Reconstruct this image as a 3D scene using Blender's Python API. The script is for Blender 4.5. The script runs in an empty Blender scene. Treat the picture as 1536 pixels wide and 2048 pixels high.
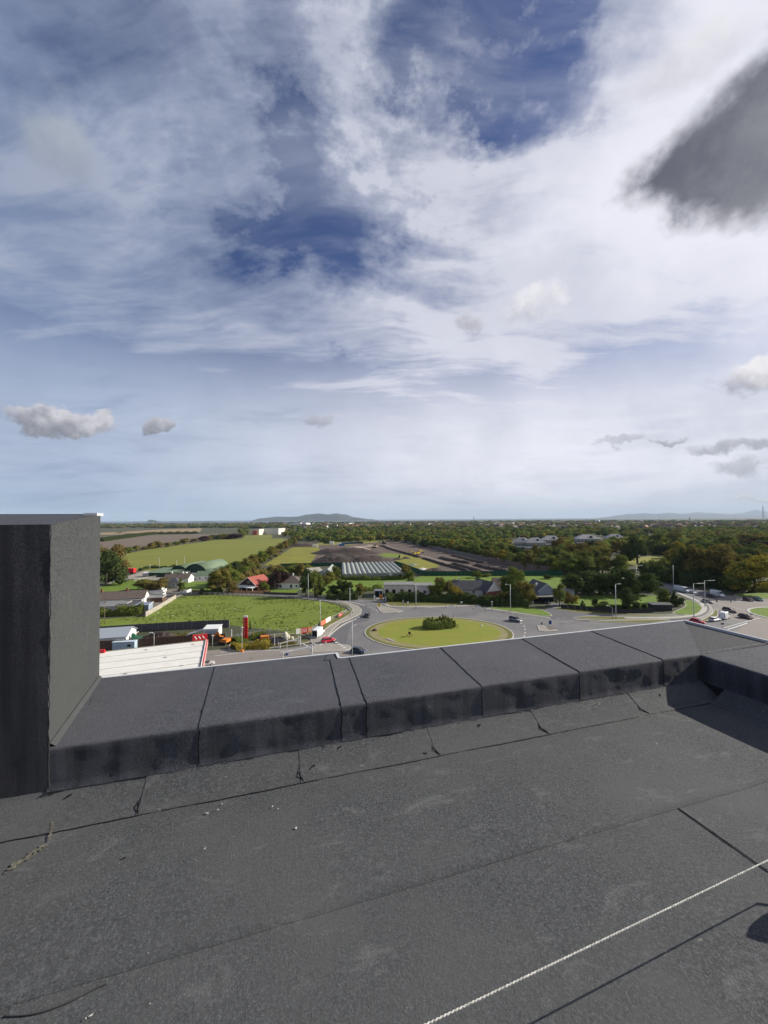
import bpy, math, random
import numpy as np
from mathutils import Vector, Matrix
from mathutils.geometry import tessellate_polygon

R = math.radians
scene = bpy.context.scene
COL = scene.collection

# ---------------------------------------------------------------- camera
HC = 36.0            # eye height above the road level
ROOF = 34.4          # felt roof surface
PITCH = R(1.07)
ROLL = 0.0064
F = 770.0
_f = Vector((0, math.cos(PITCH), math.sin(PITCH)))
_r0 = Vector((1, 0, 0))
_u0 = Vector((0, -math.sin(PITCH), math.cos(PITCH)))
_r = _r0 * math.cos(ROLL) - _u0 * math.sin(ROLL)
_u = _r0 * math.sin(ROLL) + _u0 * math.cos(ROLL)
cd = bpy.data.cameras.new('camera')
cam = bpy.data.objects.new('camera', cd)
COL.objects.link(cam)
M3 = Matrix((_r, _u, -_f)).transposed()
cam.matrix_world = Matrix.Translation((0, 0, HC)) @ M3.to_4x4()
cd.sensor_fit = 'VERTICAL'; cd.sensor_height = 36.0
cd.lens = 36.0 * F / 2048
cd.clip_start = 0.05; cd.clip_end = 90000
scene.camera = cam

def ray(px, py):
    return _f + _r * ((px - 768) / F) - _u * ((py - 1024) / F)
def G(px, py, z=0.0):
    """point of the level plane at height z seen in direction (px, py) of the photograph"""
    d = ray(px, py)
    t = (z - HC) / d.z
    return Vector((d.x * t, d.y * t, z))
def HT(p, py):
    """height of a vertical thing standing at p whose top is seen at row py"""
    d = ray(768, py)
    lo = 0.0; hi = 600.0
    for _ in range(40):
        m = (lo + hi) / 2
        v = Vector((p.x, p.y, m)) - Vector((0, 0, HC))
        row = 1024 - F * v.dot(_u) / v.dot(_f)
        if row > py: lo = m
        else: hi = m
    return lo
def PXM(p):
    """photograph pixels per metre at p"""
    return F / (Vector((p.x, p.y, p.z)) - Vector((0, 0, HC))).dot(_f)

# ---------------------------------------------------------------- light
SUN_AZ = R(14.6)      # measured from +X (photograph's right) towards +Y (ahead)
SUN_EL = R(27.0)
EXPOSURE = 0.7
sd = bpy.data.lights.new('sun', 'SUN'); sd.energy = 4.4; sd.angle = R(0.5); sd.color = (1.0, 0.94, 0.84)
so = bpy.data.objects.new('sun', sd); COL.objects.link(so)
sdir = Vector((math.cos(SUN_EL) * math.cos(SUN_AZ), math.cos(SUN_EL) * math.sin(SUN_AZ), math.sin(SUN_EL)))
so.rotation_euler = sdir.to_track_quat('Z', 'Y').to_euler()
so.location = (60, 10, 80)
scene.view_settings.view_transform = 'Standard'
scene.view_settings.look = 'None'
scene.view_settings.gamma = 1.0
scene.view_settings.use_curve_mapping = False
scene.view_settings.exposure = EXPOSURE
scene.render.engine = 'CYCLES'
scene.cycles.max_bounces = 6
scene.cycles.transparent_max_bounces = 8
scene.cycles.volume_bounces = 0
scene.cycles.use_denoising = True

# ---------------------------------------------------------------- world: Nishita sky under high cirrus and a few low clouds
world = bpy.data.worlds.new('World'); scene.world = world
world.use_nodes = True
nt = world.node_tree; nt.nodes.clear()
def N(t, **kw):
    n = nt.nodes.new(t)
    for k, v in kw.items(): setattr(n, k, v)
    return n
def L(a, b): nt.links.new(a, b)
def inp(sock, v):
    if hasattr(v, 'is_linked') or isinstance(v, bpy.types.NodeSocket): L(v, sock)
    else: sock.default_value = v
def MA(op, a, b=None, c=None, clamp=False):
    n = N('ShaderNodeMath', operation=op, use_clamp=clamp)
    inp(n.inputs[0], a)
    if b is not None: inp(n.inputs[1], b)
    if c is not None: inp(n.inputs[2], c)
    return n.outputs[0]
def MR(v, a, b, c=0.0, d=1.0, smooth=True):
    n = N('ShaderNodeMapRange', interpolation_type='SMOOTHSTEP' if smooth else 'LINEAR')
    inp(n.inputs[0], v); n.inputs[1].default_value = a; n.inputs[2].default_value = b
    n.inputs[3].default_value = c; n.inputs[4].default_value = d
    return n.outputs[0]
def VM(op, a, b=None):
    n = N('ShaderNodeVectorMath', operation=op)
    inp(n.inputs[0], a)
    if b is not None: inp(n.inputs[1], b)
    return n
def NOISE(vec, scale, detail=6.0, rough=0.55, dist=0.0, lac=2.0):
    n = N('ShaderNodeTexNoise'); L(vec, n.inputs['Vector'])
    n.inputs['Scale'].default_value = scale; n.inputs['Detail'].default_value = detail
    n.inputs['Roughness'].default_value = rough; n.inputs['Distortion'].default_value = dist
    n.inputs['Lacunarity'].default_value = lac
    return n.outputs[0]
def MIXC(f, a, b):
    n = N('ShaderNodeMix', data_type='RGBA'); inp(n.inputs[0], f); inp(n.inputs[6], a); inp(n.inputs[7], b)
    return n.outputs[2]
def RGB(c):
    n = N('ShaderNodeRGB'); n.outputs[0].default_value = (*c, 1); return n.outputs[0]
SKY_STRENGTH = 0.075
tc = N('ShaderNodeTexCoord')
D = VM('NORMALIZE', tc.outputs['Generated']).outputs[0]
sep = N('ShaderNodeSeparateXYZ'); L(D, sep.inputs[0])
X, Y, Z = sep.outputs
zc = MA('MAXIMUM', Z, 0.0)
den = MA('ADD', zc, 0.16)
cmb = N('ShaderNodeCombineXYZ'); L(MA('DIVIDE', X, den), cmb.inputs[0]); L(MA('DIVIDE', Y, den), cmb.inputs[1])
P = cmb.outputs[0]
sky = N('ShaderNodeTexSky', sky_type='NISHITA', sun_disc=False)
sky.sun_elevation = SUN_EL
sky.sun_rotation = math.pi / 2 - SUN_AZ
sky.altitude = 50; sky.air_density = 1.0; sky.dust_density = 1.0; sky.ozone_density = 1.6
# broad warp of the cirrus sheet, then streaks drawn out along the wind
warp = N('ShaderNodeTexNoise'); L(P, warp.inputs['Vector']); warp.inputs['Scale'].default_value = 0.7; warp.inputs['Detail'].default_value = 3
wv = VM('SUBTRACT', warp.outputs['Color'], (0.5, 0.5, 0.5)).outputs[0]
ws = N('ShaderNodeVectorMath', operation='SCALE'); L(wv, ws.inputs[0]); ws.inputs['Scale'].default_value = 0.9
Pw = VM('ADD', P, ws.outputs[0]).outputs[0]
mp = N('ShaderNodeMapping'); L(Pw, mp.inputs[0]); mp.inputs['Rotation'].default_value = (0, 0, R(-62)); mp.inputs['Scale'].default_value = (0.42, 1.5, 1)
streak = NOISE(mp.outputs[0], 1.9, 10, 0.58, 0.1)
mp2 = N('ShaderNodeMapping'); L(P, mp2.inputs[0]); mp2.inputs['Rotation'].default_value = (0, 0, R(-20)); mp2.inputs['Scale'].default_value = (1.0, 2.1, 1); mp2.inputs['Location'].default_value = (3.1, 1.7, 0)
fine = NOISE(mp2.outputs[0], 4.2, 9, 0.62, 0.4)
broad = NOISE(Pw, 0.75, 4, 0.5)
wn = N('ShaderNodeTexNoise'); L(VM('MULTIPLY', D, (1.0, 1.0, 1.6)).outputs[0], wn.inputs['Vector']); wn.inputs['Scale'].default_value = 5.5; wn.inputs['Detail'].default_value = 7; wn.inputs['Roughness'].default_value = 0.62
wsc = N('ShaderNodeVectorMath', operation='SCALE'); L(VM('SUBTRACT', wn.outputs['Color'], (0.5, 0.5, 0.5)).outputs[0], wsc.inputs[0]); wsc.inputs['Scale'].default_value = 0.55
Dw = VM('NORMALIZE', VM('ADD', D, wsc.outputs[0]).outputs[0]).outputs[0]
def blob(px, py, r0, r1, stretch=None):
    """1 inside angular radius r0, 0 beyond r1 (degrees) about the direction of that part of the sky"""
    c = ray(px, py).normalized()
    d = VM('DOT_PRODUCT', Dw, tuple(c)).outputs['Value']
    return MR(d, math.cos(R(r1)), math.cos(R(r0)))
def CON(v, g): return MA('MULTIPLY', MA('SUBTRACT', v, 0.5), g)
mp3 = N('ShaderNodeMapping'); L(Pw, mp3.inputs[0]); mp3.inputs['Rotation'].default_value = (0, 0, R(-82)); mp3.inputs['Scale'].default_value = (0.7, 3.6, 1)
wisp = NOISE(mp3.outputs[0], 2.6, 9, 0.60, 0.12)
cir = MA('ADD', MA('ADD', CON(streak, 1.35), CON(fine, 0.5)), MA('ADD', CON(broad, 0.8), CON(wisp, 0.85)))
cir = MA('ADD', cir, 0.50)
for args, kk in (((670, 420, 1, 12), -0.27), ((500, 400, 1, 11), -0.18), ((870, 50, 1, 7), -0.17), ((1020, 180, 1, 7), -0.26), ((740, 150, 1, 6), 0.10),
                ((550, 60, 1, 7), -0.13), ((760, 510, 1, 9), -0.14), ((1060, 90, 1, 7), -0.14), ((300, 250, 1, 8), -0.12), ((180, 40, 1, 7), -0.14),
                ((1200, 500, 4, 24), 0.26), ((150, 560, 5, 25), 0.14), ((1450, 250, 3, 17), 0.2), ((700, 120, 1, 8), 0.22), ((350, 110, 3, 12), 0.2),
                ((850, 720, 4, 28), 0.16), ((120, 240, 1, 12), 0.07), ((820, 330, 1, 9), 0.16), ((90, 900, 3, 16), -0.16), ((500, 500, 1, 9), 0.06)):
    cir = MA('ADD', cir, MA('MULTIPLY', blob(*args), kk))
cirm = MR(cir, 0.18, 0.86, 0.03, 1.0, smooth=False)
low = MR(Z, 0.20, 0.52, 1.0, 0.0)
veil = MR(MA('ADD', CON(streak, 1.0), CON(wisp, 1.0)), -0.20, 0.42, 0.0, 0.44)
cover = MA('MAXIMUM', MA('MAXIMUM', MA('MULTIPLY', cirm, 0.96), veil), MA('MULTIPLY', low, MR(cir, -0.1, 0.45, 0.74, 1.0)), clamp=True)
k = 1.0 / SKY_STRENGTH
sunw = MR(X, -0.74, 0.28)
cc = MIXC(sunw, RGB([c * k for c in (0.158, 0.205, 0.305)]), RGB([c * k for c in (0.40, 0.415, 0.475)]))
horizon = MIXC(sunw, RGB([c * k for c in (0.215, 0.300, 0.395)]), RGB([c * k for c in (0.415, 0.435, 0.49)]))
midlift = MR(Z, 0.08, 0.62, 1.0, 0.0)
cc = MIXC(MA('MULTIPLY', midlift, 0.75), cc, MIXC(sunw, RGB([c * k for c in (0.315, 0.366, 0.460)]), RGB([c * k for c in (0.585, 0.585, 0.64)])))
cc = MIXC(MR(Z, 0.0, 0.11, 0.9, 0.0), cc, horizon)
hb = N('ShaderNodeMapping'); L(D, hb.inputs[0]); hb.inputs['Scale'].default_value = (2.2, 2.2, 13)
hbn = NOISE(hb.outputs[0], 1.6, 8, 0.62, 0.35)
cc = MIXC(MA('MULTIPLY', MR(Z, 0.0, 0.5, 1.0, 0.0), MR(hbn, 0.44, 0.68, 0.0, 0.55)), cc, MIXC(sunw, RGB([c * k for c in (0.16, 0.205, 0.30)]), RGB([c * k for c in (0.37, 0.395, 0.46)])))
mot = NOISE(D, 3.2, 8, 0.62, 0.3)
cc = MIXC(MR(mot, 0.35, 0.65, 0.22, 0.0), cc, RGB([c * k for c in (0.145, 0.180, 0.26)]))
dens = MR(cir, 0.55, 1.0)
cc2 = MIXC(MA('MULTIPLY', dens, 0.45), cc, MIXC(sunw, RGB([c * k for c in (0.27, 0.28, 0.33)]), RGB([c * k for c in (0.47, 0.465, 0.52)])))
tint = N('ShaderNodeMix', data_type='RGBA', blend_type='MULTIPLY'); tint.inputs[0].default_value = 1
L(sky.outputs[0], tint.inputs[6]); tint.inputs[7].default_value = (0.31, 0.40, 0.66, 1)
skyc = MIXC(cover, tint.outputs[2], cc2)
# low cumulus: shaped puffs with a lit right-hand side and a grey base
cwn = N('ShaderNodeTexNoise'); L(D, cwn.inputs['Vector']); cwn.inputs['Scale'].default_value = 13; cwn.inputs['Detail'].default_value = 6; cwn.inputs['Roughness'].default_value = 0.6
cws = N('ShaderNodeVectorMath', operation='SCALE'); L(VM('SUBTRACT', cwn.outputs['Color'], (0.5, 0.5, 0.5)).outputs[0], cws.inputs[0]); cws.inputs['Scale'].default_value = 0.10
Dc = VM('ADD', D, cws.outputs[0]).outputs[0]
def cumulus(colr, px, py, wx, wy, amp, lit, dark, sc=9.0, edge=(0.0, 0.25), op=1.0, seed=0.0, shade=(0.35, -0.8)):
    c = ray(px, py).normalized()
    rt = Vector((c.y, -c.x, 0)).normalized(); up = rt.cross(c)
    a = MA('DIVIDE', VM('DOT_PRODUCT', Dc, tuple(rt)).outputs['Value'], math.tan(R(wx)))
    b = MA('DIVIDE', VM('DOT_PRODUCT', Dc, tuple(up)).outputs['Value'], math.tan(R(wy)))
    front = MA('GREATER_THAN', VM('DOT_PRODUCT', D, tuple(c)).outputs['Value'], 0.0)
    rr = MA('SQRT', MA('ADD', MA('MULTIPLY', a, a), MA('MULTIPLY', b, b)))
    off = VM('ADD', D, (seed, seed * 0.7, 0)).outputs[0]
    n = NOISE(off, sc, 7, 0.58, 0.1)
    v = MA('ADD', MA('SUBTRACT', 1.0, rr), MA('MULTIPLY', MA('SUBTRACT', n, 0.5), amp))
    m = MA('MULTIPLY', MA('MULTIPLY', MR(v, edge[0], edge[1]), op), front)
    n2 = NOISE(off, sc * 1.6, 5, 0.6)
    s = MA('ADD', MA('ADD', MA('MULTIPLY', a, shade[0]), MA('MULTIPLY', b, -shade[1])), MA('MULTIPLY', MA('SUBTRACT', n2, 0.5), 2.2))
    colx = MIXC(MR(s, -0.9, 0.9), RGB([q * k for q in dark]), RGB([q * k for q in lit]))
    return MIXC(m, colr, colx)
W = (0.42, 0.41, 0.43); GR = (0.135, 0.14, 0.165)
# the big dark cloud: a wedge between two edges
def plane(p1, p2):
    return tuple(ray(*p1).normalized().cross(ray(*p2).normalized()).normalized())
nz = CON(NOISE(D, 7.0, 9, 0.55, 0.0), 0.21)
nz2 = CON(NOISE(D, 2.6, 3, 0.5), 0.10)
e1 = VM('DOT_PRODUCT', D, plane((1560, -20), (1265, 330))).outputs['Value']
e2 = VM('DOT_PRODUCT', D, plane((1240, 420), (1560, 490))).outputs['Value']
s1 = 1 if ray(1450, 330).dot(Vector(plane((1560, -20), (1265, 330)))) > 0 else -1
s2 = 1 if ray(1450, 330).dot(Vector(plane((1240, 420), (1560, 490)))) > 0 else -1
wd = MA('MINIMUM', MA('MULTIPLY', e1, s1), MA('MULTIPLY', e2, s2))
fr = MA('GREATER_THAN', VM('DOT_PRODUCT', D, tuple(ray(1500, 300).normalized())).outputs['Value'], 0.3)
wv_ = MA('ADD', MA('ADD', wd, 0.014), MA('ADD', nz, nz2))
rim = MA('MULTIPLY', MR(wv_, -0.16, 0.0), fr)
skyc = MIXC(MA('MULTIPLY', rim, 0.75), skyc, RGB([q * k for q in (0.56, 0.56, 0.61)]))
dk = MIXC(MR(NOISE(D, 5.0, 6, 0.6), 0.35, 0.65), RGB([q * k for q in (0.066, 0.070, 0.090)]), RGB([q * k for q in (0.145, 0.147, 0.168)]))
skyc = MIXC(MA('MULTIPLY', MA('MULTIPLY', MR(wv_, -0.010, 0.045), fr), 0.97), skyc, dk)
skyc = cumulus(skyc, 1380, 110, 9, 2.2, 1.4, (0.55, 0.54, 0.55), (0.36, 0.36, 0.40), 8.0, (0.0, 0.9), 0.6, 7.7)
skyc = cumulus(skyc, 122, 842, 5.4, 1.7, 1.3, W, GR, 22.0, (0.0, 0.3), 0.92, 2.1)
skyc = cumulus(skyc, 312, 852, 2.1, 1.15, 1.2, (0.33, 0.33, 0.36), GR, 24.0, (0.0, 0.3), 0.9, 3.4)
skyc = cumulus(skyc, 628, 840, 2.2, 1.3, 1.5, (0.33, 0.34, 0.37), (0.20, 0.21, 0.25), 18.0, (0.0, 0.6), 0.75, 5.2)
skyc = cumulus(skyc, 1060, 615, 4.6, 2.8, 1.4, (0.56, 0.55, 0.57), (0.33, 0.34, 0.39), 16.0, (0.0, 0.5), 0.85, 9.9)
skyc = cumulus(skyc, 940, 648, 3.0, 1.2, 1.2, (0.40, 0.40, 0.43), (0.22, 0.22, 0.26), 15.0, (0.0, 0.6), 0.7, 6.1)
skyc = cumulus(skyc, 1500, 745, 5.0, 2.0, 1.3, (0.60, 0.58, 0.58), (0.22, 0.22, 0.26), 12.0, (0.0, 0.5), 0.85, 8.2)
skyc = cumulus(skyc, 1340, 882, 2.2, 0.5, 1.2, (0.34, 0.34, 0.37), (0.18, 0.19, 0.22), 22.0, (0.0, 0.6), 0.8, 1.9)
skyc = cumulus(skyc, 1250, 880, 4.2, 0.6, 1.4, (0.34, 0.34, 0.37), (0.22, 0.23, 0.26), 22.0, (0.0, 0.6), 0.6, 4.9)
skyc = cumulus(skyc, 1500, 892, 6.0, 1.0, 1.2, (0.34, 0.34, 0.37), (0.20, 0.21, 0.24), 16.0, (0.0, 0.6), 0.8, 3.9)
skyc = cumulus(skyc, 1490, 932, 3.0, 1.2, 1.4, (0.36, 0.36, 0.39), (0.22, 0.23, 0.26), 16.0, (0.0, 0.6), 0.7, 2.9)
skyc = cumulus(skyc, 1510, 992, 2.6, 0.4, 1.2, (0.50, 0.49, 0.48), (0.30, 0.30, 0.32), 20.0, (0.0, 0.6), 0.7, 2.2)
skyc = cumulus(skyc, 110, 275, 3.8, 3.8, 1.5, (0.27, 0.295, 0.33), (0.17, 0.195, 0.25), 9.0, (0.0, 0.7), 0.75, 7.1)
bg = N('ShaderNodeBackground'); L(skyc, bg.inputs[0]); bg.inputs[1].default_value = SKY_STRENGTH
wo = N('ShaderNodeOutputWorld'); L(bg.outputs[0], wo.inputs[0])

# ---------------------------------------------------------------- helpers
rng = random.Random(11)
MATS = {}
def mat(name, col, rough=0.8, var=0.0, scale=1.0, bump=0.0, bscale=None, col2=None, spec=0.3, metal=0.0, vec=None, detail=5):
    """procedural material: colour broken up by two octaves of world-space noise"""
    if name in MATS: return MATS[name]
    m = bpy.data.materials.new(name); m.use_nodes = True
    t = m.node_tree; b = t.nodes['Principled BSDF']
    b.inputs['Roughness'].default_value = rough; b.inputs['Metallic'].default_value = metal
    b.inputs['Specular IOR Level'].default_value = spec
    b.inputs['Base Color'].default_value = (*col, 1)
    g = t.nodes.new('ShaderNodeNewGeometry')
    src = g.outputs['Position']
    if vec:
        mm = t.nodes.new('ShaderNodeMapping'); t.links.new(src, mm.inputs[0]); mm.inputs['Scale'].default_value = vec; src = mm.outputs[0]
    if var > 0 or col2:
        n = t.nodes.new('ShaderNodeTexNoise'); n.inputs['Scale'].default_value = scale; n.inputs['Detail'].default_value = detail; n.inputs['Roughness'].default_value = 0.65
        t.links.new(src, n.inputs['Vector'])
        c2 = col2 or tuple(max(0, c * (1 - var)) for c in col)
        c1 = col if col2 else tuple(c * (1 + var * 0.8) for c in col)
        r = t.nodes.new('ShaderNodeMapRange'); r.inputs[1].default_value = 0.33; r.inputs[2].default_value = 0.67
        t.links.new(n.outputs[0], r.inputs[0])
        x = t.nodes.new('ShaderNodeMix'); x.data_type = 'RGBA'
        t.links.new(r.outputs[0], x.inputs[0]); x.inputs[6].default_value = (*c1, 1); x.inputs[7].default_value = (*c2, 1)
        t.links.new(x.outputs[2], b.inputs['Base Color'])
    if bump > 0:
        n2 = t.nodes.new('ShaderNodeTexNoise'); n2.inputs['Scale'].default_value = bscale or scale * 3; n2.inputs['Detail'].default_value = 4
        t.links.new(src, n2.inputs['Vector'])
        bm = t.nodes.new('ShaderNodeBump'); bm.inputs['Strength'].default_value = bump; bm.inputs['Distance'].default_value = 1.0 / (bscale or scale * 3)
        t.links.new(n2.outputs[0], bm.inputs['Height']); t.links.new(bm.outputs[0], b.inputs['Normal'])
    MATS[name] = m
    return m

def tag(o, label=None, cat=None, group=None, kind=None):
    if label: o['label'] = label
    if cat: o['category'] = cat
    if group: o['group'] = group
    if kind: o['kind'] = kind
    return o
def empty(name, loc=(0, 0, 0), rz=0.0, label=None, cat=None, group=None, scale=None):
    o = bpy.data.objects.new(name, None); COL.objects.link(o)
    o.location = loc; o.rotation_euler = (0, 0, rz); o.empty_display_size = 0.2
    if scale: o.scale = scale
    return tag(o, label, cat, group)
def mesh_np(name, V, Fq, mats, midx=None, smooth=False):
    me = bpy.data.meshes.new(name)
    V = np.asarray(V, dtype=np.float32); Fq = np.asarray(Fq, dtype=np.int32)
    k = Fq.shape[1]
    me.vertices.add(len(V)); me.vertices.foreach_set('co', V.ravel())
    me.loops.add(Fq.size); me.loops.foreach_set('vertex_index', Fq.ravel())
    me.polygons.add(len(Fq)); me.polygons.foreach_set('loop_start', np.arange(0, Fq.size, k, dtype=np.int32))
    if midx is not None: me.polygons.foreach_set('material_index', np.asarray(midx, dtype=np.int32))
    if smooth: me.polygons.foreach_set('use_smooth', np.ones(len(Fq), dtype=bool))
    for m in mats: me.materials.append(m)
    me.update(calc_edges=True)
    return me
class MB:
    def __init__(s): s.v = []; s.f = []; s.m = []; s.sm = []
    def add(s, vs, fs, m=0, sm=False):
        o = len(s.v); s.v += [tuple(v) for v in vs]
        for f in fs: s.f.append(tuple(i + o for i in f)); s.m.append(m); s.sm.append(sm)
        return s
    def box(s, x0, x1, y0, y1, z0, z1, m=0):
        vs = [(x0, y0, z0), (x1, y0, z0), (x1, y1, z0), (x0, y1, z0), (x0, y0, z1), (x1, y0, z1), (x1, y1, z1), (x0, y1, z1)]
        return s.add(vs, [(3, 2, 1, 0), (4, 5, 6, 7), (0, 1, 5, 4), (1, 2, 6, 5), (2, 3, 7, 6), (3, 0, 4, 7)], m)
    def bar(s, a, b, w, h, m=0):
        """rectangular bar from a to b, w wide (level), h deep"""
        a = Vector(a); b = Vector(b); d = (b - a).normalized()
        up = Vector((0, 0, 1)) if abs(d.z) < 0.95 else Vector((0, 1, 0))
        sx = d.cross(up).normalized(); uy = sx.cross(d).normalized()
        q = [sx * (i * w / 2) + uy * (j * h / 2) for i, j in ((-1, -1), (1, -1), (1, 1), (-1, 1))]
        return s.add([a + k for k in q] + [b + k for k in q], [(3, 2, 1, 0), (4, 5, 6, 7), (0, 1, 5, 4), (1, 2, 6, 5), (2, 3, 7, 6), (3, 0, 4, 7)], m)
    def tube(s, pts, r, n=8, m=0, r1=None):
        pts = [Vector(p) for p in pts]; vs = []; fs = []
        for i, p in enumerate(pts):
            d = (pts[min(i + 1, len(pts) - 1)] - pts[max(i - 1, 0)]).normalized()
            up = Vector((0, 0, 1)) if abs(d.z) < 0.9 else Vector((1, 0, 0))
            a = d.cross(up).normalized(); b = a.cross(d)
            rr = r if r1 is None else r + (r1 - r) * i / (len(pts) - 1)
            vs += [p + a * (rr * math.cos(2 * math.pi * j / n)) + b * (rr * math.sin(2 * math.pi * j / n)) for j in range(n)]
        for i in range(len(pts) - 1):
            for j in range(n):
                fs.append((i * n + j, i * n + (j + 1) % n, (i + 1) * n + (j + 1) % n, (i + 1) * n + j))
        fs.append(tuple(reversed(range(n)))); fs.append(tuple((len(pts) - 1) * n + j for j in range(n)))
        return s.add(vs, fs, m, True)
    def prism(s, poly, z0, z1, m=0, mside=None):
        """poly: list of (x, y); top, bottom and sides"""
        n = len(poly); tri = tessellate_polygon([[Vector((p[0], p[1], 0)) for p in poly]])
        vs = [(p[0], p[1], z1) for p in poly]; fs = []
        for t in tri:
            a, b, c = [Vector((*poly[i][:2], 0)) for i in t]
            fs.append(t if (b - a).cross(c - a).z > 0 else tuple(reversed(t)))
        s.add(vs, fs, m)
        if z0 is not None:
            area = sum(poly[i][0] * poly[(i + 1) % n][1] - poly[(i + 1) % n][0] * poly[i][1] for i in range(n))
            P2 = poly if area > 0 else list(reversed(poly))
            vs = [(p[0], p[1], z0) for p in P2] + [(p[0], p[1], z1) for p in P2]
            s.add(vs, [(i, (i + 1) % n, n + (i + 1) % n, n + i) for i in range(n)], m if mside is None else mside)
        return s
    def extr(s, prof, x0, x1, m=0, axis='x'):
        """profile of (a, z) pairs (counter-clockwise seen from +axis) drawn along axis"""
        n = len(prof)
        if axis == 'x': vs = [(x0, p[0], p[1]) for p in prof] + [(x1, p[0], p[1]) for p in prof]
        else: vs = [(p[0], x0, p[1]) for p in prof] + [(p[0], x1, p[1]) for p in prof]
        fs = [(i, (i + 1) % n, n + (i + 1) % n, n + i) for i in range(n)] + [tuple(reversed(range(n))), tuple(range(n, 2 * n))]
        return s.add(vs, fs, m)
    def build(s, name, mats, parent=None, loc=None, rz=None):
        me = bpy.data.meshes.new(name); me.from_pydata([tuple(v) for v in s.v], [], s.f)
        if not isinstance(mats, (list, tuple)): mats = [mats]
        for m in mats: me.materials.append(m)
        me.polygons.foreach_set('material_index', s.m); me.polygons.foreach_set('use_smooth', s.sm)
        me.update()
        o = bpy.data.objects.new(name, me); COL.objects.link(o)
        if parent: o.parent = parent
        if loc is not None: o.location = loc
        if rz is not None: o.rotation_euler = (0, 0, rz)
        return o
def link(name, me, parent=None, loc=None, rot=None, scale=None):
    o = bpy.data.objects.new(name, me); COL.objects.link(o)
    if parent: o.parent = parent
    if loc is not None: o.location = loc
    if rot is not None: o.rotation_euler = rot
    if scale is not None: o.scale = scale
    return o
def copy_thing(root, loc, rz=None, label=None, group=None, scale=None):
    r = root.copy(); COL.objects.link(r); r.location = loc
    if rz is not None: r.rotation_euler = (0, 0, rz)
    if scale is not None: r.scale = scale
    if label: r['label'] = label
    if group: r['group'] = group
    for ch in list(root.children):
        c = ch.copy(); COL.objects.link(c); c.parent = r
        for g in list(ch.children):
            d = g.copy(); COL.objects.link(d); d.parent = c
    return r
def smoothline(pts, n=8, closed=False):
    """Catmull-Rom through the points"""
    pts = [Vector(p) for p in pts]; out = []; m = len(pts)
    rngi = range(m) if closed else range(m - 1)
    for i in rngi:
        g = lambda j: pts[j % m] if closed else pts[min(max(j, 0), m - 1)]
        a, b, c, d = g(i - 1), g(i), g(i + 1), g(i + 2)
        for q in range(n):
            t = q / n
            out.append(0.5 * ((2 * b) + (c - a) * t + (2 * a - 5 * b + 4 * c - d) * t * t + (3 * b - a - 3 * c + d) * t ** 3))
    if not closed: out.append(pts[-1])
    return out
def inset(poly, d):
    """offset of a closed polygon towards its inside"""
    n = len(poly); area = sum(poly[i][0] * poly[(i + 1) % n][1] - poly[(i + 1) % n][0] * poly[i][1] for i in range(n)); sg = 1 if area > 0 else -1
    out = []
    for i in range(n):
        a = Vector(poly[i - 1][:2]); b = Vector(poly[i][:2]); c = Vector(poly[(i + 1) % n][:2])
        t = (c - a).normalized(); nn = Vector((-t.y, t.x)) * sg
        out.append(b + nn * d)
    return out

# ---------------------------------------------------------------- the felt roof we stand on
AX = R(16.5)
UU = Vector((math.cos(AX), math.sin(AX), 0)); VV = Vector((-math.sin(AX), math.cos(AX), 0))
TOPH = 0.325
def UV(px, py, h=0.0):
    p = G(px, py, ROOF + h); return p.dot(UU), p.dot(VV)
from mathutils import noise as mnoise

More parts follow.
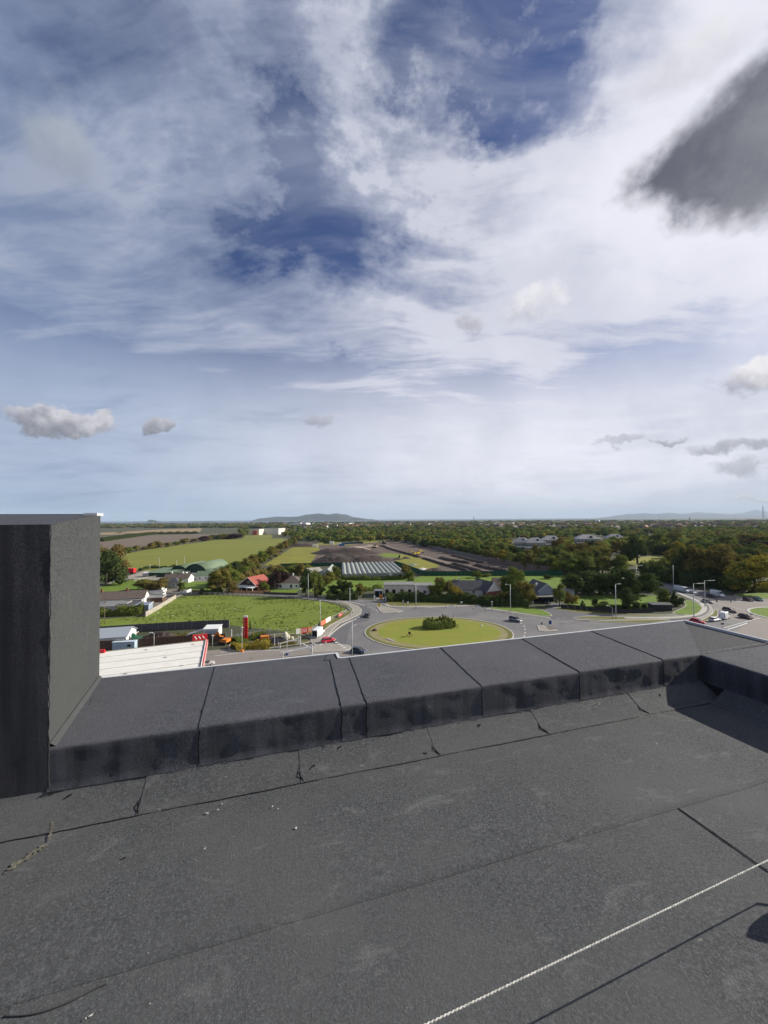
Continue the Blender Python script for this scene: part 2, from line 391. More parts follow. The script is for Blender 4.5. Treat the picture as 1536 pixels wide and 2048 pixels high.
def felt(name, base, warm, speck=0.5, streaks=0.0, scuff=0.5):
    m = bpy.data.materials.new(name); m.use_nodes = True
    t = m.node_tree; b = t.nodes['Principled BSDF']
    def nn(ty, **kw):
        n = t.nodes.new(ty)
        for a, v in kw.items(): setattr(n, a, v)
        return n
    g = nn('ShaderNodeTexCoord')
    pos = g.outputs['Object']
    def noi(scale, det=4, rough=0.6, vec=None, dist=0.0):
        n = nn('ShaderNodeTexNoise'); n.inputs['Scale'].default_value = scale; n.inputs['Detail'].default_value = det
        n.inputs['Roughness'].default_value = rough; n.inputs['Distortion'].default_value = dist
        t.links.new(vec or pos, n.inputs['Vector']); return n.outputs[0]
    def mr(v, a, bb, c=0.0, d=1.0):
        n = nn('ShaderNodeMapRange'); t.links.new(v, n.inputs[0])
        for i, q in enumerate((a, bb, c, d)): n.inputs[i + 1].default_value = q
        return n.outputs[0]
    def mix(f, a, c, mode='MIX'):
        n = nn('ShaderNodeMix', data_type='RGBA', blend_type=mode)
        if isinstance(f, float): n.inputs[0].default_value = f
        else: t.links.new(f, n.inputs[0])
        for i, q in ((6, a), (7, c)):
            if isinstance(q, tuple): n.inputs[i].default_value = (*q, 1)
            else: t.links.new(q, n.inputs[i])
        return n.outputs[2]
    c = mix(mr(noi(2.3, 6, 0.7), 0.3, 0.7), base, warm)
    c = mix(mr(noi(14, 6, 0.75), 0.3, 0.75), c, tuple(x * 0.80 for x in base))
    c = mix(mr(noi(33, 4, 0.85), 0.50, 0.72), c, tuple(x * (1.35 + 0.3 * speck) for x in base))
    c = mix(mr(noi(60, 3, 0.85), 0.44, 0.62), c, tuple(x * (1.45 + 0.4 * speck) for x in base))
    c = mix(mr(noi(120, 2, 0.85), 0.56, 0.70), c, tuple(x * (2.1 + speck) for x in base))
    c = mix(mr(noi(85, 3, 0.85, dist=1.0), 0.34, 0.46, 0.8, 0.0), c, tuple(x * 0.35 for x in base))
    if scuff > 0:
        mp_ = nn('ShaderNodeMapping'); t.links.new(pos, mp_.inputs[0]); mp_.inputs['Scale'].default_value = (1, 2.2, 1); mp_.inputs['Rotation'].default_value = (0, 0, 0.6)
        c = mix(mr(noi(0.9, 5, 0.65), 0.40, 0.66), c, tuple(x * 1.35 for x in warm))
        s1 = mr(noi(3.1, 7, 0.75, mp_.outputs[0], 0.6), 0.56, 0.74)
        c = mix(s1, c, tuple(x * (1.6 + scuff) for x in warm))
        s2 = mr(noi(11, 3, 0.6, mp_.outputs[0]), 0.70, 0.76)
        c = mix(s2, c, (0.16, 0.155, 0.14))
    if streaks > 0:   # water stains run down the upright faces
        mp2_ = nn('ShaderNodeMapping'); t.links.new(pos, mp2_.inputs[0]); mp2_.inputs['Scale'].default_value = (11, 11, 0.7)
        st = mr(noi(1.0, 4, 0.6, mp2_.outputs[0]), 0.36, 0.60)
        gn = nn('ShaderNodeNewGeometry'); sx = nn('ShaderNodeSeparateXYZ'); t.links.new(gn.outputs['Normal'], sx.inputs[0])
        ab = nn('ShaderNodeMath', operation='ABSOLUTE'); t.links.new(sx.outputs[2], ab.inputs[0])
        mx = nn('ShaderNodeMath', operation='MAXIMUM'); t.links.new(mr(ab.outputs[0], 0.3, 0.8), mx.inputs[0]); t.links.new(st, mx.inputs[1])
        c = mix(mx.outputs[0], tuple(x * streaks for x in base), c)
    t.links.new(c, b.inputs['Base Color'])
    b.inputs['Roughness'].default_value = 0.86; b.inputs['Specular IOR Level'].default_value = 0.28
    bm = nn('ShaderNodeBump'); bm.inputs['Strength'].default_value = 0.75; bm.inputs['Distance'].default_value = 0.006
    t.links.new(noi(95, 4, 0.85), bm.inputs['Height'])
    bm2 = nn('ShaderNodeBump'); bm2.inputs['Strength'].default_value = 0.30; bm2.inputs['Distance'].default_value = 0.010
    t.links.new(noi(12, 5, 0.7), bm2.inputs['Height']); t.links.new(bm2.outputs[0], bm.inputs['Normal'])
    t.links.new(bm.outputs[0], b.inputs['Normal'])
    return m
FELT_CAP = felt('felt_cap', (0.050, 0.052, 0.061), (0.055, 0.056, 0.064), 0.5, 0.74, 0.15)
FELT_FLOOR = felt('felt_floor', (0.053, 0.0555, 0.058), (0.065, 0.0665, 0.067), 0.6, 0.0, 0.55)
FELT_WALL = felt('felt_wall', (0.037, 0.039, 0.041), (0.042, 0.044, 0.044), 1.3, 0.0, 0.2)
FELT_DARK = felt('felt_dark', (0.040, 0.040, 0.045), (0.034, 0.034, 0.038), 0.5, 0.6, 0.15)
BITUMEN = mat('bitumen', (0.006, 0.006, 0.007), 0.35, 0.3, 40, spec=0.5)
TRIM = mat('white_trim', (0.52, 0.53, 0.54), 0.4, 0.05, 6)

bld = empty('apartment_building', (0, 0, ROOF), AX, 'dark felt covered flat roof with low parapet seen from above the traffic circle', 'building')
def wob(p, amp, sc, off=0.0):
    return mnoise.noise(Vector((p[0] * sc + off, p[1] * sc - off, p[2] * sc + 2 * off))) * amp
def profile_sheet(name, prof, ua, ub, m, ns, amp=0.003, famp=0.006, lift=0.0, fface=None, axis='u', lipz=0.0, off=0.0, parent=bld):
    """prof: (v, z) across the parapet; ua/ub: u at v of the inner edge and of the outer edge; a thin sheet with slight waviness"""
    (ua_in, ua_out), (ub_in, ub_out) = ua, ub
    v0 = min(p[0] for p in prof); v1 = max(p[0] for p in prof)
    V = []; n = len(prof)
    for i in range(ns + 1):
        t = i / ns
        for j, (v, z) in enumerate(prof):
            q = (v - v0) / max(1e-6, v1 - v0)
            a = ua_in + (ua_out - ua_in) * q; b = ub_in + (ub_out - ub_in) * q
            jit = 0.004 * mnoise.noise(Vector((v * 25, z * 25, ua_in * 7))) if i in (0, ns) else 0
            u = a + (b - a) * t + jit
            p = (u, v, z) if axis == 'u' else (v, u, z)
            up = z > prof[0][1] - 0.05 if fface is None else z > fface
            dz = wob(p, amp, 3.0, off) + wob(p, amp * 0.4, 14, off) + lift * (1 - t)
            dv = 0.0 if up else (wob(p, famp, 6.5, off) + wob(p, famp * 0.4, 22, off)) * min(1.0, 5 * t, 5 * (1 - t))
            if axis == 'u': V.append((p[0], p[1] + dv, p[2] + dz))
            else: V.append((p[0] + dv, p[1], p[2] + dz))
    Fq = [(i * n + j, i * n + j + 1, (i + 1) * n + j + 1, (i + 1) * n + j) for i in range(ns) for j in range(n - 1)]
    me = mesh_np(name, V, Fq, [m], smooth=True)
    return link(name, me, parent)
def cap_profile(v_out, v_in, zb, sgn=1, nt=10, nf=9, r=0.018):
    pr = [(v_out + (v_in + sgn * r - v_out) * i / nt, TOPH) for i in range(nt)]
    for i in range(6):
        a = math.pi / 2 * i / 5
        pr.append((v_in + sgn * r - sgn * r * math.sin(a), TOPH - r + r * math.cos(a)))
    zt = TOPH - r
    for i in range(1, nf + 1):
        z = zt + (zb - zt) * i / nf
        pr.append((v_in + (-sgn * 0.008 if i == nf else 0), z))
    return pr
def bead(pts, r, name='bitumen_seam', seed=0, parent=bld, m=None):
    P_ = []
    for i in range(len(pts) - 1):
        a = Vector(pts[i]); b = Vector(pts[i + 1]); k_ = max(1, int((b - a).length / 0.025))
        for j in range(k_): P_.append(a.lerp(b, j / k_))
    P_.append(Vector(pts[-1]))
    mb = MB(); vs = []; n = 6
    for i, p in enumerate(P_):
        d = (P_[min(i + 1, len(P_) - 1)] - P_[max(i - 1, 0)]).normalized()
        up = Vector((0, 0, 1)) if abs(d.z) < 0.7 else Vector((0, 1, 0))
        a = d.cross(up).normalized(); b = a.cross(d)
        w = r * (0.75 + 0.9 * abs(mnoise.noise(Vector((i * 0.37, seed, 1)))))
        p2 = p + a * (mnoise.noise(Vector((i * 0.5, seed + 7.7, 3))) * r * 1.6)
        vs += [p2 + a * (w * math.cos(2 * math.pi * j / n)) + b * (w * 0.55 * math.sin(2 * math.pi * j / n)) for j in range(n)]
    fs = [(i * n + j, i * n + (j + 1) % n, (i + 1) * n + (j + 1) % n, (i + 1) * n + j) for i in range(len(P_) - 1) for j in range(n)]
    mb.add(vs, fs, 0, True)
    return mb.build(name, m or BITUMEN, parent)

VI, VO, VOL = 2.62, 3.52, 3.66
ZB = 0.09
# parapet core under the sheets, its outer face and the storeys below it (facade towards the roads)
core = MB()
core.box(-6.0, 0.61, VI + 0.02, VOL - 0.01, -0.3, TOPH - 0.015)
core.box(0.61, 4.88, VI + 0.02, VO - 0.012, -0.3, TOPH - 0.015)
core.box(3.85, 4.88, -6.0, VI + 0.02, -0.3, TOPH - 0.015)
core.build('parapet_core', FELT_DARK, bld)
fac = MB(); fac.box(-14.0, 0.60, -14.0, VOL - 0.03, -ROOF + 0.02, -0.31); fac.box(0.60, 4.86, -14.0, VO - 0.03, -ROOF + 0.02, -0.31)
fac.build('storeys', mat('render_wall', (0.42, 0.41, 0.39), 0.8, 0.1, 0.6), bld)
seams = [(-1.19, -1.30), (-0.421, -0.458), (0.466, 0.522), (0.641, 0.705), (1.544, 1.618), (2.455, 2.553), (3.374, 3.462), (3.83, 4.885)]
for i in range(7):
    vo = VOL if i < 2 else VO
    if i == 2:   # the short piece with the step in the outer edge
        vo = VO
    pr = cap_profile(vo - 0.004, VI, ZB)
    o = profile_sheet('cap_sheet', pr, seams[i], seams[i + 1], FELT_CAP, 26, 0.002, 0.0065, 0.006, TOPH - 0.03, off=i * 1.7)
    if i > 0:
        a, b = seams[i]
        bead([(b, vo - 0.01, TOPH + 0.003), (a, VI + 0.03, TOPH + 0.003), (a, VI + 0.001, TOPH - 0.02), (a, VI - 0.0005, (TOPH + ZB) / 2), (a, VI - 0.001, ZB + 0.005)], 0.0048, seed=i)
pr = [(VOL - 0.004, TOPH), (VO - 0.006, TOPH + 0.001)]
profile_sheet('cap_sheet', pr, (0.466, 0.522), (0.602, 0.602), FELT_CAP, 4, 0.0, 0.0, 0.006)
# white metal edge trim
tr = MB(); tr.box(-1.33, 0.612, VOL - 0.006, VOL + 0.018, TOPH - 0.10, TOPH + 0.007)
tr.build('edge_trim', TRIM, bld)
tr = MB(); tr.box(0.592, 0.616, VO - 0.003, VOL - 0.0065, TOPH - 0.10, TOPH + 0.011); tr.build('edge_trim', TRIM, bld)
for a, b in ((0.6165, 2.9), (2.902, 4.9)):
    tr = MB(); tr.box(a, b, VO - 0.004, VO + 0.018, TOPH - 0.10, TOPH + 0.0068); tr.build('edge_trim', TRIM, bld)
tr = MB(); tr.box(4.876, 4.899, -6, VO - 0.0045, TOPH - 0.10, TOPH + 0.0105); tr.build('edge_trim', TRIM, bld)
# return parapet on the right: sheets run across it
rs = [3.50, 2.60, 1.70, 0.80, -0.1, -1.0, -1.9, -2.8]
prr = cap_profile(4.88, 3.83, 0.09, 1)
for i in range(len(rs) - 1):
    a, b = rs[i], rs[i + 1]
    if i == 0:
        pts = [(4.88, TOPH + 0.004), (3.86, TOPH + 0.004)]
        V_ = [(3.84, VI + 0.02, TOPH + 0.008), (4.88, VI + 0.02, TOPH + 0.008), (4.88, VO - 0.005, TOPH + 0.004), (3.46, VO - 0.005, TOPH + 0.003)]
        continue
    a = VI - 0.0 if i == 1 else a
    profile_sheet('cap_sheet', prr, (a, a), (b, b), FELT_CAP, 24, 0.0025, 0.008, -0.004, TOPH - 0.03, axis='v', off=20 + i)
    if i > 1: bead([(4.87, a, TOPH + 0.003), (3.86, a, TOPH + 0.003), (3.824, a, TOPH - 0.04), (3.822, a, 0.10)], 0.0055, seed=30 + i)
bead([(3.86, VI + 0.012, TOPH + 0.004), (4.1, VI + 0.02, TOPH + 0.004), (4.87, VI + 0.03, TOPH + 0.004)], 0.005, seed=55, m=mat('pale_granules', (0.16, 0.16, 0.155), 0.9, 0.5, 60), name='pale_seam')
# cant strips (skirting) along the foot of both parapets
sk = [-5.6, -4.7, -3.8, -2.9, -2.0, -0.70, 0.18, 1.09, 1.97, 2.95, 3.83]
def skirt_profile(vf, sgn=-1):
    return [(vf + 0.004, ZB + 0.02), (vf - 0.004, ZB), (vf - 0.04, 0.066), (vf - 0.09, 0.036), (vf - 0.138, 0.0075), (vf - 0.142, 0.0062), (vf - 0.146, 0.0060), (vf - 0.17, 0.0060), (vf - 0.205, 0.0055), (vf - 0.208, 0.0)]
for i in range(len(sk) - 1):
    a, b = sk[i], sk[i + 1]
    profile_sheet('skirting_sheet', skirt_profile(VI), (a, a), (b, b), FELT_FLOOR, 24, 0.0012, 0.004, 0.003, -1, off=40 + i)
    if i > 0:
        bead([(a + 0.005, VI - 0.006, ZB), (a, VI - 0.06, 0.048), (a - 0.012, VI - 0.12, 0.018), (a + 0.012, VI - 0.205, 0.006)], 0.0045, seed=60 + i)
for i in range(5):
    a, b = 2.42 - i * 1.0, 1.42 - i * 1.0
    pf = [(3.83 + (VI - v), z) for v, z in []]
    pr2 = [(3.83 - (VI - v) if False else 3.83 - (VI - v), z) for v, z in skirt_profile(VI)]
    profile_sheet('skirting_sheet', pr2, (a, a), (b, b), FELT_FLOOR, 20, 0.0012, 0.004, 0.002, -1, axis='v', off=70 + i)
# torn bitumen bead where skirting meets the field sheets; then shade lines under the capping and along the skirting fold
bead([(-4.5 + 0.25 * i, VI - 0.2085 + 0.004 * math.sin(i * 1.7), 0.003) for i in range(34)], 0.0035, seed=81)
bead([(-1.19 + 0.2 * i, VI - 0.006 + 0.003 * math.sin(i * 2.3), ZB - 0.004) for i in range(26)], 0.0045, seed=82)  # bitumen bead whose black also paints the shadow under the cap edge
bead([(-4.5 + 0.25 * i, VI - 0.143 + 0.006 * math.sin(i * 1.3), 0.0052) for i in range(34)], 0.0035, seed=83, m=FELT_DARK, name='crease_shade')  # dark felt line painting the shade in the skirting fold
# field sheets of the flat roof, each its own sheet with a lapped edge
yrows = [(1.60, 2.45), (0.62, 1.612), (-0.36, 0.632), (-1.34, -0.348), (-2.32, -1.328), (-3.3, -2.308)]
joints = [[-5.5, 3.75], [-5.5, 2.15, 3.75], [-5.5, 0.3, 3.75], [-5.5, 3.75], [-5.5, -1.5, 3.75], [-5.5, 3.75]]
k_ = 0
for r_, (a, b) in enumerate(yrows):
    js = joints[r_]
    for q in range(len(js) - 1):
        u0, u1 = js[q], js[q + 1]
        nx, ny = 70, 12
        V_ = []
        for i in range(nx + 1):
            for j in range(ny + 1):
                u = u0 + (u1 - u0) * i / nx; v = a + (b - a) * j / ny
                e = 0.003 * mnoise.noise(Vector((u * 6, r_ * 5, 0))) + 0.0015 * mnoise.noise(Vector((u * 30, r_, 4)))
                z = (0.0 + (0.0045 if j == 0 else 0.004) * 1.0 * (1 - j / ny)) + wob((u, v, 0), 0.0025, 1.6, 5)
                if j == 0: v += e
                if i == 0 and q > 0: z += 0.002
                V_.append((u, v, z))
        for i in range(nx + 1):   # the lapped edge turns down so that it has thickness
            p = V_[i * (ny + 1)]; V_.append((p[0], p[1] - 0.0006, p[2] - 0.0055))
        m_ = ny + 1; base_ = (nx + 1) * m_
        Fq = [(i * m_ + j, (i + 1) * m_ + j, (i + 1) * m_ + j + 1, i * m_ + j + 1) for i in range(nx) for j in range(ny)]
        Fq += [(base_ + i, base_ + i + 1, (i + 1) * m_, i * m_) for i in range(nx)]
        link('roof_sheet', mesh_np('roof_sheet', V_, Fq, [FELT_FLOOR], smooth=True), bld)
        k_ += 1
bead([(2.15, 1.6, 0.004), (2.155, 1.1, 0.006), (2.16, 0.63, 0.005)], 0.0032, seed=90)
sub = MB(); sub.box(-14, 3.8, -14, VI, -0.29, -0.012); sub.build('roof_deck', FELT_DARK, bld)
# tall felt-clad upstand at the left
zc0 = TOPH; PT0, PT1 = HT(G(97, 1497, ROOF + TOPH), 1049) - ROOF, HT(G(197, 1357, ROOF + TOPH), 1029) - ROOF
def grid_face(name, c00, c10, c11, c01, nx, ny, m, amp, off):
    c00, c10, c11, c01 = map(Vector, (c00, c10, c11, c01)); nrm = (c10 - c00).cross(c01 - c00).normalized(); V_ = []
    for i in range(nx + 1):
        for j in range(ny + 1):
            s, t = i / nx, j / ny
            p = (c00 * (1 - s) + c10 * s) * (1 - t) + (c01 * (1 - s) + c11 * s) * t
            V_.append(p + nrm * (wob(p, amp, 4, off) + wob(p, amp * 0.4, 15, off)))
    return link(name, mesh_np(name, V_, [(i * (ny + 1) + j, (i + 1) * (ny + 1) + j, (i + 1) * (ny + 1) + j + 1, i * (ny + 1) + j + 1) for i in range(nx) for j in range(ny)], [m], smooth=True), tall)
tall = MB().add([(-4.2, VI + 0.01, -0.2), (-1.20, VI + 0.01, -0.2), (-1.335, VOL, -0.2), (-4.2, VOL, -0.2),
                 (-4.2, VI + 0.01, PT0 - 0.01), (-1.20, VI + 0.01, PT0 - 0.01), (-1.335, VOL, PT1 - 0.01), (-4.2, VOL, PT1 - 0.01)],
                [(3, 2, 1, 0), (4, 5, 6, 7), (0, 1, 5, 4), (1, 2, 6, 5), (2, 3, 7, 6), (3, 0, 4, 7)]).build('raised_upstand', FELT_DARK, bld)
for i, (a, b) in enumerate(((-1.19, -1.92), (-1.92, -2.9), (-2.9, -4.2))):
    grid_face('front_sheet', (b, VI - 0.002 - 0.004 * (i % 2), 0.06), (a, VI - 0.002 - 0.004 * (i % 2), 0.06), (a, VI - 0.002, PT0), (b, VI - 0.002, PT0), 16, 40, FELT_DARK, 0.004, i)
grid_face('side_sheet', (-1.19, VI, TOPH - 0.02), (-1.325, VOL + 0.004, TOPH - 0.02), (-1.325, VOL + 0.004, PT1), (-1.19, VI, PT0), 20, 34, FELT_WALL, 0.004, 9)
grid_face('top_sheet', (-4.2, VI - 0.002, PT0), (-1.19, VI - 0.002, PT0), (-1.325, VOL + 0.004, PT1), (-4.2, VOL + 0.004, PT1), 30, 12, FELT_CAP, 0.002, 12)
tr = MB(); tr.box(-1.40, -1.31, VOL - 0.10, VOL + 0.02, PT1 - 0.012, PT1 + 0.010); tr.build('corner_trim', TRIM, tall)
tr = MB(); tr.box(-4.2, -1.402, VOL + 0.005, VOL + 0.02, PT1 - 0.06, PT1 + 0.004); tr.build('edge_trim', BITUMEN, tall)
bead([(-1.186, VI, ZB), (-1.186, VI - 0.001, 0.6), (-1.186, VI - 0.001, PT0)], 0.0035, seed=95, parent=tall, m=FELT_DARK, name='corner_fold')
bead([(-1.186, VI + 0.005, TOPH + 0.002), (-1.17, VI + 0.35, TOPH + 0.004), (-1.24, VI + 0.75, TOPH + 0.004), (-1.315, VOL - 0.02, TOPH + 0.004)], 0.004, seed=96, parent=tall)
# the fillet where the side sheet turns onto the parapet top
grid_face('fillet_sheet', (-1.185, VI + 0.01, TOPH + 0.03), (-1.32, VOL, TOPH + 0.03), (-1.30, VOL, TOPH + 0.004), (-1.16, VI + 0.02, TOPH + 0.005), 10, 3, FELT_WALL, 0.002, 14)

# small litter: droppings, torn flecks of felt, one black pebble (kept as ONE mass: nobody would count them)
def flake(mb, u, v, z, s, m, seed, up=0.15):
    r2 = random.Random(seed); n = 9; ph = r2.random() * 6; el = 0.35 + r2.random() * 0.6
    ring = []
    for i in range(n):
        a = 2 * math.pi * i / n; rr = s * (0.5 + r2.random() * 0.7)
        x, y = rr * math.cos(a), rr * math.sin(a) * el
        ring.append((u + x * math.cos(ph) - y * math.sin(ph), v + x * math.sin(ph) + y * math.cos(ph), z + 0.0012 + r2.random() * 0.002))
    mb.add(ring + [(u, v, z + 0.002 + s * up)], [(i, (i + 1) % n, n) for i in range(n)], m)
mb = MB(); r2 = random.Random(5)
for px, py, s in ((414, 1629, .012), (444, 1611, .010), (436, 1622, .006), (545, 1616, .007), (556, 1620, .006), (592, 1659, .009), (610, 1648, .004), (410, 1700, .006), (181, 2036, .008), (172, 2042, .005), (300, 2012, .003), (1313, 1490, .005), (437, 1408, .005), (965, 1486, .005)):
    u, v = UV(px, py)
    flake(mb, u, v, 0.006, s, 0, int(px))
for i in range(70):
    flake(mb, r2.uniform(-2.2, 3.4), 0.5 + r2.random() ** 0.7 * 1.9, 0.0055, r2.uniform(0.0012, 0.0032), 0, i + 900)
for px, py, s in ((250, 1718, .009), (960, 1460, .014), (850, 1500, .015), (680, 1508, .014), (742, 1486, .012), (640, 1505, .01), (648, 1512, .006), (95, 1605, .03), (105, 1618, .02), (120, 1610, .018), (88, 1622, .02), (140, 1618, .014), (628, 1533, .012), (1290, 1392, .012), (1302, 1396, .01), (1322, 1396, .012)):
    u, v = UV(px, py, 0.0 if py > 1580 else 0.03)
    zz = 0.006 if v < VI - 0.15 else 0.012 + (v - (VI - 0.15)) * 0.55
    flake(mb, u, v, zz, s, 1, int(px) + 3)
tag(mb.build('roof_litter', [mat('dropping', (0.42, 0.41, 0.37), 0.9), mat('black_fleck', (0.008, 0.008, 0.009), 0.6)], None, (0, 0, ROOF), AX), 'scattered pale droppings and torn black felt flecks on roof', 'litter', kind='stuff')
# pale chafe marks where the left-hand corner was rubbed
mb = MB(); r3 = random.Random(8)
for i in range(26):
    t = i / 25; px = 15 + 70 * t + r3.uniform(-4, 4); py = 1745 - 48 * t + r3.uniform(-3, 3)
    u, v = UV(px, py); flake(mb, u, v, 0.006, r3.uniform(0.008, 0.019), 0, i + 50, 0.0)
for i in range(14):
    t = i / 13; px = 100 + 6 * t; py = 1682 - 40 * t
    u, v = UV(px, py); flake(mb, u, v, 0.007, r3.uniform(0.006, 0.014), 0, i + 150, 0.0)
mb.build('chafe_mark', mat('chafe', (0.125, 0.120, 0.095), 0.95, 0.5, 60), bld, None)['kind'] = 'stuff'
# thin dark tube painting a strap's shadow over the bottom-left sheets
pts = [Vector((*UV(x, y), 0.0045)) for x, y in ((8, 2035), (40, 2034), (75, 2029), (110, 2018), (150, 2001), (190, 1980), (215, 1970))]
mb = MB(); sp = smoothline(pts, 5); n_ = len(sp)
mb.tube(sp, 0.0024, 5); tag(mb.build('strap_shadow', mat('shadow_line', (0.045, 0.046, 0.047), 0.95), None, (0, 0, ROOF), AX), 'thin dark curve painted as a strap shadow on the felt at lower left', 'shadow_line')

# taut white safety rope across the roof; an unseen shadow caster is added beyond the right edge
A = Vector((*UV(768, 2087, 0.2), 0.2)); B = Vector((*UV(1536, 1720, 0.2), 0.2)); d_ = (B - A).normalized()
A2 = A - d_ * 1.2; B2 = B + d_ * 0.37
rope = empty('safety_rope', (0, 0, ROOF), AX, 'taut white braided rope stretched low over the dark roof', 'rope')
L_ = (B2 - A2).length; rr_ = 0.0033
side = d_.cross(Vector((0, 0, 1))).normalized(); upv = side.cross(d_)
for s_ in range(2):
    V_ = []; Fq = []; ns_ = 1500; n = 4
    for i in range(ns_ + 1):
        t = i / ns_; c = A2 + d_ * (L_ * t); c.z += -0.003 * math.sin(math.pi * t)
        ph = t * L_ / 0.013 * 2 * math.pi * (1 if s_ == 0 else -1)
        o_ = side * (math.cos(ph) * rr_ * 0.28) + upv * (math.sin(ph) * rr_ * 0.28)
        for j in range(n):
            a = 2 * math.pi * j / n
            V_.append(c + o_ + side * (math.cos(a) * rr_ * 0.78) + upv * (math.sin(a) * rr_ * 0.78))
    Fq = [(i * n + j, i * n + (j + 1) % n, (i + 1) * n + (j + 1) % n, (i + 1) * n + j) for i in range(ns_) for j in range(n)]
    link('strand', mesh_np('strand', V_, Fq, [mat('rope_white', (0.60, 0.58, 0.52), 0.8, 0.5, 90)], smooth=True), rope)
caster = empty('shadow_caster', (0, 0, ROOF), AX, 'dark unseen bulk added beyond right edge to cast a shadow on the roof', 'unseen_caster')
mb = MB(); c = B2 + d_ * 0.06 + Vector((-0.01, -0.10, 0))
V_ = []; n1, n2 = 14, 10
for i in range(n1):
    for j in range(n2 + 1):
        a = 2 * math.pi * i / n1; b = math.pi * (j / n2 - 0.5)
        V_.append((c.x + 0.135 * math.cos(a) * math.cos(b), c.y + 0.062 * math.sin(a) * math.cos(b), c.z + 0.02 + 0.07 * math.sin(b) + 0.012 * math.sin(3 * a)))
mb.add(V_, [(i * (n2 + 1) + j, ((i + 1) % n1) * (n2 + 1) + j, ((i + 1) % n1) * (n2 + 1) + j + 1, i * (n2 + 1) + j + 1) for i in range(n1) for j in range(n2)], 0, True)
mb.build('caster_bulk', mat('caster_black', (0.012, 0.012, 0.014), 0.7), caster)  # rounded bulk added out of view only for the shadow it throws
MB().tube([B2, B2 + d_ * 0.05 + Vector((0, -0.03, -0.004)), B2 + d_ * 0.07 + Vector((0, -0.07, -0.006)), c], 0.006, 6).build('caster_tail', mat('rope_white', (0.60, 0.58, 0.52), 0.8), caster)  # tail added so the rope's shadow runs into the caster's
mb = MB(); mb.tube([(c.x, c.y, 0.006), (c.x, c.y, c.z)], 0.02, 10); mb.box(c.x - 0.12, c.x + 0.12, c.y - 0.12, c.y + 0.12, 0.004, 0.014); mb.build('post', mat('caster_metal', (0.45, 0.46, 0.47), 0.45, 0.1, 8, metal=0.6), caster)  # upright and plate added under the unseen shadow caster

# ---------------------------------------------------------------- terrain, water, far hills
def structure(o, name=None): o['kind'] = 'structure'; return o
M_GROUND = mat('land', (0.050, 0.060, 0.030), 0.95, col2=(0.085, 0.080, 0.045), scale=0.012, detail=9)
M_GRASS = mat('grass_bright', (0.135, 0.205, 0.020), 0.95, col2=(0.100, 0.155, 0.020), scale=0.22, bump=0.5, bscale=1.6, detail=8)
M_ROUGH = mat('grass_rough', (0.150, 0.200, 0.022), 0.95, col2=(0.120, 0.158, 0.022), scale=0.13, bump=0.25, bscale=4.0, detail=10)
M_FIELD = mat('grass_field', (0.135, 0.160, 0.020), 0.95, col2=(0.185, 0.180, 0.026), scale=0.012, detail=6, vec=(0.5, 2.0, 1))
M_YELLOW = mat('grass_yellow', (0.225, 0.205, 0.022), 0.95, col2=(0.145, 0.155, 0.024), scale=0.045, detail=7)
M_PLOUGH = mat('ploughland', (0.165, 0.125, 0.090), 0.95, col2=(0.125, 0.098, 0.075), scale=0.03, detail=7, vec=(0.3, 3, 1))
M_STUBBLE = mat('stubble', (0.30, 0.215, 0.115), 0.95, col2=(0.23, 0.17, 0.10), scale=0.02)
M_EARTH = mat('bare_earth', (0.085, 0.062, 0.050), 0.95, col2=(0.140, 0.106, 0.085), scale=0.06, bump=0.6, bscale=0.6, detail=9)
M_EARTHD = mat('dark_earth', (0.040, 0.029, 0.025), 0.95, col2=(0.066, 0.048, 0.039), scale=0.12, bump=0.8, bscale=0.7, detail=9)
M_ASPH = mat('asphalt', (0.130, 0.128, 0.131), 0.85, col2=(0.190, 0.183, 0.176), scale=0.09, bump=0.1, bscale=6, detail=9)
M_ASPHD = mat('asphalt_dark', (0.105, 0.105, 0.112), 0.85, col2=(0.125, 0.122, 0.125), scale=0.1, detail=9)
M_ASPHP = mat('asphalt_worn', (0.235, 0.205, 0.180), 0.85, col2=(0.205, 0.185, 0.168), scale=0.05, detail=9)
M_CONC = mat('footpath_concrete', (0.31, 0.285, 0.245), 0.85, col2=(0.255, 0.235, 0.205), scale=0.5, detail=7)
M_KERB = mat('kerb_concrete', (0.42, 0.40, 0.36), 0.8, 0.12, 1.2)
M_PAINT = mat('road_paint', (0.55, 0.55, 0.53), 0.7, 0.22, 3.0)
M_WATER = bpy.data.materials.new('sea_water'); M_WATER.use_nodes = True
_b = M_WATER.node_tree.nodes['Principled BSDF']; _b.inputs['Base Color'].default_value = (0.055, 0.085, 0.11, 1); _b.inputs['Roughness'].default_value = 0.42
M_TERRA = mat('landscaped_verge', (0.14, 0.125, 0.03), 0.95, col2=(0.10, 0.115, 0.025), scale=0.3, detail=7)

sea = MB()
for i in range(12):
    pass
sea.add([(-60000, 2000, -1.0), (60000, 2000, -1.0), (60000, 60000, -1.0), (-60000, 60000, -1.0)], [(0, 1, 2, 3)])
structure(sea.build('sea', M_WATER))
# coast, from left to right (photograph positions at sea level)
coast = [G(x, y) for x, y in ((-200, 1052), (100, 1049), (200, 1047.2), (300, 1047.0), (420, 1046.4), (520, 1045.3), (640, 1043.4), (760, 1041.9), (900, 1040.9), (1040, 1039.4), (1180, 1038.3), (1300, 1037.2), (1420, 1036.6), (1540, 1036.0), (1750, 1035))]
cp_ = [(p.x, p.y) for p in coast]
ground = MB(); ground.prism(cp_[::-1] + [(-9000, 3000), (-9000, -300), (9000, -300), (16000, 3000)], None, 0.0)
structure(ground.build('ground', M_GROUND))

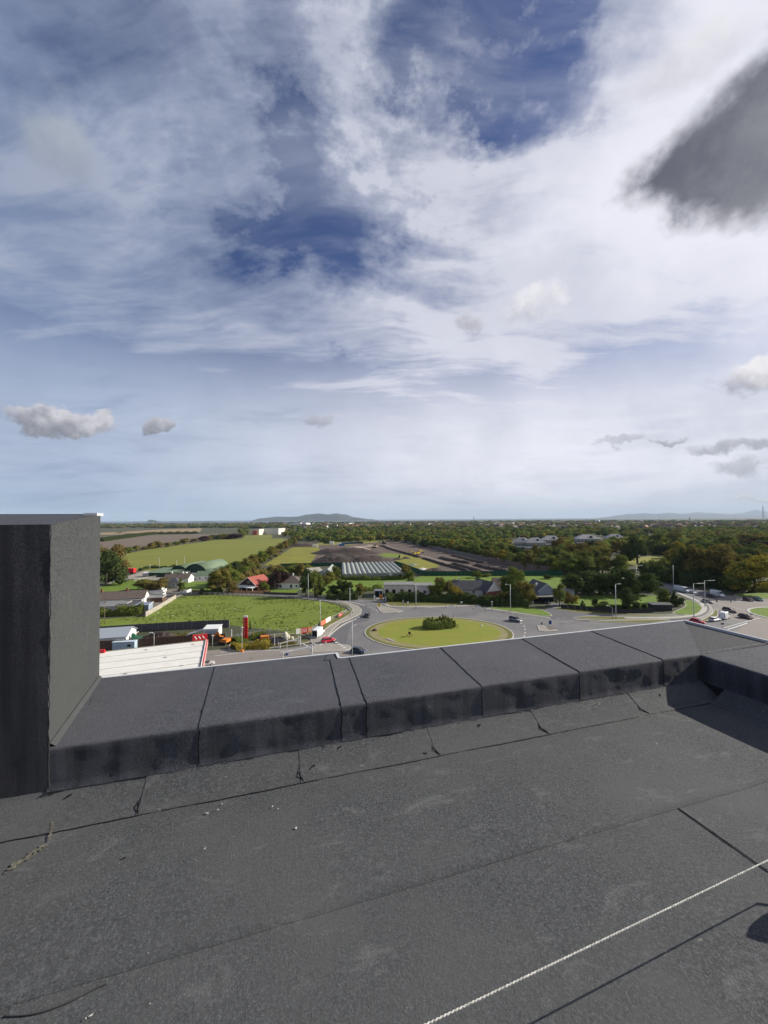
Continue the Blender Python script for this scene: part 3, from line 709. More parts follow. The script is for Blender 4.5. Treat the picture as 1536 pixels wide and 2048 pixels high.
def hill(name, ridge, depth, m, dist, seedv=0.0, base=None, up=1.0):
    """ridge: list of (px, py) skyline points; a rounded landmass at the given distance"""
    nseg = 90; rows = 14
    xs = [p[0] for p in ridge]; V_ = []
    def sky_y(x):
        for i in range(len(ridge) - 1):
            if ridge[i][0] <= x <= ridge[i + 1][0]:
                t = (x - ridge[i][0]) / (ridge[i + 1][0] - ridge[i][0]); t = t * t * (3 - 2 * t)
                return ridge[i][1] * (1 - t) + ridge[i + 1][1] * t
        return ridge[-1][1]
    for i in range(nseg + 1):
        x = xs[0] + (xs[-1] - xs[0]) * i / nseg
        hy = 1038.4 - 0.0064 * (x - 768)
        hh = max(0.0, (hy - sky_y(x)) / F * dist + HC)
        d0 = ray(x, hy); d0 = Vector((d0.x, d0.y, 0)); d0 /= d0.y
        for j in range(rows + 1):
            t = j / rows; z = hh * math.sin(math.pi * min(1, t * 1.0)) ** 0.8 if t <= 1 else 0
            q = Vector((d0.x * dist, dist)) if False else Vector((d0.x, 1)) * (dist + depth * (t - 0.5))
            nz_ = mnoise.fractal(Vector((q.x / 900 + seedv, q.y / 900, 0)), 0.9, 2.0, 5) * hh * 0.22 * math.sin(math.pi * t)
            V_.append((q.x, q.y, z + nz_ * up - 2.5))
    Fq = [(i * (rows + 1) + j, (i + 1) * (rows + 1) + j, (i + 1) * (rows + 1) + j + 1, i * (rows + 1) + j + 1) for i in range(nseg) for j in range(rows)]
    return structure(link(name, mesh_np(name, V_, Fq, [m], smooth=True)))
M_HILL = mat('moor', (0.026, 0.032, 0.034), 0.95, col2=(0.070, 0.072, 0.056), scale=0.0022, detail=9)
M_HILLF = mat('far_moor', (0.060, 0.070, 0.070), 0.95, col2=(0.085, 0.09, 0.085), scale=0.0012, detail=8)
hill('headland', [(498, 1044), (508, 1039.5), (520, 1037), (560, 1034.5), (590, 1034), (615, 1031), (640, 1028.8), (655, 1029), (672, 1027.5), (690, 1030), (712, 1034.5), (740, 1037.6), (756, 1039.5)], 2600, M_HILL, 11500)
hill('island', [(293, 1043.5), (297, 1040), (303, 1038.4), (308, 1039.4), (316, 1042), (325, 1043.6)], 500, M_HILL, 9500, 3.0)
hill('low_spit', [(325, 1043.6), (360, 1042.6), (430, 1041.6), (470, 1042.6)], 500, M_HILL, 12000, 4.0)
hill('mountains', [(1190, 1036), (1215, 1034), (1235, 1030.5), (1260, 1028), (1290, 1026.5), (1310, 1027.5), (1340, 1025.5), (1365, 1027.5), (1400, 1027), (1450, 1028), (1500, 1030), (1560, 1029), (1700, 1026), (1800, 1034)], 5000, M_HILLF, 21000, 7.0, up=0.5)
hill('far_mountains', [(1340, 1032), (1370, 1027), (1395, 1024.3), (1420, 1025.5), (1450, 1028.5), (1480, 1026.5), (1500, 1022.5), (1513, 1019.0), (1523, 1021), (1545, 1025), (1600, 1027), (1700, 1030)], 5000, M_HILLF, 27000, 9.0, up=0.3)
# haze: one closed box of even air round the whole place
hz = MB(); hz.box(-36000, 36000, -400, 33000, -3.5, 560.0)
hm = bpy.data.materials.new('haze_air'); hm.use_nodes = True; ht = hm.node_tree
for n in list(ht.nodes):
    if n.type == 'BSDF_PRINCIPLED': ht.nodes.remove(n)
pv = ht.nodes.new('ShaderNodeVolumePrincipled'); pv.inputs['Color'].default_value = (0.66, 0.82, 1.0, 1); pv.inputs['Density'].default_value = 3.4e-5
ht.links.new(pv.outputs[0], ht.nodes['Material Output'].inputs['Volume'])
HAZE = hz.build('haze', hm); HAZE['kind'] = 'stuff'; HAZE['label'] = 'thin blue air haze over the whole landscape'

# ---------------------------------------------------------------- fields and paved areas: sheets on the ground
LAY = [0]
def sheet(name, pts, m, z, smooth=False, closed=True):
    pp = [G(x, y) for x, y in pts]
    if smooth: pp = smoothline(pp, 6, True)
    mb = MB(); mb.prism([(p.x, p.y) for p in pp], None, z)
    return structure(mb.build(name, m))
sheet('pasture', [(236, 1140), (250, 1108), (300, 1098), (340, 1093), (440, 1078.5), (480, 1077.5), (562, 1077), (590, 1081), (560, 1100), (535, 1112), (480, 1133), (470, 1146)], M_FIELD, 0.05)
sheet('ploughed_field', [(150, 1076), (200, 1073), (300, 1070.5), (400, 1068.5), (442, 1067.5), (430, 1077), (360, 1089), (300, 1097), (250, 1105), (150, 1106)], M_PLOUGH, 0.05)
sheet('stubble_field', [(225, 1066.5), (260, 1062.5), (330, 1058.5), (404, 1056.6), (400, 1063.6), (330, 1067)], M_STUBBLE, 0.08)
sheet('stubble_field', [(150, 1068), (190, 1065.5), (240, 1064.0), (250, 1069), (150, 1071)], M_STUBBLE, 0.08)
sheet('far_pasture', [(484, 1077), (488, 1070), (545, 1069.5), (543, 1076.5)], M_FIELD, 0.07)
sheet('far_pasture', [(676, 1051), (740, 1050.5), (800, 1056), (740, 1059), (690, 1054)], M_FIELD, 0.10)
sheet('yellow_field', [(527, 1131), (560, 1110), (590, 1092), (640, 1093), (650, 1100), (625, 1131)], M_YELLOW, 0.05)
sheet('building_site', [(585, 1094), (600, 1086), (700, 1086), (770, 1082), (810, 1083), (860, 1094), (900, 1103), (960, 1116), (1030, 1129), (1145, 1148), (1000, 1151), (850, 1149), (792, 1129), (618, 1131), (640, 1100), (636, 1094)], M_EARTH, 0.06)
sheet('site_grass', [(790, 1125), (800, 1108), (830, 1113), (850, 1120), (880, 1130), (868, 1140), (850, 1145), (820, 1138)], M_YELLOW, 0.10)
sheet('site_grass', [(745, 1114), (770, 1106), (800, 1108), (800, 1116)], M_ROUGH, 0.10)
sheet('site_grass', [(625, 1090), (700, 1090), (776, 1082), (745, 1080), (640, 1086)], M_YELLOW, 0.09)
sheet('pasture', [(560, 1165), (640, 1152), (690, 1158), (830, 1157), (850, 1149), (1000, 1151), (1140, 1148), (1150, 1170), (1130, 1190), (1000, 1185), (860, 1178), (830, 1170), (745, 1178), (640, 1190)], M_GRASS, 0.06)
sheet('pasture', [(1150, 1192), (1240, 1188), (1320, 1192), (1340, 1206), (1310, 1216), (1140, 1216), (1120, 1200)], M_GRASS, 0.05)
sheet('pasture', [(1215, 1128), (1240, 1119), (1256, 1117), (1330, 1110), (1345, 1120), (1350, 1126), (1320, 1131), (1256, 1131)], M_YELLOW, 0.05)
sheet('pasture', [(1290, 1095), (1290, 1078), (1296, 1070), (1300, 1080), (1310, 1098)], M_FIELD, 0.05)
sheet('lawn', [(150, 1188), (200, 1174), (235, 1163), (262, 1160), (300, 1161), (300, 1182), (255, 1180), (200, 1186)], M_GRASS, 0.05)
sheet('lawn', [(363, 1178), (360, 1164), (400, 1163), (440, 1166), (440, 1180), (395, 1181)], M_GRASS, 0.05)
sheet('farmyard', [(150, 1192), (200, 1173), (240, 1157), (290, 1141), (330, 1144), (420, 1152), (440, 1163), (360, 1162), (262, 1158), (235, 1162)], M_CONC, 0.04)
sheet('garden_yard', [(285, 1215), (300, 1183), (365, 1176), (400, 1184), (350, 1196), (292, 1232), (150, 1226), (150, 1195)], mat('yard', (0.17, 0.15, 0.13), 0.95, 0.3, 0.3), 0.045)

# road surfaces
sheet('road', [(340, 1192), (380, 1186), (430, 1184), (530, 1188), (600, 1191), (660, 1194), (720, 1198), (766, 1203), (775, 1210), (820, 1209), (900, 1210), (960, 1214), (1010, 1219), (1060, 1226), (1100, 1221), (1100, 1205), (1132, 1208), (1150, 1217), (1240, 1226), (1330, 1229), (1390, 1222), (1400, 1208), (1360, 1190), (1320, 1176), (1300, 1164), (1340, 1164), (1440, 1190), (1600, 1200), (1800, 1215), (1900, 1360), (1300, 1400), (500, 1400), (100, 1420), (100, 1330), (330, 1310), (395, 1300), (470, 1303), (560, 1298), (640, 1286), (655, 1262), (698, 1238), (712, 1226), (690, 1214), (650, 1200), (600, 1195), (530, 1191.5), (430, 1188), (380, 1190)], M_ASPH, 0.006)
sheet('road', [(600, 1192.5), (660, 1195), (700, 1200), (735, 1210), (742, 1222), (738, 1240), (700, 1252), (690, 1300), (640, 1300), (655, 1262), (698, 1240), (718, 1228), (700, 1212), (650, 1198)], M_ASPHD, 0.012)
sheet('road', [(1080, 1229), (1096, 1214), (1118, 1208), (1140, 1219), (1180, 1228), (1140, 1240), (1100, 1240)], M_ASPHD, 0.012)
sheet('road', [(1290, 1340), (1380, 1245), (1440, 1225), (1400, 1196), (1440, 1190), (1600, 1200), (1700, 1210), (1700, 1330), (1500, 1360)], M_ASPHP, 0.012)
sheet('road', [(1330, 1300), (1390, 1238), (1420, 1232), (1500, 1245), (1470, 1262), (1420, 1300)], M_ASPH, 0.018)

def island(name, pts, m, z=0.13, kerb=True, smooth=True, parent=None, kw=0.28, n=6):
    """raised plot with a kerb round it"""
    pp = [G(x, y) for x, y in pts]
    if smooth: pp = smoothline(pp, n, True)
    q = [(p.x, p.y) for p in pp]
    inn = inset(q, kw)
    o = MB().prism([tuple(p) for p in inn], None, z + 0.004).build(name, m)
    structure(o)
    if kerb:
        mb = MB(); k_ = len(q)
        for i in range(k_):
            a, b = q[i], q[(i + 1) % k_]; c, d = inn[(i + 1) % k_], inn[i]
            mb.add([(a[0], a[1], 0.0), (b[0], b[1], 0.0), (a[0], a[1], z), (b[0], b[1], z), (d[0], d[1], z), (c[0], c[1], z)], [(0, 1, 3, 2), (2, 3, 5, 4)])
        kb = mb.build('kerb', M_KERB, o)
    return o
def strip(name, pts, w, m, z, parent=None, dash=None, smooth=True, zl=None, h=None):
    """painted line, path or kerb along photograph positions; w metres wide"""
    pp = [G(x, y) for x, y in pts]
    if smooth: pp = smoothline(pp, 8)
    # resample
    L_ = [0]
    for i in range(1, len(pp)): L_.append(L_[-1] + (pp[i] - pp[i - 1]).length)
    def at(s):
        s = max(0, min(L_[-1], s))
        for i in range(1, len(pp)):
            if s <= L_[i]:
                t = (s - L_[i - 1]) / max(1e-9, L_[i] - L_[i - 1]); return pp[i - 1].lerp(pp[i], t), (pp[i] - pp[i - 1]).normalized()
        return pp[-1], (pp[-1] - pp[-2]).normalized()
    segs = []; s = 0
    if dash:
        while s < L_[-1]: segs.append((s, min(L_[-1], s + dash[0]))); s += dash[0] + dash[1]
    else: segs = [(0, L_[-1])]
    mb = MB()
    for a, b in segs:
        k_ = max(1, int((b - a) / 1.5)); prev = None
        for i in range(k_ + 1):
            p, t = at(a + (b - a) * i / k_); nn_ = Vector((-t.y, t.x, 0)) * (w / 2)
            cur = (p + nn_, p - nn_)
            if prev:
                if h:
                    P_ = [prev[1], cur[1], cur[0], prev[0]]
                    mb.add([(v.x, v.y, z) for v in P_] + [(v.x, v.y, z + h) for v in P_], [(4, 5, 6, 7), (0, 1, 5, 4), (2, 3, 7, 6), (1, 2, 6, 5), (3, 0, 4, 7)])
                else:
                    mb.add([(v.x, v.y, z) for v in (prev[1], cur[1], cur[0], prev[0])], [(0, 1, 2, 3)])
            prev = cur
    o = mb.build(name, m, parent)
    if not parent: structure(o)
    return o
def ell(x0, x1, yt, yb, n=28, sk=0.0):
    """closed round outline: screen extents turned into an oval on the ground"""
    a = G((x0 + x1) / 2, yt); b = G((x0 + x1) / 2, yb); cy = (a.y + b.y) / 2; cx = (a.x + b.x) / 2
    D_ = cy; l = G(x0, 1024 + 1).x if False else None
    mid = None
    yy = None
    # row whose distance is the centre's
    lo, hi = yt, yb
    for _ in range(30):
        mid = (lo + hi) / 2
        if G((x0 + x1) / 2, mid).y > cy: lo = mid
        else: hi = mid
    L2 = G(x0, mid).x; R2 = G(x1, mid).x
    return cx * 0 + (L2 + R2) / 2, cy, (R2 - L2) / 2, (a.y - b.y) / 2
# the near traffic circle: kerb, rough outer band, worn path ring, mown middle
cx, cy, rx, ry = ell(729, 1024, 1234, 1303)
def oval(cx, cy, rx, ry, n=72, dx=0, dy=0): return [(cx + dx + rx * math.cos(2 * math.pi * i / n), cy + dy + ry * math.sin(2 * math.pi * i / n)) for i in range(n)]
def oval_island(name, cx, cy, rx, ry, m, z, kw=0.35):
    q = oval(cx, cy, rx, ry); inn = inset(q, kw); k_ = len(q)
    o = structure(MB().prism([tuple(p) for p in inn], None, z + 0.004).build(name, m))
    mb = MB()
    for i in range(k_):
        a, b = q[i], q[(i + 1) % k_]; c, d = inn[(i + 1) % k_], inn[i]
        mb.add([(a[0], a[1], 0.0), (b[0], b[1], 0.0), (a[0], a[1], z), (b[0], b[1], z), (d[0], d[1], z), (c[0], c[1], z)], [(0, 1, 3, 2), (2, 3, 5, 4)])
    mb.build('kerb', M_KERB, o)
    return o
RB = (cx, cy, rx, ry)
oval_island('traffic_circle', cx, cy, rx, ry, M_TERRA, 0.15)
structure(MB().prism(oval(cx, cy, rx - 1.7, ry - 1.6, dx=-0.1), None, 0.16).build('worn_path', mat('worn_path', (0.26, 0.225, 0.12), 0.95, col2=(0.19, 0.175, 0.07), scale=0.35, detail=7)))
structure(MB().prism(oval(cx, cy, rx - 4.0, ry - 3.4, dx=0.2, dy=0.4), None, 0.168).build('mown_grass', mat('mown_grass', (0.170, 0.210, 0.022), 0.95, col2=(0.225, 0.215, 0.034), scale=0.16, bump=0.3, bscale=3, detail=10)))
cx2, cy2, rx2, ry2 = ell(1514, 1700, 1214, 1252)
oval_island('traffic_circle', cx2, cy2, rx2, ry2, M_GRASS, 0.15, 0.9)
# plots and verges
PADDOCK = [(120, 1246), (200, 1239), (292, 1232), (322, 1213), (350, 1196), (372, 1190.5), (430, 1190.5), (530, 1194), (600, 1199), (640, 1203), (670, 1208), (690, 1217), (694, 1223), (680, 1231), (655, 1243), (612, 1262), (585, 1268), (560, 1262), (455, 1250), (300, 1258), (200, 1266), (120, 1270)]
sheet('paddock', PADDOCK, M_ROUGH, 0.03)
island('verge', [(612, 1262), (655, 1243), (682, 1230), (700, 1220), (688, 1212), (672, 1207), (690, 1208), (706, 1218), (704, 1226), (690, 1235), (660, 1251), (640, 1268), (618, 1274)], M_TERRA, 0.10, smooth=False)
island('footpath', [(612, 1277), (640, 1270), (660, 1252), (691, 1236), (706, 1227), (707, 1219), (690, 1209), (650, 1202), (600, 1196.5), (600, 1194.5), (650, 1198), (690, 1203), (716, 1212), (724, 1220), (722, 1228), (706, 1236), (680, 1247), (664, 1262), (650, 1284), (628, 1290)], M_CONC, 0.14, smooth=False)
strip('kerb', [(640, 1292), (652, 1279), (668, 1263), (688, 1249), (712, 1238)], 0.55, M_KERB, 0.0, h=0.16)
island('forecourt_bed', [(462, 1301), (458, 1292), (470, 1283), (500, 1276), (560, 1268), (600, 1269), (622, 1279), (612, 1286), (560, 1294), (500, 1302)], mat('bed_soil', (0.12, 0.10, 0.05), 0.95, col2=(0.09, 0.10, 0.03), scale=0.5), 0.14)
sheet('forecourt', [(412, 1302), (450, 1298), (560, 1299), (640, 1290), (690, 1296), (700, 1312), (500, 1345), (380, 1360)], M_ASPHP, 0.02)
island('kerbed_island', [(625, 1297), (640, 1288), (690, 1290), (702, 1296), (690, 1302), (650, 1304), (625, 1304)], M_CONC, 0.13)
island('grass_verge', [(772, 1211), (776, 1205), (800, 1200), (900, 1204), (960, 1209), (905, 1212), (830, 1212), (795, 1214)], M_TERRA, 0.12)
strip('footpath', [(772, 1209), (785, 1213), (830, 1213.5), (900, 1212.5), (955, 1211)], 2.2, M_CONC, 0.135)
strip('kerb', [(770, 1210), (785, 1215.5), (830, 1215), (900, 1214), (960, 1212)], 0.4, M_KERB, 0.0, h=0.15)
island('grass_verge', [(975, 1216), (1010, 1214), (1060, 1215), (1085, 1220), (1104, 1231), (1085, 1232), (1040, 1226), (1000, 1220)], M_GRASS, 0.12)
strip('footpath', [(972, 1217), (1010, 1222.5), (1060, 1230.5), (1100, 1236)], 1.6, M_CONC, 0.13)
strip('kerb', [(972, 1219), (1010, 1225), (1050, 1232), (1100, 1238)], 0.5, M_KERB, 0.0, h=0.15)
island('grass_verge', [(1108, 1217), (1140, 1215), (1200, 1223), (1290, 1229), (1370, 1228), (1300, 1232.5), (1230, 1230), (1160, 1226)], M_TERRA, 0.12)
island('grass_verge', [(1146, 1236), (1180, 1233), (1250, 1234), (1320, 1234), (1380, 1230), (1330, 1238), (1250, 1240), (1170, 1238)], M_TERRA, 0.13)
island('grass_verge', [(1172, 1242.5), (1250, 1241.5), (1340, 1240), (1300, 1246), (1230, 1245.5)], M_TERRA, 0.13)
strip('footpath', [(1150, 1240.5), (1250, 1241), (1330, 1239), (1380, 1235)], 1.0, M_CONC, 0.14)
island('green', [(1345, 1226), (1370, 1213), (1368, 1203), (1385, 1202), (1402, 1212), (1404, 1220), (1390, 1230), (1370, 1230)], M_GRASS, 0.12)
strip('footpath', [(1250, 1236.5), (1330, 1236), (1385, 1232), (1405, 1224), (1408, 1214), (1396, 1203), (1375, 1194), (1350, 1184)], 1.6, M_KERB, 0.14)
island('footpath', [(1380, 1240), (1405, 1233), (1418, 1224), (1416, 1212), (1400, 1200), (1412, 1204), (1424, 1216), (1424, 1228), (1410, 1238), (1392, 1245)], M_CONC, 0.14)
island('grass_verge', [(1424, 1228), (1428, 1218), (1436, 1222), (1436, 1232), (1420, 1240), (1395, 1246)], M_TERRA, 0.12)
island('green', [(1470, 1192), (1500, 1186), (1600, 1186), (1700, 1200), (1700, 1212), (1560, 1200)], M_GRASS, 0.12)
# splitter islands
sp_ = island('splitter_island', [(753, 1213), (760, 1211), (790, 1218), (806, 1222), (795, 1225), (765, 1227), (759, 1222)], M_CONC, 0.15, smooth=False)
island('splitter_island', [(1074, 1252), (1082, 1251), (1096, 1254), (1118, 1262), (1090, 1264), (1078, 1262)], M_CONC, 0.15, smooth=False)
island('tactile_refuge', [(1090, 1253), (1108, 1254), (1114, 1259), (1098, 1261)], mat('tactile', (0.15, 0.13, 0.11), 0.9, 0.3, 2), 0.19, smooth=False, kerb=False)
strip('road_marking', [(640, 1197.5), (700, 1204), (730, 1211)], 0.5, M_PAINT, 0.03)
strip('road_marking', [(735, 1213), (752, 1220), (757, 1226)], 0.3, M_PAINT, 0.03, dash=(1.2, 1.2))
strip('road_marking', [(530, 1189.8), (620, 1192.6), (700, 1199), (760, 1208)], 0.25, M_PAINT, 0.03, dash=(3, 4))
strip('road_marking', [(707, 1252), (716, 1247), (724, 1245)], 0.25, M_PAINT, 0.03, dash=(2.5, 3))
strip('road_marking', [(1010, 1235), (1035, 1243), (1048, 1252), (1050, 1266), (1047, 1275)], 0.3, M_PAINT, 0.03, dash=(1.6, 2.2))
strip('road_marking', [(1130, 1236), (1100, 1239), (1060, 1235)], 0.2, M_PAINT, 0.03, dash=(1.2, 1.6))
strip('road_marking', [(1448, 1256), (1490, 1244), (1520, 1236)], 0.3, M_PAINT, 0.03)
strip('road_marking', [(1455, 1259), (1475, 1253), (1495, 1246)], 0.5, M_PAINT, 0.03)
strip('road_marking', [(1410, 1200), (1455, 1212), (1490, 1220)], 0.25, M_PAINT, 0.03)
strip('road_marking', [(1425, 1197), (1470, 1203), (1560, 1206)], 0.25, M_PAINT, 0.03)
strip('road_marking', [(850, 1215.5), (880, 1214.5), (910, 1213.5)], 0.35, M_PAINT, 0.03)
strip('road_marking', [(430, 1312), (500, 1303), (560, 1300)], 0.25, M_PAINT, 0.03)
strip('road_marking', [(440, 1305), (470, 1301)], 0.25, M_PAINT, 0.03)
strip('road_marking', [(603, 1286), (622, 1296)], 0.35, M_PAINT, 0.03)
strip('road_marking', [(560, 1303), (590, 1300)], 0.3, M_PAINT, 0.03)
strip('road_marking', [(672, 1285), (684, 1293), (694, 1300)], 0.9, M_PAINT, 0.155, dash=(0.9, 0.9), smooth=False)

# ---------------------------------------------------------------- trees and hedges
NR = np.random.default_rng(7)
def leaf_mat(name, c1, c2, c3):
    m = bpy.data.materials.new(name); m.use_nodes = True; t = m.node_tree; t.nodes.clear()
    g = t.nodes.new('ShaderNodeNewGeometry'); oi = t.nodes.new('ShaderNodeObjectInfo')
    n = t.nodes.new('ShaderNodeTexNoise'); n.inputs['Scale'].default_value = 0.55; n.inputs['Detail'].default_value = 5; t.links.new(g.outputs['Position'], n.inputs['Vector'])
    r = t.nodes.new('ShaderNodeMapRange'); r.inputs[1].default_value = 0.3; r.inputs[2].default_value = 0.7; t.links.new(n.outputs[0], r.inputs[0])
    x = t.nodes.new('ShaderNodeMix'); x.data_type = 'RGBA'; t.links.new(r.outputs[0], x.inputs[0]); x.inputs[6].default_value = (*c1, 1); x.inputs[7].default_value = (*c2, 1)
    r2_ = t.nodes.new('ShaderNodeMath'); r2_.operation = 'MULTIPLY'; r2_.inputs[1].default_value = 0.55; t.links.new(oi.outputs['Random'], r2_.inputs[0])
    y = t.nodes.new('ShaderNodeMix'); y.data_type = 'RGBA'; t.links.new(r2_.outputs[0], y.inputs[0]); t.links.new(x.outputs[2], y.inputs[6]); y.inputs[7].default_value = (*c3, 1)
    d = t.nodes.new('ShaderNodeBsdfDiffuse'); tr_ = t.nodes.new('ShaderNodeBsdfTranslucent'); ms = t.nodes.new('ShaderNodeMixShader'); ms.inputs[0].default_value = 0.28
    t.links.new(y.outputs[2], d.inputs[0]); t.links.new(y.outputs[2], tr_.inputs[0]); t.links.new(d.outputs[0], ms.inputs[1]); t.links.new(tr_.outputs[0], ms.inputs[2])
    o = t.nodes.new('ShaderNodeOutputMaterial'); t.links.new(ms.outputs[0], o.inputs[0])
    return m
LEAF = {
    'green': leaf_mat('leaf_green', (0.095, 0.134, 0.028), (0.150, 0.181, 0.037), (0.130, 0.138, 0.033)),
    'dark': leaf_mat('leaf_dark', (0.046, 0.071, 0.025), (0.076, 0.104, 0.031), (0.061, 0.077, 0.028)),
    'olive': leaf_mat('leaf_olive', (0.138, 0.138, 0.035), (0.182, 0.173, 0.043), (0.168, 0.125, 0.037)),
    'yellow': leaf_mat('leaf_yellow', (0.229, 0.211, 0.033), (0.305, 0.242, 0.037), (0.229, 0.173, 0.037)),
    'brown': leaf_mat('leaf_brown', (0.190, 0.129, 0.043), (0.145, 0.125, 0.041), (0.152, 0.144, 0.037)),
    'purple': leaf_mat('leaf_purple', (0.046, 0.027, 0.028), (0.069, 0.044, 0.037), (0.046, 0.031, 0.032)),
    'light': leaf_mat('leaf_light', (0.138, 0.180, 0.045), (0.190, 0.219, 0.057), (0.138, 0.156, 0.051)),
}
BARK = mat('bark', (0.075, 0.060, 0.045), 0.95, 0.4, 2.0)
def quads(C, Nn, S, asp=0.7):
    """leaf-sized faces centred at C with normals Nn and half sizes S"""
    n = len(C)
    r_ = NR.normal(size=(n, 3)); t = np.cross(Nn, r_); t /= np.linalg.norm(t, axis=1, keepdims=True) + 1e-9
    b = np.cross(Nn, t); S = S[:, None]
    V = np.stack([C - t * S - b * S * asp, C + t * S - b * S * asp * 0.5, C + t * S * 0.8 + b * S * asp, C - t * S * 0.6 + b * S * asp], 1).reshape(-1, 3)
    return V, np.arange(4 * n).reshape(n, 4)
ICO_V = None
def ico(sub=1):
    import bmesh
    bm = bmesh.new(); bmesh.ops.create_icosphere(bm, subdivisions=sub, radius=1.0)
    V = np.array([v.co[:] for v in bm.verts]); Fq = np.array([[v.index for v in f.verts] for f in bm.faces]); bm.free(); return V, Fq
IV, IF = ico(1)
def crown_mesh(name, kind, nq, leaf, material, seed):
    """crown of unit height and unit width made of leaf clumps on irregular lobes round a hidden dense core"""
    r_ = np.random.default_rng(seed); lobes = []
    if kind == 'round': nl = 16
    elif kind == 'tall': nl = 18
    elif kind == 'cone': nl = 16
    elif kind == 'spread': nl = 18
    else: nl = 12
    for i in range(nl):
        a = r_.uniform(0, 2 * math.pi)
        if kind == 'round':
            z = r_.uniform(0.14, 0.86); R_ = 0.38 * math.sqrt(max(0.05, 1 - ((z - 0.44) / 0.50) ** 2)); rr = r_.uniform(0.12, 0.20)
        elif kind == 'tall':
            z = r_.uniform(0.12, 0.9); R_ = 0.36 * math.sqrt(max(0.04, 1 - ((z - 0.48) / 0.5) ** 2)); rr = r_.uniform(0.10, 0.18)
        elif kind == 'cone':
            z = 0.1 + 0.85 * (i / nl); R_ = 0.34 * (1 - z) ; rr = 0.20 * (1 - z) + 0.05
        elif kind == 'spread':
            z = r_.uniform(0.40, 0.86); R_ = 0.38 * math.sqrt(max(0.05, 1 - ((z - 0.55) / 0.42) ** 2)); rr = r_.uniform(0.10, 0.17)
        else:  # bush: foliage to the ground
            z = r_.uniform(0.10, 0.78); R_ = 0.34 * math.sqrt(max(0.05, 1 - (z / 0.98) ** 2)); rr = r_.uniform(0.14, 0.24)
        q = math.sqrt(r_.uniform(0.25, 1))
        lobes.append((R_ * q * math.cos(a), R_ * q * math.sin(a), z, rr, rr * r_.uniform(0.7, 1.05)))
    if kind in ('round', 'tall', 'spread'): lobes.append((0, 0, 0.55, 0.30, 0.30))
    if kind == 'bush': lobes.append((0, 0, 0.35, 0.34, 0.36))
    Vs = []; Fs = []; base = 0
    w = np.array([l[3] ** 2 for l in lobes]); w /= w.sum()
    for (x, y, z, rr, rz), wi in zip(lobes, w):
        n = max(8, int(nq * wi))
        d = r_.normal(size=(n, 3)); d /= np.linalg.norm(d, axis=1, keepdims=True); d[:, 2] = np.where(d[:, 2] < -0.5, -d[:, 2], d[:, 2])
        rad = r_.uniform(0.72, 1.12, size=(n, 1)) * (1 + 0.18 * np.sin(d[:, :1] * 7 + seed) * np.cos(d[:, 1:2] * 6))
        C = np.array([x, y, z]) + d * rad * np.array([rr, rr, rz])
        Nn = d + r_.normal(size=(n, 3)) * 0.55 + np.array([0, 0, 0.25]); Nn /= np.linalg.norm(Nn, axis=1, keepdims=True)
        V, Fq = quads(C, Nn, r_.uniform(0.6, 1.4, size=n) * leaf)
        Vs.append(V); Fs.append(Fq + base); base += len(V)
        Vc = IV * np.array([rr, rr, rz]) * 0.74 + np.array([x, y, z])
        tri = np.hstack([IF, IF[:, 2:3]]) + base
        Vs.append(Vc); Fs.append(tri); base += len(Vc)
    V = np.vstack(Vs); V[:, 2] = np.clip(V[:, 2], 0.0, 1.05)
    me = bpy.data.meshes.new(name)
    Fq = np.vstack(Fs)
    faces = [tuple(f) if f[2] != f[3] else tuple(f[:3]) for f in Fq.tolist()]
    me.from_pydata(V.tolist(), [], faces); me.materials.append(material); me.update()
    return me
def trunk_mesh(kind, seed):
    r_ = random.Random(seed); mb = MB()
    top = 0.75 if kind != 'bush' else 0.4
    mb.tube([(0, 0, -0.01), (0.006, 0.004, top * 0.35), (-0.008, 0.006, top * 0.7), (0.0, 0.0, top)], 0.032, 7, 0, 0.010)
    for i in range(5):
        a = r_.uniform(0, 6.28); z = top * r_.uniform(0.3, 0.75)
        mb.tube([(0, 0, z), (0.12 * math.cos(a), 0.12 * math.sin(a), z + 0.12), (0.26 * math.cos(a), 0.26 * math.sin(a), z + 0.2)], 0.013, 5, 0, 0.004)
    me = bpy.data.meshes.new('trunk'); me.from_pydata(mb.v, [], mb.f); me.materials.append(BARK); me.update()
    return me
PROTO = {}
def proto(kind, mt, v=0, big=True):
    key = (kind, mt, v, big)
    if key not in PROTO:
        nq = {'round': 2600, 'tall': 2600, 'cone': 1800, 'spread': 2600, 'bush': 1400}[kind] if big else 520
        leaf = (0.021 if kind != 'bush' else 0.030) if big else 0.040
        PROTO[key] = (crown_mesh('crown', kind, nq, leaf, LEAF[mt], 31 * v + len(kind) * 7 + (0 if big else 500) + 1), trunk_mesh(kind, v + 3))
    return PROTO[key]
def plant_at(p, w, h, kind, mt, label, name=None, group=None, v=None, big=True, cat=None, d=None):
    v = rng.randrange(3) if v is None else v
    cm, tm = proto(kind, mt, v, big)
    nm = name or ('bush' if kind == 'bush' else 'tree')
    t = empty(nm, (p.x, p.y, 0), rng.uniform(0, 6.28), label, cat or ('bush' if kind == 'bush' else 'tree'), group)
    t.scale = (w, d or w, h)
    link('crown' if kind != 'bush' else 'foliage', cm, t)
    if kind != 'bush': link('trunk', tm, t)
    return t
def plant(px, pyb, pyt, wpx, kind, mt, label, **kw):
    """plant rooted at (px, pyb), crown top at row pyt, wpx wide in the photograph"""
    p = G(px, pyb); h = HT(p, pyt); w = wpx * 1.22 / PXM(p)
    return plant_at(p, w, h, kind, mt, label, **kw)
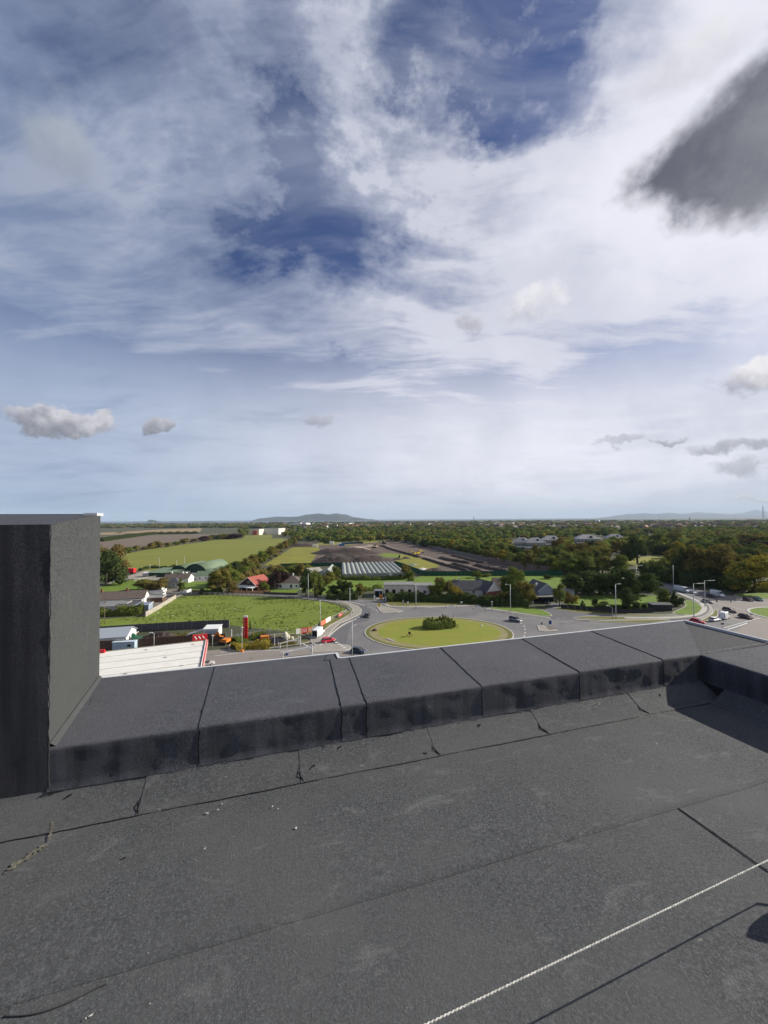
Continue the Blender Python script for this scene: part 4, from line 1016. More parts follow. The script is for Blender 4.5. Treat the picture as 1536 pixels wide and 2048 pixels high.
def foliage_run(name, pts, w, h, mt, label, cat='hedge', group=None, dens=10.0, leaf=0.28, hvar=0.25, kind=None, z0=0.0):
    """hedge or thicket along photograph positions: leaf faces over a lumpy core"""
    pp = [G(x, y) for x, y in pts]; pp = smoothline(pp, 6)
    Vs = []; Fs = []; base = 0; r_ = np.random.default_rng(int(abs(pp[0].x * 13 + pp[0].y * 7)) + 5)
    L_ = sum((pp[i] - pp[i - 1]).length for i in range(1, len(pp)))
    n = int(L_ * (h * 2 + w) * dens)
    seg = np.array([[p.x, p.y] for p in pp]); dl = np.linalg.norm(np.diff(seg, axis=0), axis=1); cum = np.concatenate([[0], np.cumsum(dl)])
    def pos(s):
        i = np.clip(np.searchsorted(cum, s) - 1, 0, len(dl) - 1); t = (s - cum[i]) / np.maximum(dl[i], 1e-6)
        return seg[i] + (seg[i + 1] - seg[i]) * t[:, None], (seg[i + 1] - seg[i]) / np.maximum(dl[i], 1e-6)[:, None]
    s = r_.uniform(0, cum[-1], n); P_, T_ = pos(s); Nx = np.stack([-T_[:, 1], T_[:, 0]], 1)
    lump = 1 + hvar * (np.sin(s * 0.9 + 1) * 0.5 + np.sin(s * 2.3) * 0.3 + np.sin(s * 0.31 + 4) * 0.6)
    a = r_.uniform(-0.2, math.pi + 0.2, n); rad = r_.uniform(0.85, 1.1, n)
    off = np.cos(a) * w / 2 * rad * (0.8 + 0.2 * lump); zz = np.clip(np.abs(np.sin(a)) ** 0.55 * h * lump * rad, 0.03, None)
    zz = np.where(r_.random(n) < 0.35, zz * r_.random(n) ** 0.5, zz)
    C = np.column_stack([P_ + Nx * off[:, None], zz + z0])
    Nn = np.column_stack([Nx * np.cos(a)[:, None], np.sin(a) + 0.3]) + r_.normal(size=(n, 3)) * 0.5; Nn /= np.linalg.norm(Nn, axis=1, keepdims=True)
    V, Fq = quads(C, Nn, r_.uniform(0.6, 1.4, n) * leaf); Vs.append(V); Fs.append(Fq); base = len(V)
    k_ = max(3, int(L_ / 1.2)); ss = np.linspace(0, cum[-1], k_); P_, T_ = pos(ss); Nx = np.stack([-T_[:, 1], T_[:, 0]], 1); lump = 1 + hvar * (np.sin(ss * 0.9 + 1) * 0.5 + np.sin(ss * 2.3) * 0.3 + np.sin(ss * 0.31 + 4) * 0.6)
    prof = [(-0.40, 0), (-0.40, 0.55), (-0.22, 0.85), (0.22, 0.85), (0.40, 0.55), (0.40, 0)]
    Vc = [];
    for i in range(k_):
        for (u, z) in prof: Vc.append([*(P_[i] + Nx[i] * u * w), z * h * lump[i] + z0])
    m_ = len(prof); Fc = [[base + i * m_ + j, base + (i + 1) * m_ + j, base + (i + 1) * m_ + j + 1, base + i * m_ + j + 1] for i in range(k_ - 1) for j in range(m_ - 1)]
    me = mesh_np(name, np.vstack([V, np.array(Vc)]), np.vstack([Fq, np.array(Fc)]), [LEAF[mt]])
    o = link(name, me); tag(o, label, cat, group)
    return o

T = plant
ORD = ['first', 'second', 'third', 'fourth', 'fifth', 'sixth', 'seventh', 'eighth', 'ninth', 'tenth', 'eleventh', 'twelfth', 'thirteenth', 'fourteenth', 'fifteenth', 'sixteenth', 'seventeenth', 'eighteenth', 'nineteenth', 'twentieth', 'twenty first']
MTW = {'green': 'mid green', 'dark': 'dark green', 'olive': 'olive', 'yellow': 'yellowish', 'brown': 'brownish', 'light': 'pale green', 'purple': 'purplish'}
# the clump on the traffic circle
rb = G(884, 1256)
bl = foliage_run('shrub_clump', [(850, 1255), (868, 1257), (884, 1255), (900, 1254)], 5.0, 2.9, 'light', 'olive shrub clump standing alone on the oval grass circle', 'shrub', dens=24, leaf=0.20, hvar=0.06)
for px, top in ((852, 1240), (858, 1236), (865, 1234), (873, 1238), (880, 1233), (886, 1229), (891, 1231), (897, 1235), (904, 1237), (909, 1241)):
    q = G(px, 1256); r_ = np.random.default_rng(px); n = 170; h_ = HT(q, top)
    zz = r_.uniform(0.1, 1, n); C = np.column_stack([q.x + r_.normal(size=n) * 0.55 * (1.15 - zz), q.y + r_.normal(size=n) * 0.55 * (1.15 - zz), zz * h_])
    Nn = r_.normal(size=(n, 3)); Nn /= np.linalg.norm(Nn, axis=1, keepdims=True)
    V, Fq = quads(C, Nn, r_.uniform(0.6, 1.4, n) * 0.16, 0.9)
    link('upright_shoot', mesh_np('upright_shoot', V, Fq, [LEAF['light' if px % 2 else 'olive']]), bl)['kind'] = 'stuff'
# left: big pair beside the upstand, farm lane and cottages
T(212, 1172, 1100, 66, 'round', 'dark', 'dark evergreen tree beside the left upstand, in front of the lane')
T(232, 1158, 1086, 46, 'round', 'brown', 'russet brown tree behind the dark evergreen near the red trailer')
T(196, 1150, 1090, 40, 'round', 'brown', 'brown leaved tree half hidden by the left upstand')
T(292, 1180, 1155, 40, 'bush', 'olive', 'wide olive bush in front of the farm bungalow, on the left', cat='bush')
T(318, 1180, 1153, 34, 'bush', 'brown', 'brownish bush directly in front of the farm bungalow')
T(363, 1186, 1158, 16, 'tall', 'green', 'slim green tree at the garden wall right of the farm bungalow')
T(441, 1186, 1133, 44, 'round', 'olive', 'large olive tree between green roofed shed and red roofed chalet')
T(458, 1172, 1128, 40, 'round', 'green', 'green tree behind the chalet, left of its red roof')
T(425, 1187, 1150, 22, 'round', 'dark', 'small dark tree beside the dark garden fence left of the chalet')
T(465, 1186, 1160, 22, 'bush', 'brown', 'reddish brown bush at the roadside left of the chalet', cat='bush')
T(528, 1183, 1162, 20, 'round', 'green', 'bright green garden tree at the right corner of the chalet')
T(549, 1180, 1140, 26, 'round', 'purple', 'dark purple leaved tree left of the white bungalow')
T(566, 1176, 1142, 28, 'round', 'purple', 'dark purple leaved tree behind the white bungalow chimney')
T(612, 1193, 1140, 30, 'tall', 'dark', 'tall dark conifer right of the white bungalow')
T(629, 1192, 1138, 32, 'round', 'green', 'green tree behind the lamp post right of the white bungalow')
T(641, 1192, 1158, 20, 'round', 'dark', 'small dark tree at the foot of the green tree by the road bend')
T(655, 1172, 1140, 30, 'bush', 'olive', 'olive thicket in front of the small grey greenhouse', cat='bush')
T(672, 1160, 1130, 18, 'tall', 'green', 'green tree between small greenhouse and long ribbed greenhouse')
T(600, 1150, 1126, 22, 'round', 'brown', 'brown bush between yellow field and bungalow', cat='tree')
T(585, 1145, 1133, 14, 'tall', 'green', 'thin green tree at the yellow field corner')
T(696, 1193, 1160, 22, 'tall', 'dark', 'dark tree left of the gateway with orange door')
T(720, 1192, 1166, 20, 'tall', 'olive', 'bushy olive tree directly left of the gateway shelter')
T(684, 1193, 1158, 26, 'round', 'dark', 'broad dark tree on the roadside below the ribbed greenhouse')
T(665, 1194, 1170, 26, 'round', 'dark', 'low dark tree filling the corner beside the road bend')
T(820, 1168, 1140, 20, 'tall', 'green', 'green tree at the right end of the ribbed greenhouse')
T(812, 1158, 1128, 20, 'round', 'olive', 'light olive tree against the green hoarding corner')
for i_, (pts_, w_, h_, mt_, lb_) in enumerate((
    ([(446, 1176), (455, 1168), (466, 1160)], 8, 6, 'olive', 'olive garden thicket behind the chalet on its left'),
    ([(470, 1160), (500, 1154), (530, 1150), (560, 1147)], 10, 4.5, 'brown', 'russet scrub behind the chalet, below the diagonal hedgerow'),
    ([(530, 1172), (545, 1166), (560, 1162)], 6, 4.0, 'dark', 'dark shrubbery between chalet and white bungalow'),
    ([(560, 1152), (590, 1147), (622, 1144)], 12, 4.5, 'green', 'green scrub between bungalow and yellow field'),
    ([(575, 1143), (600, 1141), (625, 1141)], 7, 3.2, 'olive', 'brownish scrub along the near edge of yellow field'),
    ([(640, 1162), (655, 1160), (675, 1159)], 7, 3.0, 'brown', 'brown brambles in front of the small greenhouses'),
    ([(684, 1158.5), (720, 1160), (760, 1160), (800, 1158), (820, 1156)], 2.5, 2.0, 'green', 'rough growth along the near ends of the ribbed greenhouse'),
    ([(655, 1198), (690, 1199), (715, 1198)], 4, 3.0, 'dark', 'dark roadside hedge left of the gateway'),
    ([(728, 1182), (745, 1180), (760, 1178)], 4, 2.0, 'green', 'low shrubs behind the gateway shelter'),
    ([(400, 1188), (420, 1187), (443, 1187)], 3, 2.4, 'dark', 'dark hedge left of the chalet behind the roadside'),
    ([(200, 1232), (225, 1231), (260, 1230), (287, 1228)], 3.5, 3.0, 'green', 'dark green hedge below the cottage sheds'),
    ([(640, 1084), (680, 1083), (740, 1080), (780, 1078)], 12, 7, 'green', 'tree belt behind the blue site containers'),
    ([(280, 1141), (300, 1137), (330, 1136), (352, 1134)], 3, 1.6, 'dark', 'low dark hedge behind the green lean to barns'),
    ([(200, 1083), (300, 1069.5), (330, 1068), (395, 1067)], 14, 5, 'dark', 'dark hedge between stubble strip and ploughed field'),
    ([(870, 1180), (900, 1180), (930, 1176), (960, 1172)], 6, 3, 'olive', 'garden shrubs behind the dormer house'))):
    foliage_run('thicket', pts_, w_, h_, mt_, lb_, 'shrubs', dens=(3.0 if w_ > 7 else 7), leaf=(0.5 if w_ > 7 else 0.3), hvar=0.4)
# dark roadside thicket in front of the houses, trees rising out of it
foliage_run('roadside_thicket', [(772, 1203), (800, 1201), (840, 1202), (880, 1203), (920, 1204), (960, 1207), (1000, 1211)], 5.0, 3.4, 'dark', 'long dark roadside thicket in front of the flat roofed building and houses', dens=7, leaf=0.30)
foliage_run('roadside_thicket', [(1000, 1211), (1030, 1212), (1056, 1213)], 4.5, 3.2, 'dark', 'dark thicket below the big tree left of the blue grey house', dens=8, leaf=0.30)
T(782, 1199, 1184, 24, 'bush', 'dark', 'dark bush right of the orange door', cat='bush')
T(798, 1201, 1188, 26, 'bush', 'green', 'green bush below the parked white car', cat='bush')
T(868, 1200, 1168, 24, 'round', 'green', 'green tree covering the right end of the flat roofed building')
T(880, 1200, 1156, 28, 'round', 'green', 'taller green tree beside the reddish tree behind the thicket')
T(879, 1176, 1154, 22, 'round', 'brown', 'reddish tree top behind the roadside thicket')
T(902, 1200, 1160, 26, 'round', 'olive', 'olive tree in the thicket between flat roofed building and grey house')
T(912, 1202, 1172, 26, 'round', 'yellow', 'yellow orange tree glowing in the middle of the dark thicket')
T(926, 1204, 1182, 24, 'round', 'brown', 'dark red tree in front of the grey dormer house')
T(906, 1180, 1158, 28, 'round', 'olive', 'olive tree left of the grey dormer house')
T(945, 1206, 1188, 26, 'round', 'dark', 'dark tree in front of the brick gabled house, on its left')
T(975, 1208, 1190, 34, 'round', 'dark', 'dark broad tree in front of the brick gabled house')
T(1004, 1208, 1182, 26, 'round', 'brown', 'brown tree right of the lamp post by the brick gabled house')
T(1028, 1196, 1134, 48, 'round', 'green', 'large green tree standing between the two gabled houses')
T(1046, 1208, 1160, 34, 'round', 'olive', 'olive tree in front of the large green tree')
T(1060, 1208, 1166, 26, 'round', 'olive', 'olive tree touching the blue grey house on its left')
T(1030, 1210, 1176, 36, 'round', 'dark', 'shaded dark tree under the large green tree')
T(957, 1152, 1144, 14, 'bush', 'dark', 'dark bush on the lawn in front of the green hoarding', cat='bush')
T(972, 1153, 1146, 20, 'bush', 'green', 'green bush right of the dark bush at the green hoarding', cat='bush')
T(952, 1156, 1141, 20, 'round', 'green', 'small tree on the lawn before the green hoarding')
T(1097, 1158, 1149, 20, 'bush', 'dark', 'low dark bush on the lawn behind the blue grey house', cat='bush')
T(1119, 1212, 1168, 26, 'tall', 'light', 'pale green tree right of the blue grey house')
T(1138, 1210, 1182, 22, 'round', 'brown', 'small brown tree right of the pale green tree')
T(1150, 1210, 1190, 16, 'round', 'yellow', 'small yellowish tree beside the brown one right of the house', )
T(1165, 1212, 1200, 10, 'cone', 'dark', 'little dark conical shrub behind the garden wall', cat='shrub')
T(1190, 1213, 1196, 13, 'tall', 'dark', 'dark upright shrub behind the garden wall, left of lamp post', cat='shrub')
T(1207, 1214, 1202, 22, 'bush', 'light', 'silvery bush behind the garden wall', cat='bush')
foliage_run('garden_hedge', [(1190, 1218), (1215, 1219), (1240, 1220), (1262, 1221)], 1.8, 1.9, 'dark', 'dark clipped hedge behind the verge below the lamp post', dens=14, leaf=0.18, hvar=0.1)
T(1257, 1224, 1178, 38, 'tall', 'dark', 'dark bushy tree right of the tall lamp post')
T(1272, 1224, 1204, 20, 'bush', 'dark', 'round dark bush at the foot of the bushy tree', cat='bush')
T(1290, 1221, 1206, 14, 'bush', 'dark', 'small round bush left of the black shed fence', cat='bush')
T(1325, 1206, 1176, 30, 'round', 'green', 'rounded green tree at the rear of the small green near right junction')
T(1349, 1209, 1180, 18, 'cone', 'dark', 'dark pointed conifer on the green at the right junction')
T(1358, 1212, 1193, 20, 'bush', 'dark', 'dark bush beside the pointed conifer', cat='bush')
# great block of macrocarpa in the middle right
for i, (x, yb, yt, w) in enumerate(((1150, 1192, 1143, 44), (1180, 1190, 1140, 52), (1215, 1190, 1142, 52), (1250, 1190, 1136, 54), (1285, 1188, 1142, 52), (1305, 1182, 1156, 34))):
    T(x, yb, yt, w * 1.1, 'bush' if i != 2 else 'round', 'dark', ['first dark evergreen from the left in the tall shelterbelt', 'second dark evergreen from the left in the tall shelterbelt', 'third dark evergreen from the left in the tall shelterbelt', 'fourth dark evergreen in the tall shelterbelt, the highest', 'fifth dark evergreen from the left in the tall shelterbelt', 'last and lowest evergreen at the right end of the shelterbelt'][i], group='evergreens of the tall shelterbelt', name='tree', cat='tree', d=13)
# right: autumn trees behind the motorway slip
T(1418, 1172, 1088, 74, 'spread', 'brown', 'huge rust brown tree behind the white vans')
T(1452, 1172, 1106, 52, 'round', 'olive', 'olive orange tree right of the huge rust brown tree')
T(1510, 1186, 1107, 80, 'round', 'yellow', 'big golden green tree above the right hand green')
T(1486, 1186, 1125, 60, 'round', 'green', 'green tree left of and below the golden tree')
T(1366, 1166, 1096, 34, 'tall', 'dark', 'dark conifer left of the huge rust brown tree')
T(1347, 1128, 1100, 34, 'bush', 'brown', 'brown round bush at the far green right of the shelterbelt', cat='bush')
T(1358, 1132, 1082, 28, 'round', 'yellow', 'yellow green tree behind the brown round bush')
T(1378, 1100, 1078, 26, 'round', 'yellow', 'yellowish far tree beside the dark grey hedge trees')
T(1395, 1105, 1078, 30, 'round', 'dark', 'dark far tree between yellowish tree and rust brown tree')
T(1515, 1112, 1080, 60, 'spread', 'purple', 'purple black beech tree at the far right edge')
T(1500, 1100, 1064, 80, 'spread', 'olive', 'broad olive tree above the purple beech')
T(1460, 1105, 1070, 50, 'round', 'green', 'green tree left of the purple beech')
T(1320, 1100, 1066, 40, 'round', 'green', 'green tree standing left of the far green, upper right')
T(1275, 1128, 1072, 52, 'round', 'dark', 'large dark tree at the left of the far green')
T(1312, 1108, 1078, 44, 'bush', 'dark', 'wide dark clump behind the far green', cat='tree')
T(1345, 1095, 1062, 30, 'round', 'olive', 'olive tree rising behind the dark clump, upper right')
foliage_run('slip_road_hedge', [(1290, 1152), (1310, 1156), (1330, 1162), (1350, 1168)], 8, 7.0, 'dark', 'dark hedge bank left of the white vans', dens=4, leaf=0.4)
foliage_run('slip_road_hedge', [(1352, 1170), (1390, 1171), (1420, 1173), (1450, 1176), (1478, 1182)], 8, 8.5, 'dark', 'tall dark hedge bank directly behind the white vans', dens=4, leaf=0.4)
foliage_run('slip_road_hedge', [(1285, 1140), (1320, 1140), (1360, 1144), (1400, 1150)], 10, 6.0, 'green', 'green scrub bank between far green and slip road', dens=3, leaf=0.45)
foliage_run('field_hedge', [(1500, 1184), (1530, 1184), (1600, 1186)], 3, 3.2, 'olive', 'brownish hedge behind the right hand green, at the frame edge', dens=8, leaf=0.25)
# office park trees
T(1118, 1112, 1075, 42, 'round', 'brown', 'bronze tree in front of the second office building')
T(1160, 1122, 1085, 54, 'round', 'brown', 'bronze tree below the third office building')
T(1200, 1126, 1092, 58, 'spread', 'olive', 'olive bronze tree right of the bronze tree below the offices')
T(1090, 1130, 1112, 34, 'round', 'green', 'green tree behind the brown site fence, right part')
# hedge trees along the site fence, field by field
for i, (x, yb, yt, w, mt) in enumerate(sorted(((980, 1121, 1098, 26, 'olive'), (1000, 1125, 1100, 26, 'yellow'), (1020, 1130, 1104, 28, 'light'), (1042, 1134, 1104, 30, 'green'), (1062, 1138, 1106, 30, 'olive'), (1085, 1142, 1108, 34, 'light'), (1110, 1148, 1112, 36, 'green'), (1140, 1150, 1116, 40, 'green'), (1172, 1150, 1112, 44, 'light'), (1205, 1148, 1112, 44, 'olive'), (1238, 1150, 1108, 44, 'green'), (960, 1116, 1094, 24, 'green'), (940, 1111, 1090, 24, 'light'), (922, 1107, 1088, 22, 'olive'), (903, 1103, 1078, 20, 'yellow'), (888, 1100, 1082, 22, 'light'), (870, 1096, 1078, 22, 'green'), (852, 1092, 1074, 22, 'olive'), (834, 1089, 1072, 22, 'light'), (816, 1086, 1068, 22, 'green'), (798, 1083, 1068, 20, 'olive')))):
    T(x, yb, yt, w, ('round', 'tall')[i % 2], mt, MTW[mt] + ' tree behind the site fence, ' + ORD[i] + ' of its row from the left', group='trees along the long site fence')
# diagonal hedgerow between pasture and yellow field
for i, (x, yb, yt, w, mt) in enumerate(((476, 1150, 1122, 34, 'dark'), (492, 1144, 1114, 34, 'olive'), (508, 1138, 1108, 32, 'olive'), (522, 1130, 1100, 30, 'green'), (536, 1122, 1096, 28, 'olive'), (548, 1114, 1090, 26, 'brown'), (558, 1107, 1086, 24, 'olive'), (568, 1100, 1080, 20, 'brown'), (578, 1095, 1078, 18, 'green'), (588, 1090, 1074, 18, 'olive'), (500, 1148, 1124, 30, 'green'), (484, 1156, 1130, 30, 'green'))):
    T(x, yb, yt, w, ('round', 'bush')[i % 2], mt, MTW[mt] + ' tree, ' + ORD[i] + ' up the diagonal hedgerow beside the yellow field', group='trees of the diagonal hedgerow', cat='tree', name='tree')
# hedge between pasture and ploughland
for i, (x, yb, yt, w, mt) in enumerate(((256, 1106, 1092, 20, 'green'), (272, 1102, 1090, 18, 'olive'), (288, 1099, 1092, 18, 'brown'), (303, 1098, 1084, 20, 'olive'), (318, 1096, 1080, 24, 'brown'), (336, 1094, 1084, 20, 'olive'), (352, 1090, 1082, 18, 'green'), (370, 1087, 1075, 20, 'olive'), (388, 1084, 1076, 16, 'brown'), (404, 1082, 1071, 26, 'purple'), (416, 1081, 1071, 20, 'brown'), (430, 1079, 1068, 24, 'dark'), (448, 1078, 1066, 30, 'brown'), (470, 1078, 1066, 34, 'purple'))):
    T(x, yb, yt, w, 'bush', mt, MTW[mt] + ' tree, ' + ORD[i] + ' from the left in the ploughland hedge', group='trees of the ploughland hedge', name='tree', cat='tree', big=False)
# woods behind: individuals as far as they can be told apart, then one mass
def inside_clear(x, y):
    """keep clear of open ground (photograph positions)"""
    def rect(a, b, c, d): return a <= x <= b and c <= y <= d
    if x < 590 and y > 1062 and not (x > 440 and y < 1074): 
        if x < 480 or y > 1076: return True
    if x < 480 and y > 1055.5: return True
    if rect(590, 650, 1086, 1200): return True
    if rect(590, 830, 1083, 1200): return True
    if 780 < x < 1150 and y > 1083 + (x - 790) * 0.185: return True
    if rect(1140, 1345, 1152, 1300) or rect(1205, 1352, 1109, 1162): return True
    if y > 1150 and x > 1100: return True
    if rect(1015, 1122, 1079, 1118) or rect(1142, 1215, 1074, 1106) or rect(495, 570, 1056, 1086): return True
    if rect(1290, 1312, 1070, 1098): return True
    return False
cand = []; r9 = random.Random(99)
for _ in range(9000):
    y = 1044 + (1150 - 1044) * r9.random() ** 1.2; x = r9.uniform(140, 1640)
    if inside_clear(x, y): continue
    p = G(x, y)
    cand.append((p.y, x, y, p))
kept = []; grid = {}
for dist, x, y, p in sorted(cand, key=lambda c: c[0]):
    s_ = 9.0 + dist * 0.009 + (4.5 if x > 1210 and dist < 700 else 0)
    key = (int(p.x // s_), int(p.y // s_)); ok = True
    for i in (-1, 0, 1):
        for j in (-1, 0, 1):
            for q in grid.get((key[0] + i, key[1] + j), ()):
                if (q - p).length < s_ * 0.72: ok = False
    if ok and not (y < 1058 and x > 600 and (int(x * 7.3 + y * 131) % 5) < 2): grid.setdefault(key, []).append(p); kept.append((dist, x, y, p))
near = kept[:150]; far_ = kept[150:]
mix_w = ['green'] * 6 + ['dark'] * 4 + ['olive'] * 4 + ['light', 'light'] + ['green', 'dark', 'olive'] * 2 + ['brown']
def zone(x):
    if x < 640: return ('tree in the wood behind the pastures on the left', 'trees of the left wood')
    if x < 980: return ('tree in the wood behind the building site', 'trees of the wood behind the building site')
    if x < 1230: return ('tree in the wood around the office buildings', 'trees of the wood round the offices')
    return ('tree in the wood on the right below the horizon', 'trees of the right hand wood')
for dist, x, y, p in near:
    lb, gr = zone(x)
    plant_at(p, rng.uniform(9, 14) * (1.35 if x > 1210 else 1), rng.uniform(9, 15) * (1.1 if x > 1210 else 1), rng.choice(['round', 'round', 'tall', 'spread']), rng.choice(mix_w), lb, name='tree', cat='tree', group=gr, big=dist < 420)
def mass(name, items, label, hrange, wr, nq, mts, leaf):
    """far woodland as one mass per foliage colour"""
    by = {}
    for i, (dist, x, y, p) in enumerate(items): by.setdefault(mts[i % len(mts)], []).append(p)
    Vs = []; Fs = []; mi = []; base = 0; mats = []; r_ = np.random.default_rng(4)
    protos = []
    for v in range(4):
        d = r_.normal(size=(nq, 3)); d /= np.linalg.norm(d, axis=1, keepdims=True); d[:, 2] = np.abs(d[:, 2]) * 1.0 - 0.25
        C = d * r_.uniform(0.8, 1.1, (nq, 1)) * np.array([0.5, 0.5, 0.5]) + np.array([0, 0, 0.5])
        Nn = d + r_.normal(size=(nq, 3)) * 0.5; Nn /= np.linalg.norm(Nn, axis=1, keepdims=True)
        V, Fq = quads(C, Nn, r_.uniform(0.6, 1.4, nq) * leaf)
        Vc = IV * 0.42 * (1 + 0.25 * r_.normal(size=(len(IV), 1)) * 0.6) + np.array([0, 0, 0.47])
        Fq2 = np.hstack([IF, IF[:, :1]])
        protos.append((V, Fq, Vc))
    for k_, (mt, ps) in enumerate(by.items()):
        mats.append(LEAF[mt])
        for p in ps:
            V, Fq, Vc = protos[r_.integers(4)]
            w = r_.uniform(*wr); h = r_.uniform(*hrange); a = r_.uniform(0, 6.28); ca, sa = math.cos(a), math.sin(a)
            A_ = np.vstack([V, Vc]); B_ = A_.copy(); B_[:, 0] = (A_[:, 0] * ca - A_[:, 1] * sa) * w + p.x; B_[:, 1] = (A_[:, 0] * sa + A_[:, 1] * ca) * w + p.y; B_[:, 2] = np.clip(A_[:, 2] * h, 0, None)
            tri = np.column_stack([IF[:, 0], IF[:, 1], IF[:, 2], IF[:, 2]]) + len(V)
            Vs.append(B_); Fs.append(np.vstack([Fq, tri]) + base); mi += [k_] * (len(Fq) + len(tri)); base += len(B_)
    V = np.vstack(Vs); Fq = np.vstack(Fs)
    me = bpy.data.meshes.new(name); isq = Fq[:, 2] != Fq[:, 3]
    lt = np.where(isq, 4, 3); flat = Fq[np.column_stack([np.ones((len(Fq), 3), bool), isq])]
    me.vertices.add(len(V)); me.vertices.foreach_set('co', V.astype(np.float32).ravel())
    me.loops.add(len(flat)); me.loops.foreach_set('vertex_index', flat.astype(np.int32))
    me.polygons.add(len(Fq)); me.polygons.foreach_set('loop_start', np.concatenate([[0], np.cumsum(lt)[:-1]]).astype(np.int32))
    me.polygons.foreach_set('material_index', np.array(mi, dtype=np.int32))
    for m in mats: me.materials.append(m)
    me.update(calc_edges=True); me.validate()
    o = link(name, me); o['kind'] = 'stuff'; o['label'] = label
    return o
mass('far_wood', far_, 'dense distant woodland and hedges stretching to the coast', (8, 14), (11, 18), 46, mix_w, 0.13)
r9 = random.Random(5); vf = []
for _ in range(2600):
    y = 1038.2 + 0.0 + (1056 - 1039.5) * r9.random() ** 0.9 + 2.6; x = r9.uniform(120, 1640)
    if x < 480 and y > 1056: continue
    hy = 1047.3 if x < 450 else 1044.5 - (x - 450) * 0.0075
    if y < hy + 0.6: continue
    vf.append((0, x, y, G(x, y)))
mass('distant_trees', vf, 'faint tree belts and suburbs greenery near the coast', (8, 13), (30, 70), 14, ['dark', 'green', 'olive', 'brown', 'dark'], 0.16)

# ---------------------------------------------------------------- buildings
M_WHITE = mat('white_render', (0.76, 0.75, 0.71), 0.8, 0.08, 0.5)
M_GREYW = mat('grey_render', (0.46, 0.46, 0.46), 0.85, 0.12, 0.5)
M_SLATE = mat('slate', (0.075, 0.075, 0.082), 0.7, 0.25, 1.5)
M_BROWNR = mat('brown_tiles', (0.125, 0.098, 0.082), 0.8, 0.25, 1.2)
M_REDR = mat('red_tiles', (0.32, 0.085, 0.062), 0.7, 0.12, 1.0)
M_BRICK = mat('red_brick', (0.24, 0.095, 0.065), 0.9, 0.25, 3)
M_BRICKO = mat('orange_brick', (0.42, 0.22, 0.12), 0.9, 0.25, 2)
M_GLASS = mat('window_glass', (0.025, 0.03, 0.036), 0.12, spec=0.6)
M_FRAME = mat('window_frame_paint', (0.70, 0.70, 0.68), 0.5)
M_DOOR = mat('door_paint', (0.08, 0.05, 0.04), 0.6)
M_GREEN = mat('green_sheeting', (0.150, 0.205, 0.125), 0.6, 0.12, 0.7)
M_GREEND = mat('dark_green_sheeting', (0.020, 0.045, 0.035), 0.7, 0.2, 0.7)
M_FELTG = mat('grey_roofing', (0.20, 0.20, 0.195), 0.85, 0.2, 0.6)
M_BLUEG = mat('blue_grey_boards', (0.26, 0.31, 0.37), 0.8, 0.1, 1)
M_GGLASS = mat('dirty_greenhouse_glass', (0.27, 0.29, 0.26), 0.6, 0.28, 0.35, detail=8)
M_STEEL = mat('galvanised_steel', (0.42, 0.43, 0.43), 0.45, 0.1, 2, metal=0.4)
M_DARK = mat('dark_opening', (0.012, 0.012, 0.013), 0.9)
M_TIMB = mat('brown_boards', (0.125, 0.075, 0.052), 0.9, 0.3, 1.5)
M_TIMBG = mat('weathered_boards', (0.235, 0.190, 0.150), 0.9, 0.3, 1.2)
M_BLOCK = mat('concrete_blocks', (0.36, 0.33, 0.27), 0.9, 0.2, 1)
M_RED = mat('red_paint', (0.55, 0.012, 0.018), 0.4, 0.08, 2)
M_OR = mat('orange_paint', (0.62, 0.20, 0.03), 0.6, 0.2, 2)
M_YEL = mat('yellow_paint', (0.62, 0.45, 0.03), 0.5, 0.1, 2)
M_BLUE = mat('blue_container', (0.035, 0.09, 0.17), 0.6, 0.2, 1)

def face_to(px0, py0, px1, py1):
    a = G(px0, py0); b = G(px1, py1); return math.atan2(b.y - a.y, b.x - a.x)
def window(parent, x, z, w, h, y=0.0, side='front', m=None, door=False):
    """framed opening with a pane set back in it; front faces -y, right faces +x (x is then the position along y)"""
    fr = MB(); t = 0.07; dpt = 0.05
    def bx(mb, a0, a1, z0, z1, d0, d1, k=0):
        if side == 'front': mb.box(a0, a1, y - d1, y - d0, z0, z1, k)
        elif side == 'right': mb.box(y + d0, y + d1, a0, a1, z0, z1, k)
        else: mb.box(y - d1, y - d0, a0, a1, z0, z1, k)
    bx(fr, x - w / 2, x + w / 2, z + h - t, z + h, 0.003, dpt); bx(fr, x - w / 2, x + w / 2, z, z + t, 0.003, dpt)
    bx(fr, x - w / 2, x - w / 2 + t, z + t, z + h - t, 0.003, dpt); bx(fr, x + w / 2 - t, x + w / 2, z + t, z + h - t, 0.003, dpt)
    if w > 1.3 and not door: bx(fr, x - 0.03, x + 0.03, z + t, z + h - t, 0.003, dpt)
    o = fr.build('door' if door else 'window', m or M_FRAME, parent)
    pn = MB(); bx(pn, x - w / 2 + t, x + w / 2 - t, z + t, z + h - t, 0.002, 0.02)
    pn.build('panel' if door else 'pane', M_DOOR if door else M_GLASS, o)
    return o
